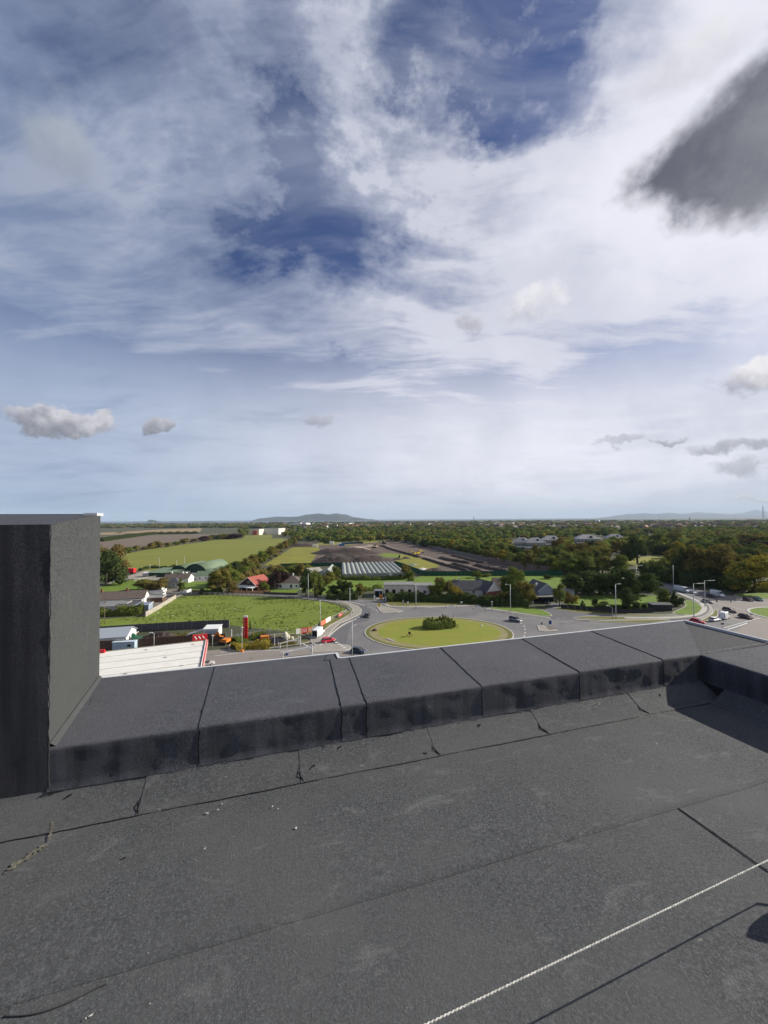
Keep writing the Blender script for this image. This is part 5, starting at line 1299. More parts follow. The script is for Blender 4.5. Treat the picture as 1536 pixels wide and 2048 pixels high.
def gable_house(label, px, py, w, d, wh, rh, rz, wall=None, roof=None, ridge='x', hip=0.0, chim=(), wins=(), cat='house', name='house', over=0.35, chm=None, shift=0.5, gablem=None):
    """front wall midpoint stands at (px, py); w along the front, d back from it"""
    wall = wall or M_WHITE; roof = roof or M_SLATE
    p = G(px, py); r = empty(name, (p.x, p.y, 0), rz, label, cat)
    x0, x1, y0, y1 = -w * shift, w * (1 - shift), 0.0, d
    mb = MB()
    if hip: mb.box(x0, x1, y0, y1, -0.02, wh)
    elif ridge == 'x': mb.extr([(y0, -0.02), (y1, -0.02), (y1, wh), ((y0 + y1) / 2, wh + rh), (y0, wh)], x0, x1, 0, 'x')
    else:
        mb.add([(x0, y0, -0.02), (x1, y0, -0.02), (x1, y0, wh), ((x0 + x1) / 2, y0, wh + rh), (x0, y0, wh), (x0, y1, -0.02), (x1, y1, -0.02), (x1, y1, wh), ((x0 + x1) / 2, y1, wh + rh), (x0, y1, wh)],
               [(0, 1, 2, 3, 4), (9, 8, 7, 6, 5), (1, 6, 7, 2), (5, 0, 4, 9), (2, 7, 8, 3), (4, 3, 8, 9)])
    mb.build('wall', wall, r)
    mb = MB(); t = 0.16
    if hip:
        X0, X1, Y0, Y1 = x0 - over, x1 + over, y0 - over, y1 + over
        if w >= d: rx0, rx1, ry0, ry1 = x0 + d / 2 * hip, x1 - d / 2 * hip, (y0 + y1) / 2, (y0 + y1) / 2
        else: rx0 = rx1 = (x0 + x1) / 2; ry0, ry1 = y0 + w / 2 * hip, y1 - w / 2 * hip
        z = wh + 0.003
        v = [(X0, Y0, z), (X1, Y0, z), (X1, Y1, z), (X0, Y1, z), (rx0, ry0, wh + rh), (rx1, ry1, wh + rh)]
        if w >= d: f = [(0, 1, 5, 4), (1, 2, 5), (2, 3, 4, 5), (3, 0, 4), (3, 2, 1, 0)]
        else: f = [(0, 1, 4), (1, 2, 5, 4), (2, 3, 5), (3, 0, 4, 5), (3, 2, 1, 0)]
        mb.add(v, f)
    elif ridge == 'x':
        ym = (y0 + y1) / 2; sl = rh / (d / 2)
        mb.extr([(y0 - over, wh - over * sl), (ym, wh + rh), (ym, wh + rh + t), (y0 - over, wh - over * sl + t)], x0 - over, x1 + over, 0, 'x')
        mb.extr([(ym, wh + rh), (y1 + over, wh - over * sl), (y1 + over, wh - over * sl + t), (ym, wh + rh + t)], x0 - over, x1 + over, 0, 'x')
    else:
        xm = (x0 + x1) / 2; sl = rh / (w / 2)
        for a, b, za, zb in ((x0 - over, xm, wh - over * sl, wh + rh), (xm, x1 + over, wh + rh, wh - over * sl)):
            mb.add([(a, y0 - over, za), (b, y0 - over, zb), (b, y1 + over, zb), (a, y1 + over, za), (a, y0 - over, za + t), (b, y0 - over, zb + t), (b, y1 + over, zb + t), (a, y1 + over, za + t)],
                   [(3, 2, 1, 0), (4, 5, 6, 7), (0, 1, 5, 4), (1, 2, 6, 5), (2, 3, 7, 6), (3, 0, 4, 7)])
        # white barge boards
        bb = MB()
        for a, b, za, zb in ((x0 - over, xm, wh - over * sl, wh + rh), (x1 + over, xm, wh - over * sl, wh + rh)):
            bb.bar((a, y0 - over - 0.03, za + 0.02), (b, y0 - over - 0.03, zb + 0.02), 0.05, 0.22)
        bb.build('barge_board', M_FRAME, r)['kind'] = 'stuff'
    ro = mb.build('roof', roof, r)
    for (cx_, cy_, ch) in chim:
        c = MB(); c.box(cx_ - 0.35, cx_ + 0.35, cy_ - 0.3, cy_ + 0.3, wh + 0.3, wh + rh + ch); c.box(cx_ - 0.42, cx_ + 0.42, cy_ - 0.37, cy_ + 0.37, wh + rh + ch + 0.001, wh + rh + ch + 0.12)
        c.tube([(cx_, cy_, wh + rh + ch + 0.12), (cx_, cy_, wh + rh + ch + 0.45)], 0.12, 8)
        c.build('chimney', chm or M_BRICK, ro)
    for q in wins:
        side, a, z, ww, hh = q[:5]; dr = len(q) > 5
        window(r, a, z, ww, hh, y0 if side == 'front' else (x1 if side == 'right' else x0), side, door=dr)
    return r
# farm cottages on the left
gable_house('long white cottage row with brown roof and two red chimneys', 288, 1209, 26, 7, 3.0, 2.6, face_to(200, 1211, 288, 1206), M_WHITE, M_BROWNR, shift=1.0, name='cottage_row',
            chim=((-7.5, 3.5, 1.1), (-17, 3.5, 1.1)), wins=(('front', -3, 1.0, 1.1, 1.1), ('front', -6, 0.9, 0.8, 1.2), ('front', -9.5, 0.8, 1.6, 1.2), ('front', -13, 0.8, 1.2, 1.2), ('right', 2.2, 1.0, 0.8, 1.3), ('right', 4.6, 1.0, 0.9, 1.0)))
for lb, px, py, w, d, h0, h1, rz, mr_, mw in (
    ('pale flat sheet roof shed nearest the left upstand, behind the hedge', 222, 1224, 9, 6, 2.2, 2.9, 0.12, M_FELTG, M_GREYW),
    ('dark felt roofed shed in the middle behind the hedge', 250, 1224, 8.5, 5.5, 2.2, 2.7, 0.12, mat('dark_felt', (0.09, 0.085, 0.08), 0.9, 0.3, 1), M_GREYW),
    ('blue grey shed beside the concrete panel wall', 283, 1223, 5.0, 4.5, 2.4, 2.7, 0.2, mat('blueish_roof', (0.20, 0.24, 0.30), 0.8, 0.2, 1), M_BLUEG),
    ('low lean to roof directly in front of the white cottages', 268, 1211, 6, 3.5, 2.3, 2.9, 0.12, M_FELTG, M_GREYW),
    ('long low shed with grey roof right of the white gable', 305, 1205, 8, 4, 2.0, 2.5, 0.15, M_FELTG, M_TIMB),
    ('small outbuilding with white front beside the yard', 314, 1196, 5, 3, 1.8, 2.2, 0.1, M_FELTG, M_WHITE),
    ('dark flat roofed lean to at the left behind the pole', 206, 1212, 5, 4, 2.6, 3.0, 0.1, M_SLATE, M_SLATE)):
    p = G(px, py); r = empty('shed', (p.x, p.y, 0), rz, lb, 'shed')
    MB().extr([(0, -0.02), (d, -0.02), (d, h1), (0, h0)], -w / 2, w / 2, 0, 'x').build('wall', mw, r)
    MB().extr([(-0.3, h0 - 0.01), (d + 0.2, h1 + 0.02), (d + 0.2, h1 + 0.14), (-0.3, h0 + 0.11)], -w / 2 - 0.2, w / 2 + 0.2, 0, 'x').build('roof', mr_, r)
    MB().bar((w / 2 + 0.24, -0.3, h0 + 0.08), (w / 2 + 0.24, d + 0.2, h1 + 0.11), 0.08, 0.2).build('barge_board', M_FRAME, r)
    window(r, -w * 0.2, 0.9, 1.0, 0.9, 0)
gable_house('white gabled farm bungalow with grey roof behind the brown bush', 352, 1166, 14, 7, 2.8, 2.2, 0.05, M_WHITE, M_BROWNR, chim=((-4, 3.5, 0.9), (2.2, 3.5, 0.9)), chm=M_WHITE, wins=(('front', -4, 0.9, 1.2, 1.1), ('front', 3.5, 0.9, 1.2, 1.1), ('right', 3.2, 0.9, 1.1, 1.1)), name='bungalow')
gable_house('small hipped wing of the farm with pale walls and grey slates', 344, 1175, 6.5, 6, 2.7, 2.2, 0.02, M_GREYW, M_SLATE, hip=1.0, wins=(('front', 0.8, 0.8, 1.0, 1.2), ('right', 3, 0.8, 1.0, 1.1)), name='house_wing')
gable_house('tiny cream cabin with red end at the garden gate', 317, 1180, 3.2, 3, 2.2, 1.1, 0.1, M_WHITE, M_REDR, name='cabin', cat='cabin', wins=(('front', 0, 0.6, 0.9, 1.3, 1),))
# barrel roofed barns
def barrel(label, px, py, w, d, hs, rise, rz, name='barn'):
    p = G(px, py); r = empty(name, (p.x, p.y, 0), rz, label, 'barn'); n = 14
    arc = [(-w / 2 + w * i / n, hs + rise * math.sin(math.pi * i / n) ** 0.75) for i in range(n + 1)]
    MB().extr([(-w / 2, -0.02), (w / 2, -0.02)] + arc[::-1], d, 0.4, 0, 'y').build('wall', M_GREEND, r)
    mb = MB(); V_ = []
    for y in (0.0, d + 0.3):
        for (x, z) in arc: V_.append((x * 1.02, y, z + 0.12))
    for y in (0.0, d + 0.3):
        for (x, z) in arc: V_.append((x * 1.02, y, z + 0.0))
    k_ = n + 1
    mb.add(V_, [(i, i + 1, k_ + i + 1, k_ + i) for i in range(n)] + [(2 * k_ + i, 2 * k_ + i + 1, i + 1, i) for i in range(n)] + [(k_ + i, k_ + i + 1, 3 * k_ + i + 1, 3 * k_ + i) for i in range(n)], 0, True)
    mb.build('roof', M_GREEN, r)
    MB().box(-w / 2 + 0.6, w / 2 - 0.6, 0.28, 0.395, 0, 2.0).build('door', M_WHITE, r)
    return r
barrel('larger green barrel roofed barn with dark arched front', 390, 1152, 14.5, 30, 3.6, 4.2, -0.10)
barrel('smaller green barrel roofed barn, left of the larger one', 357, 1150, 11.0, 28, 3.2, 3.0, -0.10)
for lb, px, py, w, d, h0, h1, rz, mr_, mw in (
    ('green lean to shed stretching left of the barrel barns', 325, 1154, 21, 16, 2.6, 3.9, -0.08, M_GREEN, M_GREEND),
    ('pale green low roofed shed in front of the smaller barrel barn', 353, 1154, 12.5, 7, 2.9, 3.7, -0.05, M_GREEN, M_WHITE),
    ('green lean to joined to the right of the larger barrel barn', 420, 1152, 11, 18, 3.2, 4.3, -0.1, M_GREEN, M_GREEND),
    ('small white hut at the left end of the green lean to', 291, 1154, 4.0, 4, 2.4, 2.6, -0.08, M_WHITE, M_GREYW)):
    p = G(px, py); r = empty('shed', (p.x, p.y, 0), rz, lb, 'shed')
    MB().extr([(0, -0.02), (d, -0.02), (d, h1), (0, h0)], -w / 2, w / 2, 0, 'x').build('wall', mw, r)
    MB().extr([(-0.3, h0 - 0.01), (d + 0.2, h1 + 0.02), (d + 0.2, h1 + 0.14), (-0.3, h0 + 0.11)], -w / 2 - 0.2, w / 2 + 0.2, 0, 'x').build('roof', mr_, r)
gable_house('white walled shed with green roof right of the barrel barns', 408, 1160, 11, 8, 2.6, 2.2, -0.04, M_WHITE, M_GREEN, name='shed', cat='shed', wins=(('front', -2.6, 0.8, 1.0, 1.0), ('front', 1.0, 0.8, 1.0, 1.0)))
# chalet with the red roof
r = gable_house('chalet with bright red roof slope and dark gable front', 497, 1183, 11.0, 10.5, 3.2, 3.9, -0.42, mat('dark_boards', (0.045, 0.035, 0.032), 0.9, 0.3, 1.5), M_REDR, ridge='y', name='chalet', over=0.7, wins=(('right', 3, 1.3, 0.8, 1.4), ('right', 5, 1.3, 0.8, 1.4), ('right', 7, 1.3, 0.8, 1.4), ('front', 0, 4.2, 1.4, 1.1)))
MB().box(5.5, 5.62, 0.4, 10.2, 0.9, 3.0).build('brick_band', M_BRICKO, r)
MB().extr([(-3.2, 2.45), (0.0, 3.0), (0.0, 3.12), (-3.2, 2.57)], -5.4, 5.6, 0, 'x').build('porch_roof', M_WHITE, r)
for x in (-5.2, -1.7, 1.7, 5.3): MB().box(x - 0.1, x + 0.1, -3.05, -2.85, 0, 2.46).build('porch_post', M_FRAME, r)
window(r, -0.2, 0, 1.3, 2.2, 0, door=True)
w_ = empty('garden_wall', (*G(504, 1187)[:2], 0), -0.02, 'orange brick garden wall in front of the chalet', 'wall')
for i in range(6): MB().box(-9 + i * 3, -6.04 + i * 3, -0.15, 0.15, -0.02, 1.25).build('brick_panel', M_BRICKO, w_)
for i in range(7): MB().box(-9.2 + i * 3, -8.86 + i * 3, -0.2, 0.2, -0.02, 1.5).build('pier', M_BRICK, w_)
gable_house('white bungalow with hipped brown roof and two white chimneys', 577, 1178, 12.5, 9, 3.0, 3.3, -0.06, M_WHITE, M_BROWNR, hip=1.0, chim=((-2.4, 4.2, 0.8), (0.9, 5.0, 0.9)), chm=M_WHITE, name='bungalow',
            wins=(('front', -4.2, 0.6, 1.3, 1.7), ('front', 1.4, 0.6, 1.3, 1.7), ('front', 4.2, 0.9, 1.1, 1.2), ('right', 3, 0.9, 1.0, 1.2), ('right', 6, 0.9, 1.0, 1.2)))
gable_house('low white annexe at the left of the white bungalow', 558, 1176, 4.6, 5, 2.3, 0.9, -0.06, M_WHITE, M_FELTG, name='annexe', cat='annexe', wins=(('front', 0, 0.8, 1.0, 1.0),))
sheet('lawn', [(530, 1184), (535, 1178), (600, 1178), (592, 1186), (530, 1186)], M_GRASS, 0.08)
# glasshouses
def greenhouse(label, px, py, nb, bw, L_, rz, he, rise, endm=None):
    p = G(px, py); r = empty('greenhouse', (p.x, p.y, 0), rz, label, 'greenhouse')
    for i in range(nb):
        x0 = i * bw; n = 6
        arc = [(x0 + 0.03 + (bw - 0.06) * q / n, he + rise * math.sin(math.pi * q / n) ** 0.8) for q in range(n + 1)]
        b = MB(); b.extr([(x0 + 0.03, 0), (x0 + bw - 0.03, 0)] + arc[::-1], L_ + 0.0, 0.0, 0, 'y'); b.build('bay', M_GGLASS, r)
        g = MB()
        for q in range(int(L_ / 6)):
            for (x, z) in (arc[1], arc[5]): g.bar((x, 0.05 + q * 6, z + 0.02), (x, 0.1 + q * 6 + 0.05, z + 0.02), 0.05, 0.05)
        g.bar((x0 + 0.01, 0.0, he + 0.03), (x0 + 0.01, L_, he + 0.03), 0.16, 0.12)
        gt = g.build('gutter', M_DARK, r); gt['kind'] = 'stuff'
    MB().box(0, nb * bw, -0.14, -0.02, 0, 0.9).build('base_wall', mat('low_wall', (0.18, 0.16, 0.13), 0.9, 0.2, 1), r)
    MB().box(nb * bw * 0.72, nb * bw * 0.72 + 1.8, -0.24, -0.15, 0, 2.4).build('door', M_FRAME, r)
    return r
za = math.atan2((G(684, 1132).x - G(684, 1157).x), (G(684, 1132).y - G(684, 1157).y))
greenhouse('long ribbed greenhouse of many grey glass bays', 684, 1157, 13, 3.1, 62, 0.115, 2.0, 1.05)
gable_house('grey glass roofed greenhouse left of the ribbed one', 655, 1157, 7.5, 26, 2.6, 3.0, 0.02, M_GGLASS, M_GGLASS, ridge='y', name='greenhouse', cat='greenhouse')
gable_house('old pale sheet roofed shed left of the small greenhouse', 634, 1150, 8.5, 16, 2.2, 1.6, 0.5, M_GREYW, mat('pale_sheet', (0.36, 0.33, 0.28), 0.8, 0.25, 0.6), name='shed', cat='shed')
# flat roofed pale building with open doorways
def flat_block(label, px0, px1, py, pyt, d, openings, wall, rz=None, name='building', cat='building', par=0.25):
    a = G(px0, py); b = G(px1, py if rz is None else py); rz_ = math.atan2(b.y - a.y, b.x - a.x) + (rz or 0); w = (b - a).length
    h = HT(a, pyt); r = empty(name, (a.x, a.y, 0), rz_, label, cat)
    MB().box(0, w, 0, d, -0.02, h).build('wall', wall, r)
    MB().box(-0.15, w + 0.15, -0.15, d + 0.15, h + 0.002, h + par).build('roof', M_FELTG, r)
    for (t, z, ww, hh, kind) in openings:
        if kind == 'open':
            o = MB(); o.box(w * t - ww / 2, w * t + ww / 2, -0.03, -0.004, z, z + hh); o.build('doorway', M_DARK, r)
        else: window(r, w * t, z, ww, hh, 0, door=(kind == 'door'))
    return r, w, h
flat_block('unfinished pale flat roofed building with four dark doorways', 768, 828, 1193, 1170.5, 9, [(t, 0.7, 1.5, 2.6, 'open') for t in (0.10, 0.33, 0.60, 0.86)], mat('bare_plaster', (0.56, 0.50, 0.43), 0.9, 0.12, 0.7))
flat_block('lower pale wing with small windows joined to the flat roofed building', 829, 867, 1192, 1172, 8, [(0.18, 1.2, 1.0, 1.4, 'win'), (0.55, 1.2, 1.6, 1.4, 'win'), (0.85, 1.2, 1.0, 1.4, 'win')], mat('pale_pink_render', (0.58, 0.52, 0.50), 0.9, 0.1, 0.7))
sheet('yard', [(768, 1201), (768, 1192), (870, 1192), (866, 1198), (830, 1199)], mat('gravel_yard', (0.20, 0.185, 0.165), 0.95, 0.25, 0.6), 0.07)
p = G(757, 1193); r = empty('shelter', (p.x, p.y, 0), 0.02, 'white framed open shelter behind the orange door', 'shelter')
MB().box(-1.9, 1.9, -0.1, 2.6, 2.6, 2.95).build('roof', M_FRAME, r)
for x in (-1.8, 0.5, 1.8): MB().box(x - 0.08, x + 0.08, -0.06, 0.06, 0, 2.6).build('post', M_FRAME, r)
MB().box(-1.8, 1.8, 2.3, 2.5, 0, 2.59).build('back_panel', M_DARK, r)
sheet('gateway', [(750, 1204), (752, 1196), (770, 1195), (771, 1204)], M_CONC, 0.075)
p = G(762, 1199); tag(MB().box(-0.55, 0.55, -0.06, 0.06, 0.0, 2.1).build('orange_door', M_OR, None, (p.x, p.y, 0.08), 0.3), 'orange timber door standing in the gateway', 'door')
for px, py, lb in ((749, 1203, 'white gate pillar left of the orange door'), (771.5, 1203, 'white gate pillar right of the orange door'), (711, 1197, 'white oval signboard against the dark hedge')):
    p = G(px, py); mb = MB()
    if px == 711:
        mb.tube([(0, 0, 0.4), (0, 0.01, 0.8), (0, 0, 1.6), (0, 0, 2.3)], 0.28, 8, 0, 0.34)
    else: mb.box(-0.25, 0.25, -0.25, 0.25, 0, 2.2); mb.box(-0.32, 0.32, -0.32, 0.32, 2.201, 2.35)
    tag(mb.build('gate_pillar' if px != 711 else 'signboard', M_WHITE, None, (p.x, p.y, 0.0)), lb, 'pillar' if px != 711 else 'sign')
# houses in the middle
gable_house('grey house with white dormer behind the roadside trees', 936, 1198, 13, 8, 4.2, 3.4, -0.10, M_GREYW, M_SLATE, chim=((-3.5, 4, 1.0),), chm=M_GREYW, wins=(('front', -3.5, 1.0, 1.1, 1.2), ('front', 2.5, 2.6, 1.1, 1.2)))
gable_house('small white dormer gable facing the road', 955, 1195, 3.4, 4, 5.0, 1.7, -0.10, M_WHITE, M_SLATE, ridge='y', name='house_wing', wins=(('front', 0, 3.6, 1.0, 1.2),))
gable_house('red brick house with white upper gable and black roof', 988, 1199, 8.0, 12, 3.6, 4.0, 0.42, M_BRICK, M_SLATE, ridge='y', wins=(('front', 0, 3.9, 1.2, 1.7), ('front', -1.8, 0.9, 1.2, 1.2), ('front', 1.8, 0.9, 1.2, 1.2), ('left', 4, 1.0, 1.3, 1.2)))
p = G(988, 1199); MB().extr([(-3.9, 3.65), (3.9, 3.65), (0, 7.45)], 0.0, -0.04, 0, 'y').build('gable_panel', M_WHITE, [o for o in COL.objects if o.name.startswith('house') and o.get('label', '').startswith('red brick')][0])
gable_house('white gable end with brown tiles just behind the brick house', 1004, 1188, 8, 8, 4.4, 2.6, -0.2, M_WHITE, M_BROWNR, chim=((2, 4, 0.8),))
gable_house('blue grey gabled house with dark roof and white chimney', 1094, 1203, 7.5, 13, 4.6, 3.0, 0.06, M_BLUEG, M_SLATE, ridge='y', chim=((-2.2, 5.0, -0.6),), chm=M_WHITE)
p = G(1094, 1207); r = empty('carport', (p.x, p.y, 0), 0.04, 'flat roofed carport with dark opening below the blue grey house', 'carport')
MB().box(-4.3, 4.3, -0.2, 3.2, 2.5, 2.85).build('roof', mat('carport_fascia', (0.17, 0.17, 0.14), 0.8, 0.15, 1), r)
for x in (-4.2, -1.4, 1.4, 4.2): MB().box(x - 0.1, x + 0.1, -0.15, 0.05, -0.02, 2.5).build('post', M_DARK, r)
MB().box(-4.3, 4.3, 3.0, 3.2, -0.02, 2.49).build('back_wall', M_DARK, r)
gable_house('little grey roofed hut right of the pale green tree', 1137, 1196, 4.5, 4, 2.2, 1.6, -0.35, M_GREYW, M_FELTG, name='hut', cat='hut')
# office park
def office(label, px, py, w, d, rz):
    p = G(px, py); r = empty('office_building', (p.x, p.y, 0), rz, label, 'office')
    MB().box(-w / 2, w / 2, 0, d, -0.02, 9).build('wall', mat('office_wall', (0.36, 0.36, 0.36), 0.7, 0.1, 0.3), r)
    for i in range(2):
        for k in range(7):
            a = -w / 2 + w * (k + 0.5) / 7
            window(r, a, 1.2 + i * 4, w / 7 * 0.7, 2.0, 0)
        for k in range(4): window(r, d * (k + 0.5) / 4, 1.2 + i * 4, d / 4 * 0.7, 2.0, w / 2, 'right')
    MB().box(-w / 2 - 0.4, w / 2 + 0.4, -0.6, -0.06, 3.3, 4.6).build('white_band', M_WHITE, r)
    o = 1.2; h = 14; X0, X1, Y0, Y1 = -w / 2 - o, w / 2 + o, -o, d + o
    MB().add([(X0, Y0, 9.01), (X1, Y0, 9.01), (X1, Y1, 9.01), (X0, Y1, 9.01), (-w * 0.20, d * 0.36, h), (w * 0.20, d * 0.36, h), (w * 0.20, d * 0.64, h), (-w * 0.20, d * 0.64, h)],
             [(3, 2, 1, 0), (4, 5, 6, 7), (0, 1, 5, 4), (1, 2, 6, 5), (2, 3, 7, 6), (3, 0, 4, 7)]).build('roof', mat('office_roof', (0.30, 0.30, 0.285), 0.6, 0.1, 0.3), r)
    MB().extr([(-0.1, 9.4), (3.8, 9.4), (3.8, 13.0)], w * 0.05, w * 0.17, 0, 'x').build('dormer', M_GLASS, r)
office('grey office block with white band, left one of the office park', 1043, 1101, 17, 16, -0.35)
office('grey office block with pale hipped roof, right half of the front pair', 1072, 1102, 20, 17, -0.25)
office('grey office block behind the bronze tree', 1104, 1095, 22, 20, -0.3)
office('grey office block standing apart to the right with pale roof', 1178, 1092, 27, 24, -0.3)
office('partly hidden office block far right with white roof glimpse', 1233, 1090, 20, 18, -0.3)
# far away pale buildings
M_FAR = mat('pale_cladding', (0.62, 0.60, 0.52), 0.8, 0.06, 0.05); M_FARW = mat('white_cladding', (0.72, 0.72, 0.72), 0.8, 0.05, 0.05)
for lb, px0, px1, py, pyt, d, m_, nwin in (
    ('cream warehouse block right of the pair behind the pasture', 527, 557, 1069, 1057, 40, M_FAR, 0), ('cream warehouse block with red corner, left of the pair', 505, 518, 1070, 1058.5, 40, M_FAR, 0),
    ('white hospital like block near the coast below the headland', 577, 610, 1053.0, 1047.5, 60, M_FARW, 6), ('tall white block at the right end of the hospital like block', 604, 612, 1053, 1045.5, 40, M_FARW, 3), ('grey white block behind the hospital like block', 592, 601, 1052, 1045.5, 40, M_FARW, 3),
    ('low white building with round end near the coast', 688, 699, 1050, 1046, 60, M_FARW, 2), ('long low pale industrial roof left of centre by the coast', 628, 655, 1050.4, 1047.4, 60, M_FAR, 0),
    ('long white industrial roof behind the site wood', 832, 870, 1052.5, 1048.8, 80, M_FARW, 0), ('bright white shed at the end of the long industrial roof', 852, 858, 1052.6, 1047.4, 60, M_FARW, 0),
    ('pale industrial sheds right of centre on the plain', 984, 1026, 1050.2, 1045.6, 90, M_FARW, 0), ('pale industrial sheds behind tree belt right of centre', 955, 975, 1050, 1047.2, 90, M_FAR, 0),
    ('white school like building far right on the plain', 1410, 1432, 1054.5, 1050.5, 40, M_FAR, 4), ('white low roof below the mountains', 1378, 1398, 1044.8, 1041.2, 80, M_FARW, 0),
    ('pale apartment block on the plain right of centre', 1193, 1198, 1044.6, 1040.6, 40, M_FARW, 2), ('flat pale roof on the plain between office park and mountains', 1185, 1205, 1053.2, 1050.2, 50, M_FAR, 0)):
    flat_block(lb, px0, px1, py, pyt, d, [((k + 0.5) / max(1, nwin), 4, 6, 5, 'win') for k in range(nwin)], m_, name='warehouse', cat='building', par=0.6)
p = G(505.5, 1070.2); tag(MB().box(0, 10, -1.5, 0.5, 0, 11).build('red_stair_tower', mat('dull_red', (0.35, 0.08, 0.06), 0.8), None, (p.x, p.y, 0)), 'dull red tower at the corner of the left cream warehouse', 'tower')
# suburbs
def far_house(v):
    mb = MB(); w, d, wh, rh = ((9, 8, 5, 3), (14, 8, 5, 3), (22, 8, 5, 3.2))[v]
    mb.extr([(0, 0), (d, 0), (d, wh), (d / 2, wh + rh), (0, wh)], -w / 2, w / 2, 0, 'x')
    mb.extr([(-0.4, wh - 0.3), (d / 2, wh + rh + 0.05), (d / 2, wh + rh + 0.3), (-0.4, wh)], -w / 2 - .3, w / 2 + .3, 1, 'x')
    mb.extr([(d / 2, wh + rh + 0.05), (d + 0.4, wh - 0.3), (d + 0.4, wh), (d / 2, wh + rh + 0.3)], -w / 2 - .3, w / 2 + .3, 1, 'x')
    for k in range(int(w / 3.5)):
        x = -w / 2 + 1.7 + k * 3.5
        for z in (1, 3.4): mb.box(x - .6, x + .6, -0.05, -0.01, z, z + 1.2, 2)
    mb.box(-w / 2 + 1, -w / 2 + 2, d / 2 - .5, d / 2 + .5, wh + 1, wh + rh + 1.3, 3)
    return mb
FH = []
for v in range(3):
    for wm, rm in ((M_WHITE, M_BROWNR), (M_BRICK, M_SLATE), (mat('cream_render', (0.5, 0.46, 0.38), 0.8), mat('terracotta', (0.22, 0.10, 0.07), 0.8, 0.2, 0.3))):
        mb = far_house(v); me = bpy.data.meshes.new('distant_house'); me.from_pydata(mb.v, [], mb.f); me.polygons.foreach_set('material_index', mb.m)
        for m_ in (wm, rm, M_GLASS, M_BRICK): me.materials.append(m_)
        me.update(); FH.append(me)
r9 = random.Random(21)
for _ in range(360):
    y = 1047 + 13 * r9.random() ** 1.1; x = r9.uniform(470, 1560)
    if x < 600 and y > 1052: continue
    if 640 < x < 980 and y > 1056: continue
    if inside_clear(x, y) : continue
    p = G(x, y); o = link('distant_house', r9.choice(FH), None, (p.x, p.y, 0), (0, 0, r9.uniform(-1.2, 1.2)), (1.25, 1.25, 1.5))
    tag(o, 'small distant suburban house among trees on the plain', 'house', 'distant suburban houses')
# masts and the two power station stacks
def mast(label, px, py, pyt, dist, r0, r1, bands, name='mast', cat='mast'):
    d0 = ray(px, 1030); d0 = Vector((d0.x, d0.y, 0)) / d0.y; q = d0 * dist
    h = HT(Vector((q.x, q.y, 0)), pyt); r = empty(name, (q.x, q.y, -1), 0, label, cat)
    n = 7 if bands else 1
    for i in range(n):
        a, b = h * i / n, h * (i + 1) / n; ra, rb = r0 + (r1 - r0) * i / n, r0 + (r1 - r0) * (i + 1) / n
        MB().tube([(0, 0, a), (0, 0, b)], ra, 12, 0, rb).build('shaft' if n == 1 else 'band', (mat('mast_grey', (0.20, 0.21, 0.23), 0.7) if not bands else (M_RED if i % 2 and i > 3 else mat('stack_grey', (0.22, 0.22, 0.24), 0.8))), r)
mast('tall power station chimney at far right horizon', 1525.3, 1036, 1009.5, 12500, 11, 7, True, 'chimney_stack', 'chimney')
mast('second power station chimney close behind the first', 1527.3, 1036, 1013, 12700, 11, 7, True, 'chimney_stack', 'chimney')
mast('slim grey water tower on the horizon right of centre', 947.5, 1040, 1032.8, 6800, 6, 6, False, 'water_tower', 'tower')
mast('small tower rising above the shore below the mountains', 1379, 1038, 1033.6, 5600, 9, 7, False, 'tower', 'tower')
mast('thin radio mast near the headland shore', 697, 1044, 1040, 5600, 3, 1.5, False)

# ---------------------------------------------------------------- vehicles
def paint(name, c, rough=0.28, metal=0.0):
    m = mat('paint_' + name, c, rough, 0.03, 2.0, spec=0.5, metal=metal); return m
M_TYRE = mat('tyre', (0.02, 0.02, 0.021), 0.9); M_RIM = mat('rim', (0.45, 0.45, 0.46), 0.35, metal=0.6)
M_LIGHT = mat('headlight_lens', (0.75, 0.76, 0.78), 0.15); M_TAIL = mat('tail_lens', (0.35, 0.01, 0.01), 0.3); M_CGLASS = mat('car_glass', (0.018, 0.02, 0.024), 0.08, spec=0.7)
M_BLACKP = mat('black_plastic', (0.018, 0.018, 0.02), 0.6); M_PLATE = mat('number_plate', (0.65, 0.65, 0.62), 0.6)
def loft(mb, secs, m=0):
    """secs: (x, half width low, half width high, z low, z high); rounded eight-point sections"""
    V_ = []; n = 8
    for (x, a, b, z0, z1) in secs:
        zm = z0 + (z1 - z0) * 0.45; r_ = min(0.12, (z1 - z0) * 0.2)
        V_ += [(x, -a * 0.92, z0), (x, -a, zm), (x, -b, z1 - r_), (x, -b + r_, z1), (x, b - r_, z1), (x, b, z1 - r_), (x, a, zm), (x, a * 0.92, z0)]
    Fq = [((i) * n + j, i * n + (j + 1) % n, (i + 1) * n + (j + 1) % n, (i + 1) * n + j) for i in range(len(secs) - 1) for j in range(n)]
    Fq += [tuple(range(n)), tuple(reversed(range((len(secs) - 1) * n, len(secs) * n)))]
    mb.add(V_, Fq, m, False)
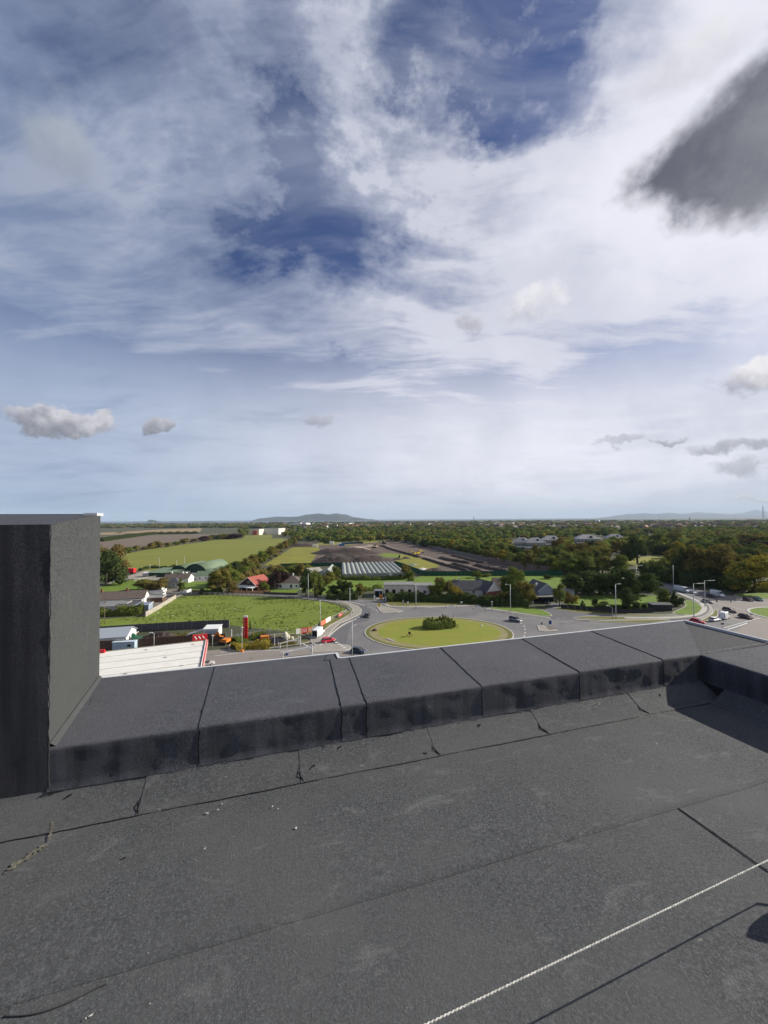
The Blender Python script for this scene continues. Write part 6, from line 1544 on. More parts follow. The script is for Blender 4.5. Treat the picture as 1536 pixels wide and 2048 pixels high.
def vehicle(kind, px, py, hx, hy, col, label, cat=None, L_=None, group=None, open_rear=False):
    """nose points from (px, py) towards (hx, hy) on the ground"""
    rz = face_to(px, py, hx, hy); p = G(px, py)
    r = empty({'car': 'car', 'suv': 'car', 'van': 'van', 'estate': 'car'}[kind], (p.x, p.y, 0.02), rz, label, cat or ('van' if kind == 'van' else 'car'), group)
    W = 0.9
    if kind == 'van':
        l = L_ or 6.2; h = 2.55; W = 1.0; wr = 0.36; wx = (-l / 2 + 1.1, l / 2 - 1.05)
        b = MB(); x0 = -l / 2
        if open_rear:
            loft(b, [(x0 + 0.02, W, W * .93, .32, h - .05), (x0 + .06, W, W * .93, .32, h)][1:] + [(l / 2 - 1.9, W, W * .93, .32, h), (l / 2 - 1.75, W, W * .9, .32, h - .1), (l / 2 - .95, W, W * .84, .32, 1.45), (l / 2 - .15, W * .93, W * .8, .35, 1.12), (l / 2, W * .85, W * .75, .4, .95)])
        else:
            loft(b, [(x0, W * .98, W * .9, .36, h - .06), (x0 + .06, W, W * .93, .32, h), (l / 2 - 1.9, W, W * .93, .32, h), (l / 2 - 1.75, W, W * .9, .32, h - .1), (l / 2 - .95, W, W * .84, .32, 1.45), (l / 2 - .15, W * .93, W * .8, .35, 1.12), (l / 2, W * .85, W * .75, .4, .95)])
        b.build('body', paint(*col), r)
        g = MB(); g.add([(l / 2 - .93, -.76, 1.52), (l / 2 - .93, .76, 1.52), (l / 2 - 1.69, .74, h - .17), (l / 2 - 1.69, -.74, h - .17)], [(0, 1, 2, 3)]); g.build('windscreen', M_CGLASS, r)
        for s in (-1, 1):
            g = MB(); y = s * 0.985; q = [(l / 2 - 2.35, y, 1.45), (l / 2 - 1.15, y, 1.45), (l / 2 - 1.75, y * .955, 2.1), (l / 2 - 2.35, y * .955, 2.1)]
            g.add(q, [(0, 1, 2, 3) if s < 0 else (3, 2, 1, 0)]); g.build('side_window', M_CGLASS, r)
            MB().box(l / 2 - 1.3, l / 2 - 1.1, s * 1.02 - .12 * (s < 0), s * 1.02 + .12 * (s > 0), 1.35, 1.65).build('mirror', M_BLACKP, r)
        if open_rear:
            MB().box(x0 - 0.02, x0 + 0.035, -.82, .82, .5, h - .25).build('load_bay', M_DARK, r)
            for s, a in ((-1, 2.0), (1, 2.0)):
                d_ = MB(); d_.box(0, 0.06, 0, s * 0.86 if s > 0 else 0.0, .4, h - .12) if s > 0 else d_.box(0, 0.06, -0.86, 0, .4, h - .12)
                o = d_.build('rear_door', paint(*col), r, (x0 - 0.03, s * 0.93, 0), None); o.rotation_euler = (0, 0, R(-100) * s if False else (R(100) if s > 0 else R(-100)) * 1)
                # swing outwards
                o.rotation_euler = (0, 0, R(-190) * -s if False else (R(150) if s < 0 else R(-150)))
        tz = 1.2
    else:
        suv = kind == 'suv'; est = kind == 'estate'
        l = L_ or (4.5 if suv else 4.3); h = 1.68 if suv else 1.45; bz = 0.98 if suv else 0.88; wr = 0.35 if suv else 0.31; wx = (-l / 2 + .8, l / 2 - .85)
        b = MB(); loft(b, [(-l / 2, W * .86, W * .80, .42, bz - .12), (-l / 2 + .12, W * .97, W * .88, .28, bz - .02), (-l / 2 + .9, W, W * .93, .24, bz), (l / 2 - 1.5, W, W * .93, .24, bz), (l / 2 - 1.25, W, W * .90, .24, bz - .02), (l / 2 - .35, W * .95, W * .80, .26, bz - .18), (l / 2 - .05, W * .85, W * .7, .32, bz - .32), (l / 2, W * .8, W * .68, .36, bz - .40)])
        b.build('body', paint(*col), r)
        xr = -l / 2 + (.12 if (suv or est) else .30); g = MB()
        loft(g, [(xr, W * .86, W * .80, bz - .05, bz + .05), (xr + .28, W * .88, W * .70, bz - .05, h - .05), (xr + .4, W * .88, W * .69, bz - .05, h - .035), (l / 2 - 2.05, W * .88, W * .69, bz - .05, h - .035), (l / 2 - 1.15, W * .86, W * .80, bz - .05, bz + .03)])
        g.build('windows', M_CGLASS, r)
        rf = MB(); loft(rf, [(xr + .25, W * .66, W * .60, h - .07, h - .01), (xr + .6, W * .69, W * .64, h - .07, h + .01), (l / 2 - 2.5, W * .69, W * .64, h - .07, h + .01), (l / 2 - 2.0, W * .67, W * .60, h - .08, h - .02)]); rf.build('roof_panel', paint(*col), r)
        pl = MB()
        for s in (-1, 1):
            pl.bar((xr + .02, s * W * .82, bz), (xr + .32, s * W * .705, h - .04), .07, .10); pl.bar((l / 2 - 1.12, s * W * .82, bz), (l / 2 - 2.03, s * W * .70, h - .04), .05, .07); pl.bar(((xr + l / 2 - 1.4) / 2, s * W * .875, bz), ((xr + l / 2 - 1.5) / 2, s * W * .71, h - .03), .10, .05)
        pl.build('pillars', paint(*col), r)
        for s in (-1, 1): MB().box(l / 2 - 1.45, l / 2 - 1.28, min(s * .88, s * 1.05), max(s * .88, s * 1.05), bz, bz + .14).build('mirror', paint(*col), r)
        tz = bz - .25
    for x in wx:
        for s in (-1, 1):
            t = MB(); t.tube([(0, -.11, 0), (0, -.09, 0), (0, .09, 0), (0, .11, 0)], wr, 16)
            o = t.build('wheel', M_TYRE, r, (x, s * (W - .10), wr))
            MB().tube([(0, s * .095, 0), (0, s * .125, 0)], wr * .62, 10).build('rim', M_RIM, o)
            ar = MB(); ar.tube([(x, s * (W - .02), wr), (x, s * (W + .004), wr)], wr * 1.16, 14); ar.build('wheel_arch', M_BLACKP, r)
    lz = (bz - .36) if kind != 'van' else .95
    for s in (-1, 1):
        MB().box(l / 2 - .22, l / 2 - .03, min(s * .48, s * .70), max(s * .48, s * .70), lz, lz + .15).build('headlight', M_LIGHT, r)
        MB().box(-l / 2 - .02, -l / 2 + .10, min(s * .62, s * .82), max(s * .62, s * .82), tz, tz + (.18 if kind != 'van' else .5)).build('tail_light', M_TAIL, r)
    MB().box(-l / 2 - .025, -l / 2 - .005, -.26, .26, .55, .67).build('number_plate', M_PLATE, r)
    return r
V = vehicle
WH = ('white', (0.70, 0.71, 0.72)); BK = ('black', (0.015, 0.016, 0.02)); GY = ('grey', (0.22, 0.22, 0.23), 0.3, 0.4); SV = ('silver', (0.50, 0.47, 0.44), 0.3, 0.3); RD = ('red', (0.50, 0.015, 0.04)); NV = ('navy', (0.02, 0.035, 0.06)); MR_ = ('maroon', (0.06, 0.02, 0.022)); TL = ('teal', (0.03, 0.10, 0.11)); BR = ('bronze', (0.25, 0.20, 0.17), 0.3, 0.3)
V('van', 637, 1271.5, 652, 1260, WH, 'white panel van parked on footpath with rear doors open', open_rear=True)
V('car', 657, 1284, 672, 1281, RD, 'red hatchback leaving the oval circle by the parked van')
V('car', 717, 1305.5, 730, 1307, NV, 'dark blue car passing the lamp post just beyond the parapet')
V('estate', 734, 1233, 737, 1226, BK, 'black car waiting on the left approach to the oval circle')
V('suv', 1031, 1242.5, 1042, 1245, GY, 'grey off road car circling right of the oval circle')
V('suv', 815, 1194.5, 830, 1196, WH, 'white car parked in front of the flat roofed building')
V('car', 1395, 1246, 1410, 1248.5, RD, 'red car just showing beyond the parapet corner, right')
V('estate', 1430, 1242, 1446, 1239.5, WH, 'white estate car queueing behind the white boxy van')
V('van', 1449, 1237.5, 1462, 1232, WH, 'small white boxy van in the queue at the right junction', L_=5.0)
V('suv', 1460, 1224, 1472, 1226, BR, 'bronze people carrier on the right junction, second row')
V('car', 1491, 1236.5, 1506, 1240, MR_, 'dark maroon car alone on the pale tarmac, near the right island')
V('car', 1416, 1205.5, 1430, 1208, SV, 'silver car beside the lamp post on the slip road')
V('car', 1496, 1201.5, 1510, 1205, MR_, 'maroon car in front of the teal car by the green')
V('car', 1516, 1201, 1530, 1205, TL, 'dark teal car following the maroon car by the green')
V('van', 1364, 1183.5, 1385, 1188, WH, 'long white van on the slip road, left one', L_=7.6)
V('van', 1435, 1192.5, 1455, 1197, WH, 'white van with pale blue tint on the slip road, right one', L_=6.0)
V('car', 1384, 1186.5, 1400, 1190, WH, 'white car directly in front of the long white van')
V('car', 1424, 1195, 1440, 1198, MR_, 'dark maroon car beside the right hand white van')
V('car', 1339, 1188, 1352, 1191, BK, 'black car half hidden by the pointed conifer')
V('car', 1316, 1176, 1328, 1179, SV, 'silver car emerging from the hedges on the slip road')
V('car', 1094, 1206, 1094, 1212, NV, 'dark car parked nose out in the carport')
V('car', 411, 1331.5, 430, 1328, SV, 'silver car beside the filling station canopy, partly hidden')
V('car', 541, 1172, 552, 1174, SV, 'small silver car on the drive between chalet and bungalow')
V('car', 360, 1182, 366, 1176, BK, 'dark car in the farm entrance between white walls')
# red curtain-sided trailer by the farm
p = G(257, 1148); r = empty('lorry_trailer', (p.x, p.y, 0), -0.12, 'red box lorry trailer parked at the farm beside the trees', 'trailer')
MB().box(-5.2, 4.6, -1.25, 1.25, 1.1, 3.9).build('box', M_RED, r)
MB().box(4.605, 4.66, -1.22, 1.22, 1.15, 3.85).build('rear_doors', paint('bright_red', (0.6, 0.03, 0.03)), r)
MB().box(-5.1, 4.5, -1.1, 1.1, 0.85, 1.09).build('chassis', M_BLACKP, r)
for x in (-4.3, 2.6, 3.8):
    for s in (-1, 1): MB().tube([(x, s * 1.15, 0.5), (x, s * 0.85, 0.5)], 0.5, 14).build('wheel', M_TYRE, r)
# excavators and plant on the building site
def excavator(label, px, py, rz, col, s=1.0):
    p = G(px, py); r = empty('excavator', (p.x, p.y, 0.06), rz, label, 'excavator'); r.scale = (s, s, s)
    for q in (-1, 1):
        MB().extr([(-1.9, .35), (-1.5, 0), (1.5, 0), (1.9, .35), (1.5, .8), (-1.5, .8)], q * 1.3 - .28, q * 1.3 + .28, 0, 'y').build('track', M_BLACKP, r)
    MB().box(-2.0, 1.3, -1.25, 1.25, .95, 2.0).build('body', col, r)
    cb = MB(); cb.box(.1, 1.5, .25, 1.2, 2.001, 3.0); cb.build('cab', M_CGLASS, r)
    MB().box(.05, 1.55, .2, 1.25, 3.001, 3.1).build('cab_roof', col, r)
    MB().bar((1.2, 0, 1.6), (3.4, 0, 4.3), .4, .55).build('boom', col, r)
    MB().bar((3.4, 0, 4.3), (5.4, 0, 2.2), .32, .42).build('arm', col, r)
    MB().extr([(5.0, 2.3), (5.8, 2.1), (5.9, 1.2), (5.2, .9), (4.9, 1.5)], .5, -.5, 0, 'y').build('bucket', M_BLACKP, r)
excavator('yellow excavator working beside the long trench', 836, 1109.5, 0.6, M_YEL, 1.15)
excavator('second yellow excavator just left of the trench one', 828, 1110, 2.6, M_YEL, 1.0)
excavator('pale excavator at the top of the soil heaps', 748, 1096, 0.3, mat('pale_plant', (0.5, 0.42, 0.28), 0.6), 1.5)
excavator('dark excavator far up the building site', 768, 1088, 2.4, M_BLACKP, 1.5)
excavator('small orange digger at the end of the brown fence', 449, 1288, 2.8, M_OR, 0.75)
# containers, cabins and crushed stone
for i, (px, py, w, h, m_, lb) in enumerate(((655, 1087.5, 12, 2.6, M_GREEND, 'dark green site container, furthest left of the row'), (663, 1089.5, 6, 4.8, M_WHITE, 'white two storey cabin among the containers'), (679, 1090, 6, 2.6, M_WHITE, 'white container in front of the blue ones'),
    (690, 1088.5, 12, 2.8, M_BLUE, 'blue site container, left one'), (704, 1088, 12, 2.8, M_BLUE, 'blue site container, middle one'), (718, 1087.5, 12, 2.8, mat('dark_blue', (0.03, 0.05, 0.09), 0.6), 'dark navy site container, right one'), (684, 1092, 7, 3.0, mat('mid_blue', (0.05, 0.16, 0.32), 0.6), 'bright blue container before the row'), (630, 1094, 7, 2.6, M_WHITE, 'white cabin at the edge of the yellow field'))):
    p = G(px, py); r = empty('container', (p.x, p.y, 0.06), 0.03, lb, 'container')
    n = int(w / 1.0); MB().box(-w / 2, w / 2, 0, 2.5, 0.1, h).build('box', m_, r)
    rb_ = MB()
    for k in range(n): rb_.box(-w / 2 + k * w / n + .1, -w / 2 + (k + .55) * w / n, -.06, -.003, .25, h - .15)
    rb_.build('ribs', m_, r)['kind'] = 'stuff'
    MB().box(w / 2 + .003, w / 2 + .05, .15, 2.35, .2, h - .1).build('doors', m_, r)
def mound(name, label, px, py, w, d, h, m_, rz=0.0, seed=0, flat=0.35, z=0.05, cat='mound'):
    p = G(px, py); n1, n2 = 44, 26; V_ = []
    for i in range(n1 + 1):
        for j in range(n2 + 1):
            a, b = 2 * i / n1 - 1, 2 * j / n2 - 1
            q = max(0.0, 1 - (a * a + b * b) ** 0.5); e = min(1.0, q / (1 - flat)) if flat < 1 else q
            z_ = h * e * (0.85 + 0.25 * mnoise.noise(Vector((a * 2.2 + seed, b * 2.2, 0)))) + h * 0.16 * e * mnoise.noise(Vector((a * 8 + seed, b * 8, 1))) + 0.15 * min(1, e * 3) * mnoise.noise(Vector((a * w * .5, b * d * .5, seed)))
            V_.append((a * w / 2, b * d / 2, max(-0.02, z_) if q > 0 else -0.05))
    o = link(name, mesh_np(name, V_, [(i * (n2 + 1) + j, (i + 1) * (n2 + 1) + j, (i + 1) * (n2 + 1) + j + 1, i * (n2 + 1) + j + 1) for i in range(n1) for j in range(n2)], [m_]), None, (p.x, p.y, z), (0, 0, rz))
    return tag(o, label, cat)
mound('soil_mound', 'largest flat topped dark soil heap on the left of the site', 682, 1123, 50, 62, 6.0, M_EARTHD, 0.15, 1, 0.55)
mound('soil_mound', 'long soil heap behind the largest one', 690, 1106, 74, 50, 5.5, M_EARTHD, 0.0, 2, 0.5)
mound('soil_mound', 'soil heap right of the largest one behind the greenhouse', 735, 1124, 50, 55, 5.2, M_EARTHD, 0.1, 3, 0.5)
mound('soil_mound', 'black soil heap at the top corner of the yellow field', 601, 1092.5, 46, 30, 4.2, M_EARTHD, 0.0, 4, 0.4)
mound('soil_mound', 'dark soil heap inside the green hoarding corner', 868, 1144, 20, 22, 2.6, M_EARTHD, 0.0, 5, 0.3)
mound('soil_mound', 'small dark heap on the site grass', 812, 1117, 9, 10, 1.6, M_EARTHD, 0.0, 6, 0.2)
mound('soil_mound', 'second small dark heap on the site grass', 795, 1119, 10, 10, 1.5, M_EARTHD, 0.0, 7, 0.2)
M_STONE = mat('crushed_stone', (0.34, 0.27, 0.22), 0.95, 0.35, 0.8)
mound('stone_heap', 'pinkish stone heap in front of the blue containers', 712, 1095.5, 26, 18, 2.6, M_STONE, 0.0, 8, 0.2)
mound('stone_heap', 'pinkish stone heap at the top of the site, right', 738, 1093, 26, 20, 2.8, M_STONE, 0.0, 9, 0.2)
mound('stone_heap', 'pale stone heap beside the pale excavator', 727, 1099, 18, 14, 2.2, M_STONE, 0.0, 10, 0.2)
mound('rubble_heap', 'white rubble heap inside the green hoarding', 845, 1139, 8, 7, 1.2, mat('white_rubble', (0.6, 0.58, 0.54), 0.9, 0.5, 3), 0.0, 11, 0.2)
mound('rubble_heap', 'grey tarpaulin heap near the white rubble', 826, 1130, 8, 7, 1.2, mat('grey_tarp', (0.2, 0.23, 0.2), 0.7, 0.4, 2), 0.0, 12, 0.2)
# spoil banks alongside the trenches
def bank(label, pts, w, h, m_, name='spoil_bank'):
    pp = smoothline([G(x, y) for x, y in pts], 10); V_ = []; prof = ((-.5, 0), (-.28, .75), (-.05, 1.0), (.22, .7), (.5, 0))
    for i, p in enumerate(pp):
        t = (pp[min(i + 1, len(pp) - 1)] - pp[max(i - 1, 0)]).normalized(); nn_ = Vector((-t.y, t.x, 0)); e = min(1, i / 3, (len(pp) - 1 - i) / 3)
        for a, b in prof:
            k = 1 + .45 * mnoise.noise(Vector((i * .7, a * 3, w))); q = p + nn_ * (a * w * (1 + .2 * mnoise.noise(Vector((i * .5, a, 3)))))
            V_.append((q.x, q.y, 0.055 + b * h * k * e))
    n = len(prof); Fq = [(i * n + j, i * n + j + 1, (i + 1) * n + j + 1, (i + 1) * n + j) for i in range(len(pp) - 1) for j in range(n - 1)]
    return tag(link(name, mesh_np(name, V_, Fq, [m_])), label, 'earth bank')
bank('long dark spoil bank along the main trench, upper half', [(764, 1091), (780, 1098), (800, 1104), (822, 1110), (842, 1116)], 6, 1.8, M_EARTHD)
bank('long dark spoil bank along the main trench, lower half', [(845, 1117), (862, 1122), (884, 1129), (910, 1136), (940, 1144)], 4, 1.7, M_EARTHD)
bank('short dark bank right of the lower trench', [(905, 1128), (925, 1134), (945, 1140), (965, 1145)], 6, 1.9, M_EARTHD)
bank('dark bank in the middle of the right half of the site', [(880, 1116), (900, 1121), (918, 1124), (945, 1128)], 7, 2.0, M_EARTHD)
bank('dark bank below the brown site fence', [(950, 1130), (975, 1137), (1000, 1142), (1020, 1146)], 6, 2.0, M_EARTHD)
bank('dark bank further up below the grey site fence', [(905, 1112), (925, 1116), (950, 1123), (975, 1128)], 6, 1.6, M_EARTHD)
strip('haul_road', [(770, 1090), (800, 1101), (850, 1113), (900, 1128), (960, 1146)], 5, mat('haul_road', (0.19, 0.15, 0.125), 0.95, 0.15, 0.1), 0.075)
strip('haul_road', [(800, 1086), (850, 1094), (900, 1105), (960, 1119), (1020, 1134), (1080, 1145)], 6, mat('haul_road2', (0.14, 0.115, 0.10), 0.95, 0.25, 0.1), 0.075)

# ---------------------------------------------------------------- fences and hoardings
def panel_fence(label, pts, h, pw, m_, name='fence', pm=None, posts=True, z0=0.0, pname='panel', t=0.05, post_over=0.12, wobble=0.0, cat='fence'):
    """upright panels pw metres long along photograph positions, each panel its own part"""
    pp = [G(x, y) for x, y in pts]; c = pp[0]; r = empty(name, (c.x, c.y, 0), 0, label, cat); k = 0; q_ = random.Random(int(c.x * 10)); mesh_cache = {}
    for i in range(len(pp) - 1):
        a, b = pp[i], pp[i + 1]; L_ = (b - a).length; n = max(1, round(L_ / pw)); w = L_ / n; ang = math.atan2(b.y - a.y, b.x - a.x)
        key = round(w, 3)
        if key not in mesh_cache:
            mb = MB(); mb.box(0.03, w - 0.03, -t / 2, t / 2, 0.02, h)
            if pm: mb.box(0.03, w - 0.03, -t / 2 - 0.05, -t / 2 - 0.002, h * 0.78, h * 0.84, 0); mb.box(0.03, w - 0.03, -t / 2 - 0.05, -t / 2 - 0.002, h * 0.18, h * 0.24, 0)
            o = mb.build(pname, m_, r); mesh_cache[key] = o.data; first = True
        else: first = False
        for j in range(n):
            p = a.lerp(b, j / n) - c
            if not (first and j == 0):
                o = link(pname, mesh_cache[key], r)
            o.location = (p.x, p.y, z0); o.rotation_euler = (0, 0, ang + q_.uniform(-1, 1) * wobble)
    if posts:
        mb = MB()
        for i in range(len(pp) - 1):
            a, b = pp[i], pp[i + 1]; L_ = (b - a).length; n = max(1, round(L_ / pw))
            for j in range(n + 1):
                p = a.lerp(b, j / n) - c; mb.box(p.x - .07, p.x + .07, p.y + .04, p.y + .16, 0, z0 + h + post_over)
        o = mb.build('posts', pm or m_, r); o['kind'] = 'stuff'
    return r
M_HOARD = mat('grey_hoarding', (0.088, 0.088, 0.098), 0.7, 0.15, 1)
M_GNET = mat('green_netting', (0.012, 0.080, 0.045), 0.9, 0.25, 1.2)
panel_fence('grey site hoarding between paddock and filling station yard', [(150, 1273), (200, 1269.5), (300, 1263), (400, 1257.5), (458, 1255)], 2.6, 2.4, M_HOARD, pm=M_STEEL, name='hoarding')
panel_fence('dark brown timber fence behind the filling station canopy', [(150, 1302), (240, 1298), (330, 1291), (420, 1285), (451, 1284)], 2.5, 2.4, M_TIMB, pm=M_TIMBG)
panel_fence('green netted hoarding behind the greenhouse, left run', [(560, 1134), (620, 1132.5), (700, 1131.5), (792, 1130)], 2.6, 2.8, M_GNET, pm=M_STEEL, name='hoarding', posts=False)
panel_fence('green netted hoarding round the site corner, right run', [(792, 1130), (805, 1134), (825, 1142), (850, 1152), (940, 1151.5), (1040, 1152), (1125, 1151)], 3.0, 2.8, M_GNET, pm=M_STEEL, name='hoarding', posts=False)
panel_fence('long brown board fence along the right edge of the site', [(976, 1123), (1010, 1130.5), (1060, 1140), (1128, 1150)], 4.2, 3.0, mat('site_boards', (0.20, 0.145, 0.115), 0.9, 0.2, 0.5), pm=M_TIMB, posts=False)
panel_fence('grey board fence continuing up the site towards the wood', [(802, 1084.5), (830, 1089), (870, 1097.5), (920, 1109), (975, 1122.5)], 3.2, 3.4, mat('site_boards_grey', (0.21, 0.185, 0.165), 0.9, 0.2, 0.5), posts=False)
panel_fence('pale concrete panel wall between cottages and paddock', [(291, 1234), (305, 1226), (322, 1216), (338, 1206), (352, 1197.5)], 1.9, 1.9, M_BLOCK, name='wall', t=0.12, cat='wall', posts=False)
panel_fence('dark board fence along the verge right of the carport', [(1122, 1217), (1150, 1219), (1200, 1224), (1252, 1227), (1308, 1225)], 1.7, 2.4, mat('black_boards', (0.028, 0.028, 0.030), 0.8, 0.3, 2), posts=False)
panel_fence('dark brown fence left of the chalet beside the road', [(384, 1187), (410, 1187.5), (440, 1187.5)], 1.7, 2.4, M_TIMB, posts=False)
panel_fence('white rendered wall at the farm entrance', [(360, 1186), (372, 1186.5), (382, 1182)], 1.2, 3, M_WHITE, name='wall', cat='wall', t=0.2, posts=False)
panel_fence('white rendered wall left of the farm entrance', [(288, 1187), (310, 1186), (326, 1186), (333, 1181)], 1.2, 3, M_WHITE, name='wall', cat='wall', t=0.2, posts=False)
panel_fence('low dark roadside wall below the white bungalow', [(528, 1188), (560, 1189), (596, 1190)], 1.0, 3, mat('dark_wall', (0.07, 0.06, 0.05), 0.9, 0.3, 1), name='wall', cat='wall', t=0.2, posts=False)
# dark timber shed behind the green
p = G(1325, 1222); r = empty('shed', (p.x, p.y, 0), -0.05, 'black windowless timber shed beside the small green', 'shed')
MB().box(-3.6, 3.6, 0, 3, -0.02, 2.3).build('wall', mat('shed_black', (0.03, 0.03, 0.034), 0.8, 0.3, 2), r)
MB().extr([(-.2, 2.31), (3.2, 2.6), (3.2, 2.7), (-.2, 2.41)], -3.8, 3.8, 0, 'x').build('roof', M_SLATE, r)
def rail_fence(label, pts, h=1.15, m_=None, rails=2, gap=2.4, name='rail_fence'):
    pp = [G(x, y) for x, y in pts]; c = pp[0]; r = empty(name, (c.x, c.y, 0), 0, label, 'fence'); m_ = m_ or mat('pale_rail', (0.42, 0.40, 0.34), 0.8, 0.15, 1)
    mb = MB(); rl = MB(); L_ = 0
    for i in range(len(pp) - 1):
        a, b = pp[i] - c, pp[i + 1] - c; n = max(1, round((b - a).length / gap))
        for j in range(n): p = a.lerp(b, j / n); mb.box(p.x - .07, p.x + .07, p.y - .07, p.y + .07, 0, h)
        for k in range(rails): z = h * (0.45 + 0.45 * k); rl.bar((a.x, a.y, z), (b.x, b.y, z), 0.05, 0.13)
    mb.build('posts', m_, r)['kind'] = 'stuff'; rl.build('rails', m_, r)['kind'] = 'stuff'
    return r
rail_fence('pale rail fence curving along the paddock side of the van', [(622, 1262), (640, 1252), (662, 1240), (682, 1230), (694, 1224)])
rail_fence('pale rail fence along the far side of the paddock', [(352, 1197), (372, 1190), (400, 1188.5), (430, 1189.5), (480, 1191), (540, 1194), (600, 1198)])
rail_fence('pale rail fence along the inner curve of the left approach', [(660, 1206), (680, 1208), (695, 1213), (704, 1222)])
rail_fence('thin wire fence behind the forecourt shrubs', [(462, 1278), (500, 1270), (540, 1264), (590, 1266)], 1.6, M_STEEL, 1, 3.0, 'wire_fence')
rail_fence('thin rail fence along the farm lane', [(268, 1163), (290, 1158), (316, 1154)], 1.1)
# banners on the fence
def banner(label, pxa, pya, pxb, pyb, h, segs):
    a, b = G(pxa, pya), G(pxb, pyb); ang = math.atan2(b.y - a.y, b.x - a.x); L_ = (b - a).length
    r = empty('banner', (a.x, a.y, 0), ang, label, 'banner'); x = 0
    for f, m_ in segs:
        MB().box(x * L_ + .02, (x + f) * L_ - .02, -.04, 0, .35, .35 + h).build('banner_panel', m_, r)
        if m_ in (M_RED, M_OR):
            t = MB()
            for k in range(3):
                for q in range(4):
                    x0 = (x + f * (.14 + .19 * q)) * L_; t.box(x0, x0 + f * L_ * .13, -.047, -.0405, .35 + h * (.2 + .24 * k), .35 + h * (.32 + .24 * k))
            t.build('lettering', M_FRAME, r)['kind'] = 'stuff'
        x += f
    for q in range(4): MB().box(L_ * q / 3 - .04, L_ * q / 3 + .04, .003, .08, 0, .5 + h).build('post', M_STEEL, r)
banner('long white and red banner left of the parked van', 592, 1271, 624, 1266, 1.7, ((.22, M_WHITE), (.12, mat('cream', (.6, .5, .35), .7)), (.40, M_RED), (.26, M_OR)))
banner('red and white banner on the rail fence right of the van', 642, 1254, 661, 1243, 1.5, ((.5, mat('salmon', (.62, .16, .09), .7)), (.5, M_WHITE)))
banner('small red banner further along the rail fence', 677, 1236, 685, 1232, 1.0, ((1.0, M_RED),))

# ---------------------------------------------------------------- filling station
CZ = 5.2
c0, c1, c2 = G(413.5, 1281, CZ), G(120, 1314, CZ), G(388, 1337, CZ)
ux = (c1 - c0).normalized(); L1 = (c1 - c0).length
uy = Vector((-ux.y, ux.x, 0));
if uy.dot(c2 - c0) < 0: uy = -uy
L2 = 21.0
ang = math.atan2(-ux.y, -ux.x)
# local frame: origin at the far right corner, +x to the left end, +y towards the viewer; built with plain vectors
def CP(a, b, z): q = c0 + ux * a + uy * b; return (q.x, q.y, z)
skew = (c2 - c0).dot(ux)   # near right corner lies this far along x
r = empty('canopy', (0, 0, 0), 0, 'white roofed filling station canopy with red and white edge', 'canopy')
np_ = 5
for i in range(np_):
    b0, b1 = L2 * i / np_ + .03, L2 * (i + 1) / np_ - .03
    z = CZ - 0.12
    q = [CP(0.5, b0, z), CP(L1, b0, z), CP(L1, b1, z), CP(0.5, b1, z)]
    zt = [(x, y, CZ + (0.02 if k in (0, 1) else 0.10)) for k, (x, y, _) in enumerate(q)]
    MB().add(q + zt, [(0, 1, 2, 3), (7, 6, 5, 4), (0, 4, 5, 1), (1, 5, 6, 2), (2, 6, 7, 3), (3, 7, 4, 0)]).build('roof_sheet', mat('white_roof_sheet', (0.70, 0.68, 0.62), 0.55, 0.07, 0.4), r)
    MB().bar(CP(0.5, b1 + .03, CZ - .02), CP(L1, b1 + .03, CZ - .02), .05, .08).build('gutter', M_FELTG, r)
for i, (a, b) in enumerate(((3, 2.5), (13, 2.6), (23, 2.5), (8, 10), (4, 17), (14, 17.5), (24, 17))):
    x, y, z = CP(a, b, CZ + .12); m = MB(); m.box(-.35, .35, -.10, .10, 0, .06); m.build('vent', M_FELTG, r, (x, y, z), 0.2)
def slabq(name, a0, b0, a1, b1, t, z0, z1, m_):
    A_, B_ = Vector(CP(a0, b0, 0)), Vector(CP(a1, b1, 0)); MB().bar((A_.x, A_.y, (z0 + z1) / 2), (B_.x, B_.y, (z0 + z1) / 2), t, z1 - z0).build(name, m_, r)
slabq('edge_inner', 0.35, 0, 0.35, L2, .25, CZ - .1, CZ + .16, M_FELTG)
slabq('fascia', 0.12, 0, 0.12, L2, .16, CZ - 0.7, CZ + .34, M_WHITE)
slabq('fascia', -0.06, 0, -0.06, L2 * 0.78, .16, CZ - 0.9, CZ + .30, M_RED)
slabq('fascia', -0.24, 0, -0.24, L2, .14, CZ - 0.9, CZ + .20, mat('pink_edge', (.62, .30, .28), .5))
slabq('fascia', 0, -.1, L1, -.1, .16, CZ - .7, CZ + .14, mat('dull_edge', (.30, .28, .22), .7))
slabq('fascia', 0, L2 + .1, L1, L2 + .1, .16, CZ - .9, CZ + .28, mat('pink_edge', (.62, .30, .28), .5))
for a in (4, 14, 24):
    for b in (4, 17):
        x, y, z = CP(a, b, 0); MB().box(-.2, .2, -.2, .2, 0, CZ - .13).build('column', M_WHITE, r, (x, y, 0), 0.2)
A_, B_ = CP(-0.1, -.35, 0), CP(3.6, -.35, 0)
s = empty('canopy_sign', (A_[0], A_[1], CZ), math.atan2(B_[1] - A_[1], B_[0] - A_[0]), 'red illuminated box sign on the far corner of the canopy', 'sign')
MB().box(0, 3.4, -.3, .2, .18, 1.6).build('sign_box', M_RED, s)
for k in range(3): MB().bar((.6 + k * .9, .23, .55), (1.1 + k * .9, .23, 1.3), .05, .25).build('letter', M_WHITE, s)
for k in range(2): MB().bar((.9 + k * .9, -.33, .6), (1.3 + k * .9, -.33, 1.3), .05, .25).build('letter', M_WHITE, s)
p = G(202, 1306, CZ); tag(MB().box(-.9, .9, -.2, .2, -1.2, .9).build('round_sign', M_RED, None, (p.x, p.y, CZ - .1)), 'small red sign at the left edge behind the canopy', 'sign')
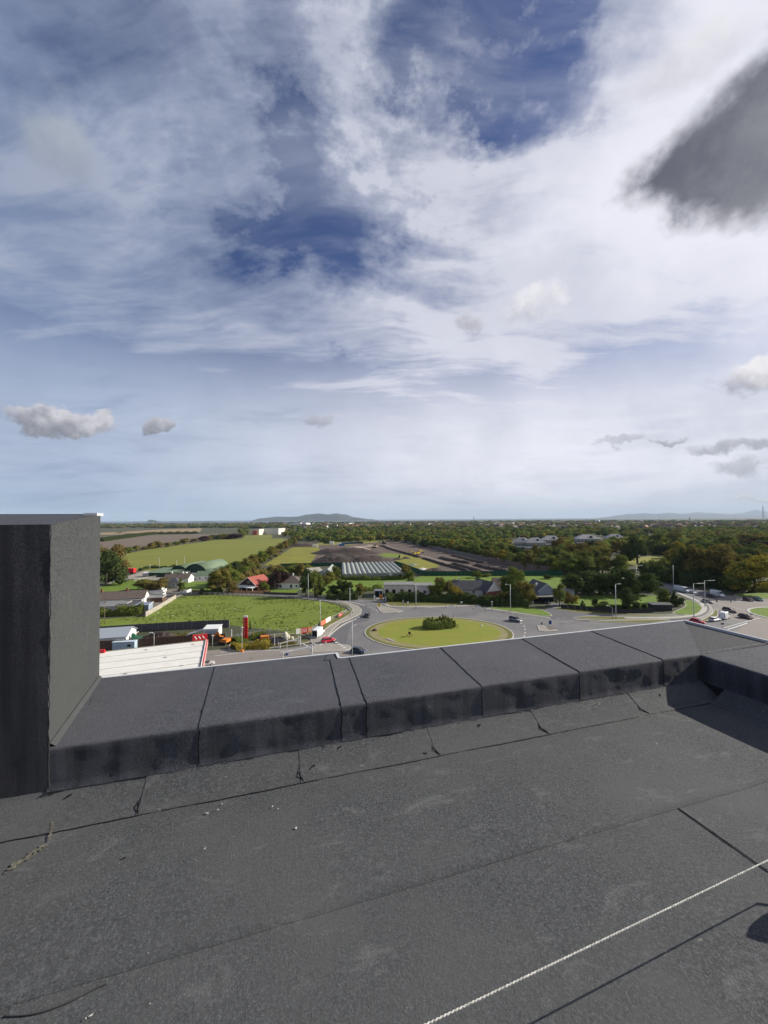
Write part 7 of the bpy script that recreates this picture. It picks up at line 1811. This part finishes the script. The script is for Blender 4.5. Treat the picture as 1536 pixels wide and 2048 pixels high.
# pump or price pylon
p = G(491, 1282); h = HT(p, 1231.5); r = empty('price_pylon', (p.x, p.y, 0), 0.1, 'tall red price pylon with white top by the forecourt', 'sign')
MB().box(-.62, .62, -.18, .18, 0, h - .5).build('board', M_RED, r)
MB().box(-.60, .60, -.17, .17, h - .499, h).build('cap', M_WHITE, r)
MB().box(-.30, -.18, -.20, -.181, .8, h - .8).build('stripe', mat('pale_red', (.65, .22, .20), .5), r)
MB().box(.62, 1.0, -.1, .1, h * .52, h * .60).build('side_sign', M_YEL, r)
# roller-shutter hut and white building in the yard
p = G(422, 1279); r = empty('hut', (p.x, p.y, 0), 0.10, 'white hut with grey roller shutter behind the brown fence', 'hut')
MB().box(-2.2, 2.2, 0, 3.2, -0.02, 3.1).build('wall', M_WHITE, r)
MB().extr([(-.15, 3.1), (3.4, 3.5), (3.4, 3.62), (-.15, 3.22)], -2.35, 2.35, 0, 'x').build('roof', M_FRAME, r)
sh = MB()
for k in range(9): sh.box(-1.8, 1.65, -.05 - .01 * (k % 2), -.004, .1 + k * .3, .1 + (k + 1) * .3 - .02)
sh.build('roller_shutter', mat('shutter', (.42, .46, .52), .5), r)['kind'] = 'stuff'
r2_ = empty('lean_to', (*G(397, 1277)[:2], 0), 0.1, 'open sided lean to with thin white roof edge left of hut', 'shelter')
MB().bar((-3.2, 0, 1.4), (2.4, 0, 3.0), 3.0, .08).build('roof', M_STEEL, r2_)
for x, z in ((-3.0, 1.4), (0, 2.2), (2.2, 2.9)): MB().box(x - .05, x + .05, -1.3, -1.2, 0, z).build('post', M_FRAME, r2_)
gable_house('white workshop with bright gable end at the left edge', 228, 1295, 12, 8, 2.9, 1.7, 0.26, M_WHITE, mat('silver_roof', (.30, .33, .37), .5), shift=0.75, name='workshop', cat='workshop', wins=(('front', -5, .8, 1.6, 1.2), ('right', 2.6, .6, 1.2, 1.7), ('right', 5.4, .6, 1.2, 1.7)))
p = G(252, 1300); r = empty('cabin', (p.x, p.y, 0), .12, 'pale blue low cabin in the gap of the brown fence', 'cabin')
MB().box(-3.6, 2.2, 0, 2, 0, 2.2).build('wall', mat('pale_blue', (.38, .48, .56), .7, .1, 1), r); MB().box(-3.7, 2.3, -.1, 2.1, 2.201, 2.3).build('roof', mat('pale_blue2', (.5, .58, .64), .6), r); window(r, .8, .8, 1.2, .8, 0)
mound('net_heap', 'green netting draped in a heap by the grey hoarding', 262, 1283, 9, 6, 2.4, M_GNET, 0.0, 31, 0.2)
mound('soil_mound', 'brown soil heap behind the timber fence', 320, 1279, 14, 7, 2.6, M_EARTHD, 0.0, 32, 0.2)
foliage_run('yard_scrub', [(330, 1276), (355, 1275), (385, 1273)], 4, 1.3, 'olive', 'low scrub between grey hoarding and brown fence', 'shrubs', dens=14, leaf=.16)
A_, B_ = G(249, 1290), G(277, 1280); tag(MB().bar((A_.x, A_.y, 1.0), (B_.x, B_.y, 2.6), .1, .16).build('white_pole', M_FRAME), 'white pole leaning across the green netting', 'pole')
# forecourt planting and odds and ends
foliage_run('shrub_bed', [(466, 1299), (480, 1296), (500, 1294), (520, 1294), (540, 1293)], 5.0, 1.6, 'yellow', 'yellow green shrubs filling the forecourt bed', 'shrubs', dens=22, leaf=.15, hvar=.5)
foliage_run('shrub_bed', [(468, 1286), (485, 1281), (505, 1278), (530, 1276)], 4.0, 1.5, 'green', 'greener shrubs at the back of the forecourt bed', 'shrubs', dens=18, leaf=.16, hvar=.5)
foliage_run('shrub_bed', [(520, 1291), (550, 1291), (590, 1287)], 2.4, 0.9, 'brown', 'reddish low planting along the road edge of the bed', 'shrubs', dens=24, leaf=.12, hvar=.5)
T(500, 1262, 1238, 5, 'cone', 'dark', 'slim dark cypress right of the red pylon', d=1.4)
for i, (px, py, w, d, h, m_, lb) in enumerate(((512, 1277, 2.0, 1.4, 1.2, M_OR, 'orange crate left of the larger orange crate'), (529, 1287, 2.2, 1.6, 1.9, M_OR, 'larger orange crate in the forecourt bed'), (458, 1283, 2.4, .5, .9, M_OR, 'orange barrier beside the small digger'))):
    p = G(px, py); mb = MB(); mb.box(-w / 2, w / 2, 0, d, 0.1, h)
    for x in (-w / 2 - .03, w / 2 - .05): mb.box(x, x + .08, -.05, d + .05, 0, h + .06)
    for z in (h * .33, h * .66): mb.box(-w / 2 + .06, w / 2 - .06, -.04, -.003, z, z + .06)
    tag(mb.build('crate' if i < 2 else 'barrier', m_, None, (p.x, p.y, .1), .25), lb, 'crate' if i < 2 else 'barrier')
mound('rubbish_heap', 'black heap of sacks and tyres in the forecourt bed', 553, 1286, 9, 5, 2.0, mat('black_sacks', (.018, .018, .024), .5, .5, 3), .1, 41, .1)
mound('rubbish_heap', 'brown earth heap behind the orange crates', 528, 1279, 8, 4, 2.1, M_EARTHD, .1, 43, .1)
def boulder(label, px, py, s, h, seed, m_=None, name='boulder', cat='boulder'):
    p = G(px, py); V_, Fq = ico(2); V_ = [(v[0] * s * (1 + .3 * mnoise.noise(Vector(v) * 1.5 + Vector((seed, 0, 0)))), v[1] * s * (1 + .3 * mnoise.noise(Vector(v) * 1.5 + Vector((seed, 3, 0)))), h / 2 + v[2] * h / 2 * (1 + .2 * mnoise.noise(Vector(v) * 2 + Vector((seed, 5, 1))))) for v in V_]
    o = link(name, mesh_np(name, V_, Fq, [m_ or mat('pale_stone', (.50, .48, .38), .9, .3, 2)]), None, (p.x, p.y, .05)); return tag(o, label, cat)
boulder('tall pale carved stone beside the lamp post in the bed', 571, 1284, .8, 3.0, 1); boulder('pale stone right of the tall carved one', 577, 1282, .5, 2.0, 2); boulder('low pale stone furthest right in the bed', 584, 1281, .6, 1.2, 3); boulder('low pale stone between carved stone and crate', 565, 1283, .7, 1.4, 6)
for i, (px, py, top) in enumerate(((474, 1283, 1266), (463, 1275, 1259), (523, 1295, 1281), (549, 1297, 1267), (557, 1296, 1285), (597, 1287, 1272), (1066, 1214, 1203))):
    p = G(px, py); h = HT(p, top); o = MB().box(-.09, .09, -.09, .09, 0, h).build('post', M_FRAME if i != 3 else M_GREYW, None, (p.x, p.y, 0))
    tag(o, ('short white post near the small digger', 'thin post at the end of the grey hoarding', 'short pale post in front of the orange crate', 'tall grey post in the middle of the forecourt bed', 'short post right of the tall grey one', 'white post behind the height barrier', 'small white post at the carport drive')[i], 'post')
def height_barrier(label, pa, pb, pc, ztop, zlow, shade=False):
    """gate-like height restrictor: two uprights, sloping top rail and lower brace"""
    a, b = G(*pa), G(*pb); r = empty('height_barrier', (a.x, a.y, 0), 0, label, 'barrier'); b = b - a
    MB().box(-.09, .09, -.09, .09, 0, zlow + .2).build('post', M_FRAME, r)
    MB().box(b.x - .14, b.x + .14, b.y - .14, b.y + .14, 0, ztop + .4).build('post', M_FRAME, r)
    MB().bar((0, 0, zlow), (b.x, b.y, ztop), .16, .22).build('top_rail', M_FRAME, r)
    m_ = b * .55
    MB().bar((m_.x, m_.y, zlow + (ztop - zlow) * .45), (b.x, b.y, ztop * .62), .12, .18).build('brace', M_FRAME, r)
    return r
height_barrier('white swing barrier across the forecourt road', (560, 1296), (600.5, 1291), None, 2.2, 1.2)
height_barrier('second white swing barrier just beyond the parapet', (566, 1316), (624, 1309), None, 2.2, 1.3)
# lamp posts
M_LAMP = mat('lamp_post_paint', (0.44, 0.46, 0.44), 0.5, .1, 3, metal=.2)
def lamp(label, px, py, pyt, arm=2.0, side=1, h=None, r0=.10, wood=False, base=None, drop=0.0, name='lamp_post'):
    p = G(px, py); h = HT(p, pyt); r = empty(name, (p.x, p.y, 0), 0, label, 'lamp post' if not wood else 'pole')
    m_ = M_LAMP if not wood else mat('pole_wood', (.20, .16, .12), .9, .2, 2)
    MB().tube([(0, 0, 0), (0, 0, h * .35), (0, 0, h)], r0, 8, 0, r0 * .6).build('pole', m_, r)
    if arm:
        MB().tube([(0, 0, h - .05), (side * arm * .3, 0, h + drop * .3), (side * arm, 0, h + drop)], .05, 6).build('arm', m_, r)
        MB().box(min(side * arm, side * (arm + .9)), max(side * arm, side * (arm + .9)), -.16, .16, h + drop - .05, h + drop + .13).build('lamp_head', mat('lamp_head', (.62, .62, .60), .4), r)
    elif not wood:
        MB().box(-.25, .25, -.2, .2, h + .001, h + .25).build('lamp_head', mat('lamp_head', (.62, .62, .60), .4), r)
    if wood: MB().box(-.6, .6, -.05, .05, h - .5, h - .38).build('crossarm', m_, r)
    if base: MB().box(-.35, .35, -.35, .35, 0, .5).build('base', base, r)
    return r
lamp('lamp post right of the big middle tree, arm to the left', 1021, 1223.5, 1169, 1.0, -1, r0=.16)
lamp('tall lamp post left of the dark bushy tree', 1232, 1237.5, 1168, 1.0, 1, r0=.16)
lamp('lamp post beside the conifer right of the white bungalow', 616.5, 1200, 1147, 1.0, 1, r0=.16, drop=.5)
lamp('wooden pole just right of the bungalow lamp post', 627, 1210, 1166, 0, 1, wood=True)
lamp('lamp post on the verge where the rail fence ends', 700, 1232, 1178, 0, 1, r0=.14)
lamp('pale lamp post rising behind the parked van', 640.5, 1257, 1202, 0, 1, r0=.13)
lamp('lamp post near the dark blue car, arm to the right', 704.5, 1312, 1242, 1.2, 1, r0=.14, drop=.9)
lamp('lamp post in front of the flat roofed building', 832, 1218, 1171, 0, 1, r0=.15)
lamp('wooden pole above the thicket near the yellow orange tree', 897, 1202, 1163, 0, 1, wood=True)
lamp('lamp post on the slip road bend, arm to the right, left one', 1388, 1236, 1167, 3.0, 1, r0=.15)
lamp('lamp post at the slip road, arm to the right, right one', 1410, 1214, 1161, 3.2, 1, r0=.15)
lamp('slim mast standing left of the long white van', 1347, 1180, 1132, 0, 1, r0=.14)
lamp('lamp post head showing above the shelterbelt end', 1274, 1190, 1131, 2.0, 1, r0=.12)
lamp('short lamp post on the verge, lamp bent to the left', 1225, 1238, 1215, 1.2, -1, r0=.12, drop=.6)
lamp('forecourt lamp with orange base beside the shrub bed', 484, 1303.5, 1256, 0, 1, r0=.10, base=M_OR)
lamp('forecourt lamp with blue base on the road edge', 574, 1310, 1276, 0, 1, r0=.10, base=mat('blue_base', (.06, .09, .22), .7))
lamp('lamp on thin white post above the brown fence', 308, 1300, 1266, .4, -1, r0=.09)
lamp('short post with lamp at the carport verge', 984, 1222, 1204, 0, 1, r0=.10)
lamp('telegraph pole beside the farm lane', 234, 1166, 1138, 0, 1, wood=True)
lamp('white mast at the pasture edge, left of three', 300, 1140, 1130, 0, 1, r0=.12)
lamp('white mast at the pasture edge, middle of three', 318.5, 1140, 1117, 0, 1, r0=.12)
lamp('white mast behind the smaller barrel barn, left', 353, 1140, 1121, 0, 1, r0=.14)
lamp('white mast behind the smaller barrel barn, right', 369, 1140, 1114, 0, 1, r0=.12)
lamp('telegraph pole by the cottage hedge near the upstand', 209, 1248, 1202, 0, 1, wood=True)
lamp('telegraph pole in front of the olive tree left of the chalet', 434, 1188, 1155, 0, 1, wood=True)
lamp('thin grey post standing in front of the hut', 425, 1296, 1272, 0, 1, r0=.08)
# signs and bollards
def sign(label, px, py, pyt, w, hh, m_, name='road_sign', pole=M_LAMP, cat='sign', rz=0.0):
    p = G(px, py); h = HT(p, pyt); r = empty(name, (p.x, p.y, 0), rz, label, cat)
    MB().tube([(0, .04, 0), (0, .04, h)], .05, 6).build('pole', pole, r)
    MB().box(-w / 2, w / 2, -.03, .0, h - hh, h).build('sign_face', m_, r)
    return r
M_SBLUE = mat('sign_blue', (.03, .07, .22), .5); M_SDARK = mat('sign_back', (.06, .065, .07), .6)
b_ = sign('yellow traffic bollard sign at the tip of the splitter island', 758, 1216, 1206, .9, 1.5, M_YEL)
sign('blue keep left sign on the right splitter island', 1100.5, 1255, 1241, .9, 1.2, M_SBLUE); sign('small dark sign left of the blue keep left sign', 1083.5, 1252, 1245, .5, .7, M_SDARK)
sign('small dark sign on its pole just beyond the parapet corner', 1445, 1262, 1246, 1.0, .5, M_SDARK)
sign('dark sign on the slip road near the silver car', 1434, 1211, 1200, .5, .9, M_SDARK); sign('dark sign on the kerb left of the bronze people carrier', 1462, 1206, 1200, .5, .9, M_SDARK); sign('dark sign at the edge of the far right island', 1503, 1234, 1227, 1.0, .4, M_SDARK)
sign('pale sign on the verge in front of the white car', 806.5, 1210, 1200, .5, 2.0, M_STEEL); sign('round pale sign on the verge right of the first', 816, 1214, 1203, .6, .8, M_WHITE); sign('tiny white sign at the kerb bend', 789.5, 1212, 1208, .6, .6, M_FRAME)
sign('white pair of chevron boards above the roundabout, left board', 901, 1217, 1210.5, .8, .8, M_FRAME); sign('white pair of chevron boards above the roundabout, right board', 906, 1217, 1210.5, .8, .8, M_FRAME)
sign('white chevron board near the grass verge, left board', 955.5, 1218, 1212.5, .7, .7, M_FRAME); sign('white chevron board near the grass verge, right board', 959.5, 1220, 1212.5, .7, .7, M_FRAME)
sign('round white sign against the dark thicket', 923, 1210, 1203, .9, .6, M_FRAME); sign('white and black marker post behind the shrub clump', 904, 1234, 1225, .5, 1.6, M_FRAME); sign('thin marker post right of the white and black one', 906.5, 1234, 1226, .3, 1.6, M_STEEL)
sign('pale sign at the left approach kerb', 675, 1206, 1198, .5, .9, M_STEEL); sign('white marker on the rail fence end', 688.5, 1230, 1224, .5, 1.0, M_FRAME)
for i, (px, py) in enumerate(((892, 1216), (914, 1216), (946, 1219), (971, 1222), (683, 1214))):
    p = G(px, py); r = empty('bollard', (p.x, p.y, 0), 0, ('pale bollard left of the chevron boards', 'pale bollard right of the chevron boards', 'pale bollard left of the second chevron pair', 'pale bollard right of the second chevron pair', 'pale bollard by the left approach kerb')[i], 'bollard')
    MB().tube([(0, 0, 0), (0, 0, 1.0), (0, 0, 1.15)], .13, 8, 0, .10).build('shaft', M_BLOCK, r); MB().tube([(0, 0, .8), (0, 0, .95)], .135, 8).build('band', M_FRAME, r)
# tripod planter, dark pot and service cover on the traffic circle
p = G(819, 1274); r = empty('tripod_ornament', (p.x, p.y, .17), 0, 'dark three legged ornament on the left of the oval grass', 'ornament')
for k in range(3): a = k * 2.09 + .5; MB().bar((math.cos(a) * .9, math.sin(a) * .9, 0), (0, 0, 1.2), .14, .14).build('leg', M_DARK, r)
MB().box(-.35, .35, -.35, .35, .9, 1.35).build('bowl', M_DARK, r)
boulder('rusty brown stone on the worn path, left side', 750, 1262, .8, .8, 8, mat('rust_stone', (.16, .10, .07), .9, .3, 2))
p = G(781, 1281); tag(MB().box(-.55, .55, -1.6, 1.6, 0, .12).build('service_cover', M_CONC, None, (p.x, p.y, .165), .7), 'pale rectangular concrete cover on the worn path', 'cover')
boulder('tiny white stone on the right side of the oval grass', 963, 1253, .35, .5, 9, M_FRAME); 
for i, (px, py) in enumerate(((335, 1225), (345, 1232), (316, 1226), (310, 1241), (470, 1219), (398, 1212))):
    boulder('white litter scrap lying in the paddock', px, py, .28, .2, 10 + i, M_FRAME, 'litter_scrap', 'litter')['group'] = 'white scraps in the paddock'
# tussocks over the paddock and rough grass round the edges
def tufts(name, poly, n, s, h, mts, label, seed):
    pts = [G(x, y) for x, y in poly]; r_ = np.random.default_rng(seed); xs = [p.x for p in pts]; ys = [p.y for p in pts]
    P_ = []
    while len(P_) < n:
        x, y = r_.uniform(min(xs), max(xs)), r_.uniform(min(ys), max(ys)); c = False; j = len(pts) - 1
        for i in range(len(pts)):
            if (pts[i].y > y) != (pts[j].y > y) and x < (pts[j].x - pts[i].x) * (y - pts[i].y) / (pts[j].y - pts[i].y) + pts[i].x: c = not c
            j = i
        if c and mnoise.noise(Vector((x * .09, y * .09, seed))) > -0.12 + r_.uniform(-.2, .25): P_.append((x, y, 0.03))
    P_ = np.array(P_); k = 4; C = np.repeat(P_, k, 0) + r_.normal(size=(n * k, 3)) * np.array([s, s, 0]); C[:, 2] = r_.uniform(.2, 1, n * k) * h
    Nn = r_.normal(size=(n * k, 3)); Nn[:, 2] += .8; Nn /= np.linalg.norm(Nn, axis=1, keepdims=True)
    V_, Fq = quads(C, Nn, r_.uniform(.5, 1.3, n * k) * s)
    o = link(name, mesh_np(name, V_, Fq, mts, r_.integers(0, len(mts), len(Fq)))); o['kind'] = 'stuff'; o['label'] = label
    return o
MG1 = mat('tuft_green', (.11, .145, .024), .95); MG2 = mat('tuft_straw', (.18, .19, .045), .95); MG3 = mat('tuft_dark', (.045, .065, .02), .95)
tufts('grass_tussocks', PADDOCK, 1700, .17, .22, [MG1, MG2, MG1, MG1], 'grass tussocks scattered over the paddock', 3)
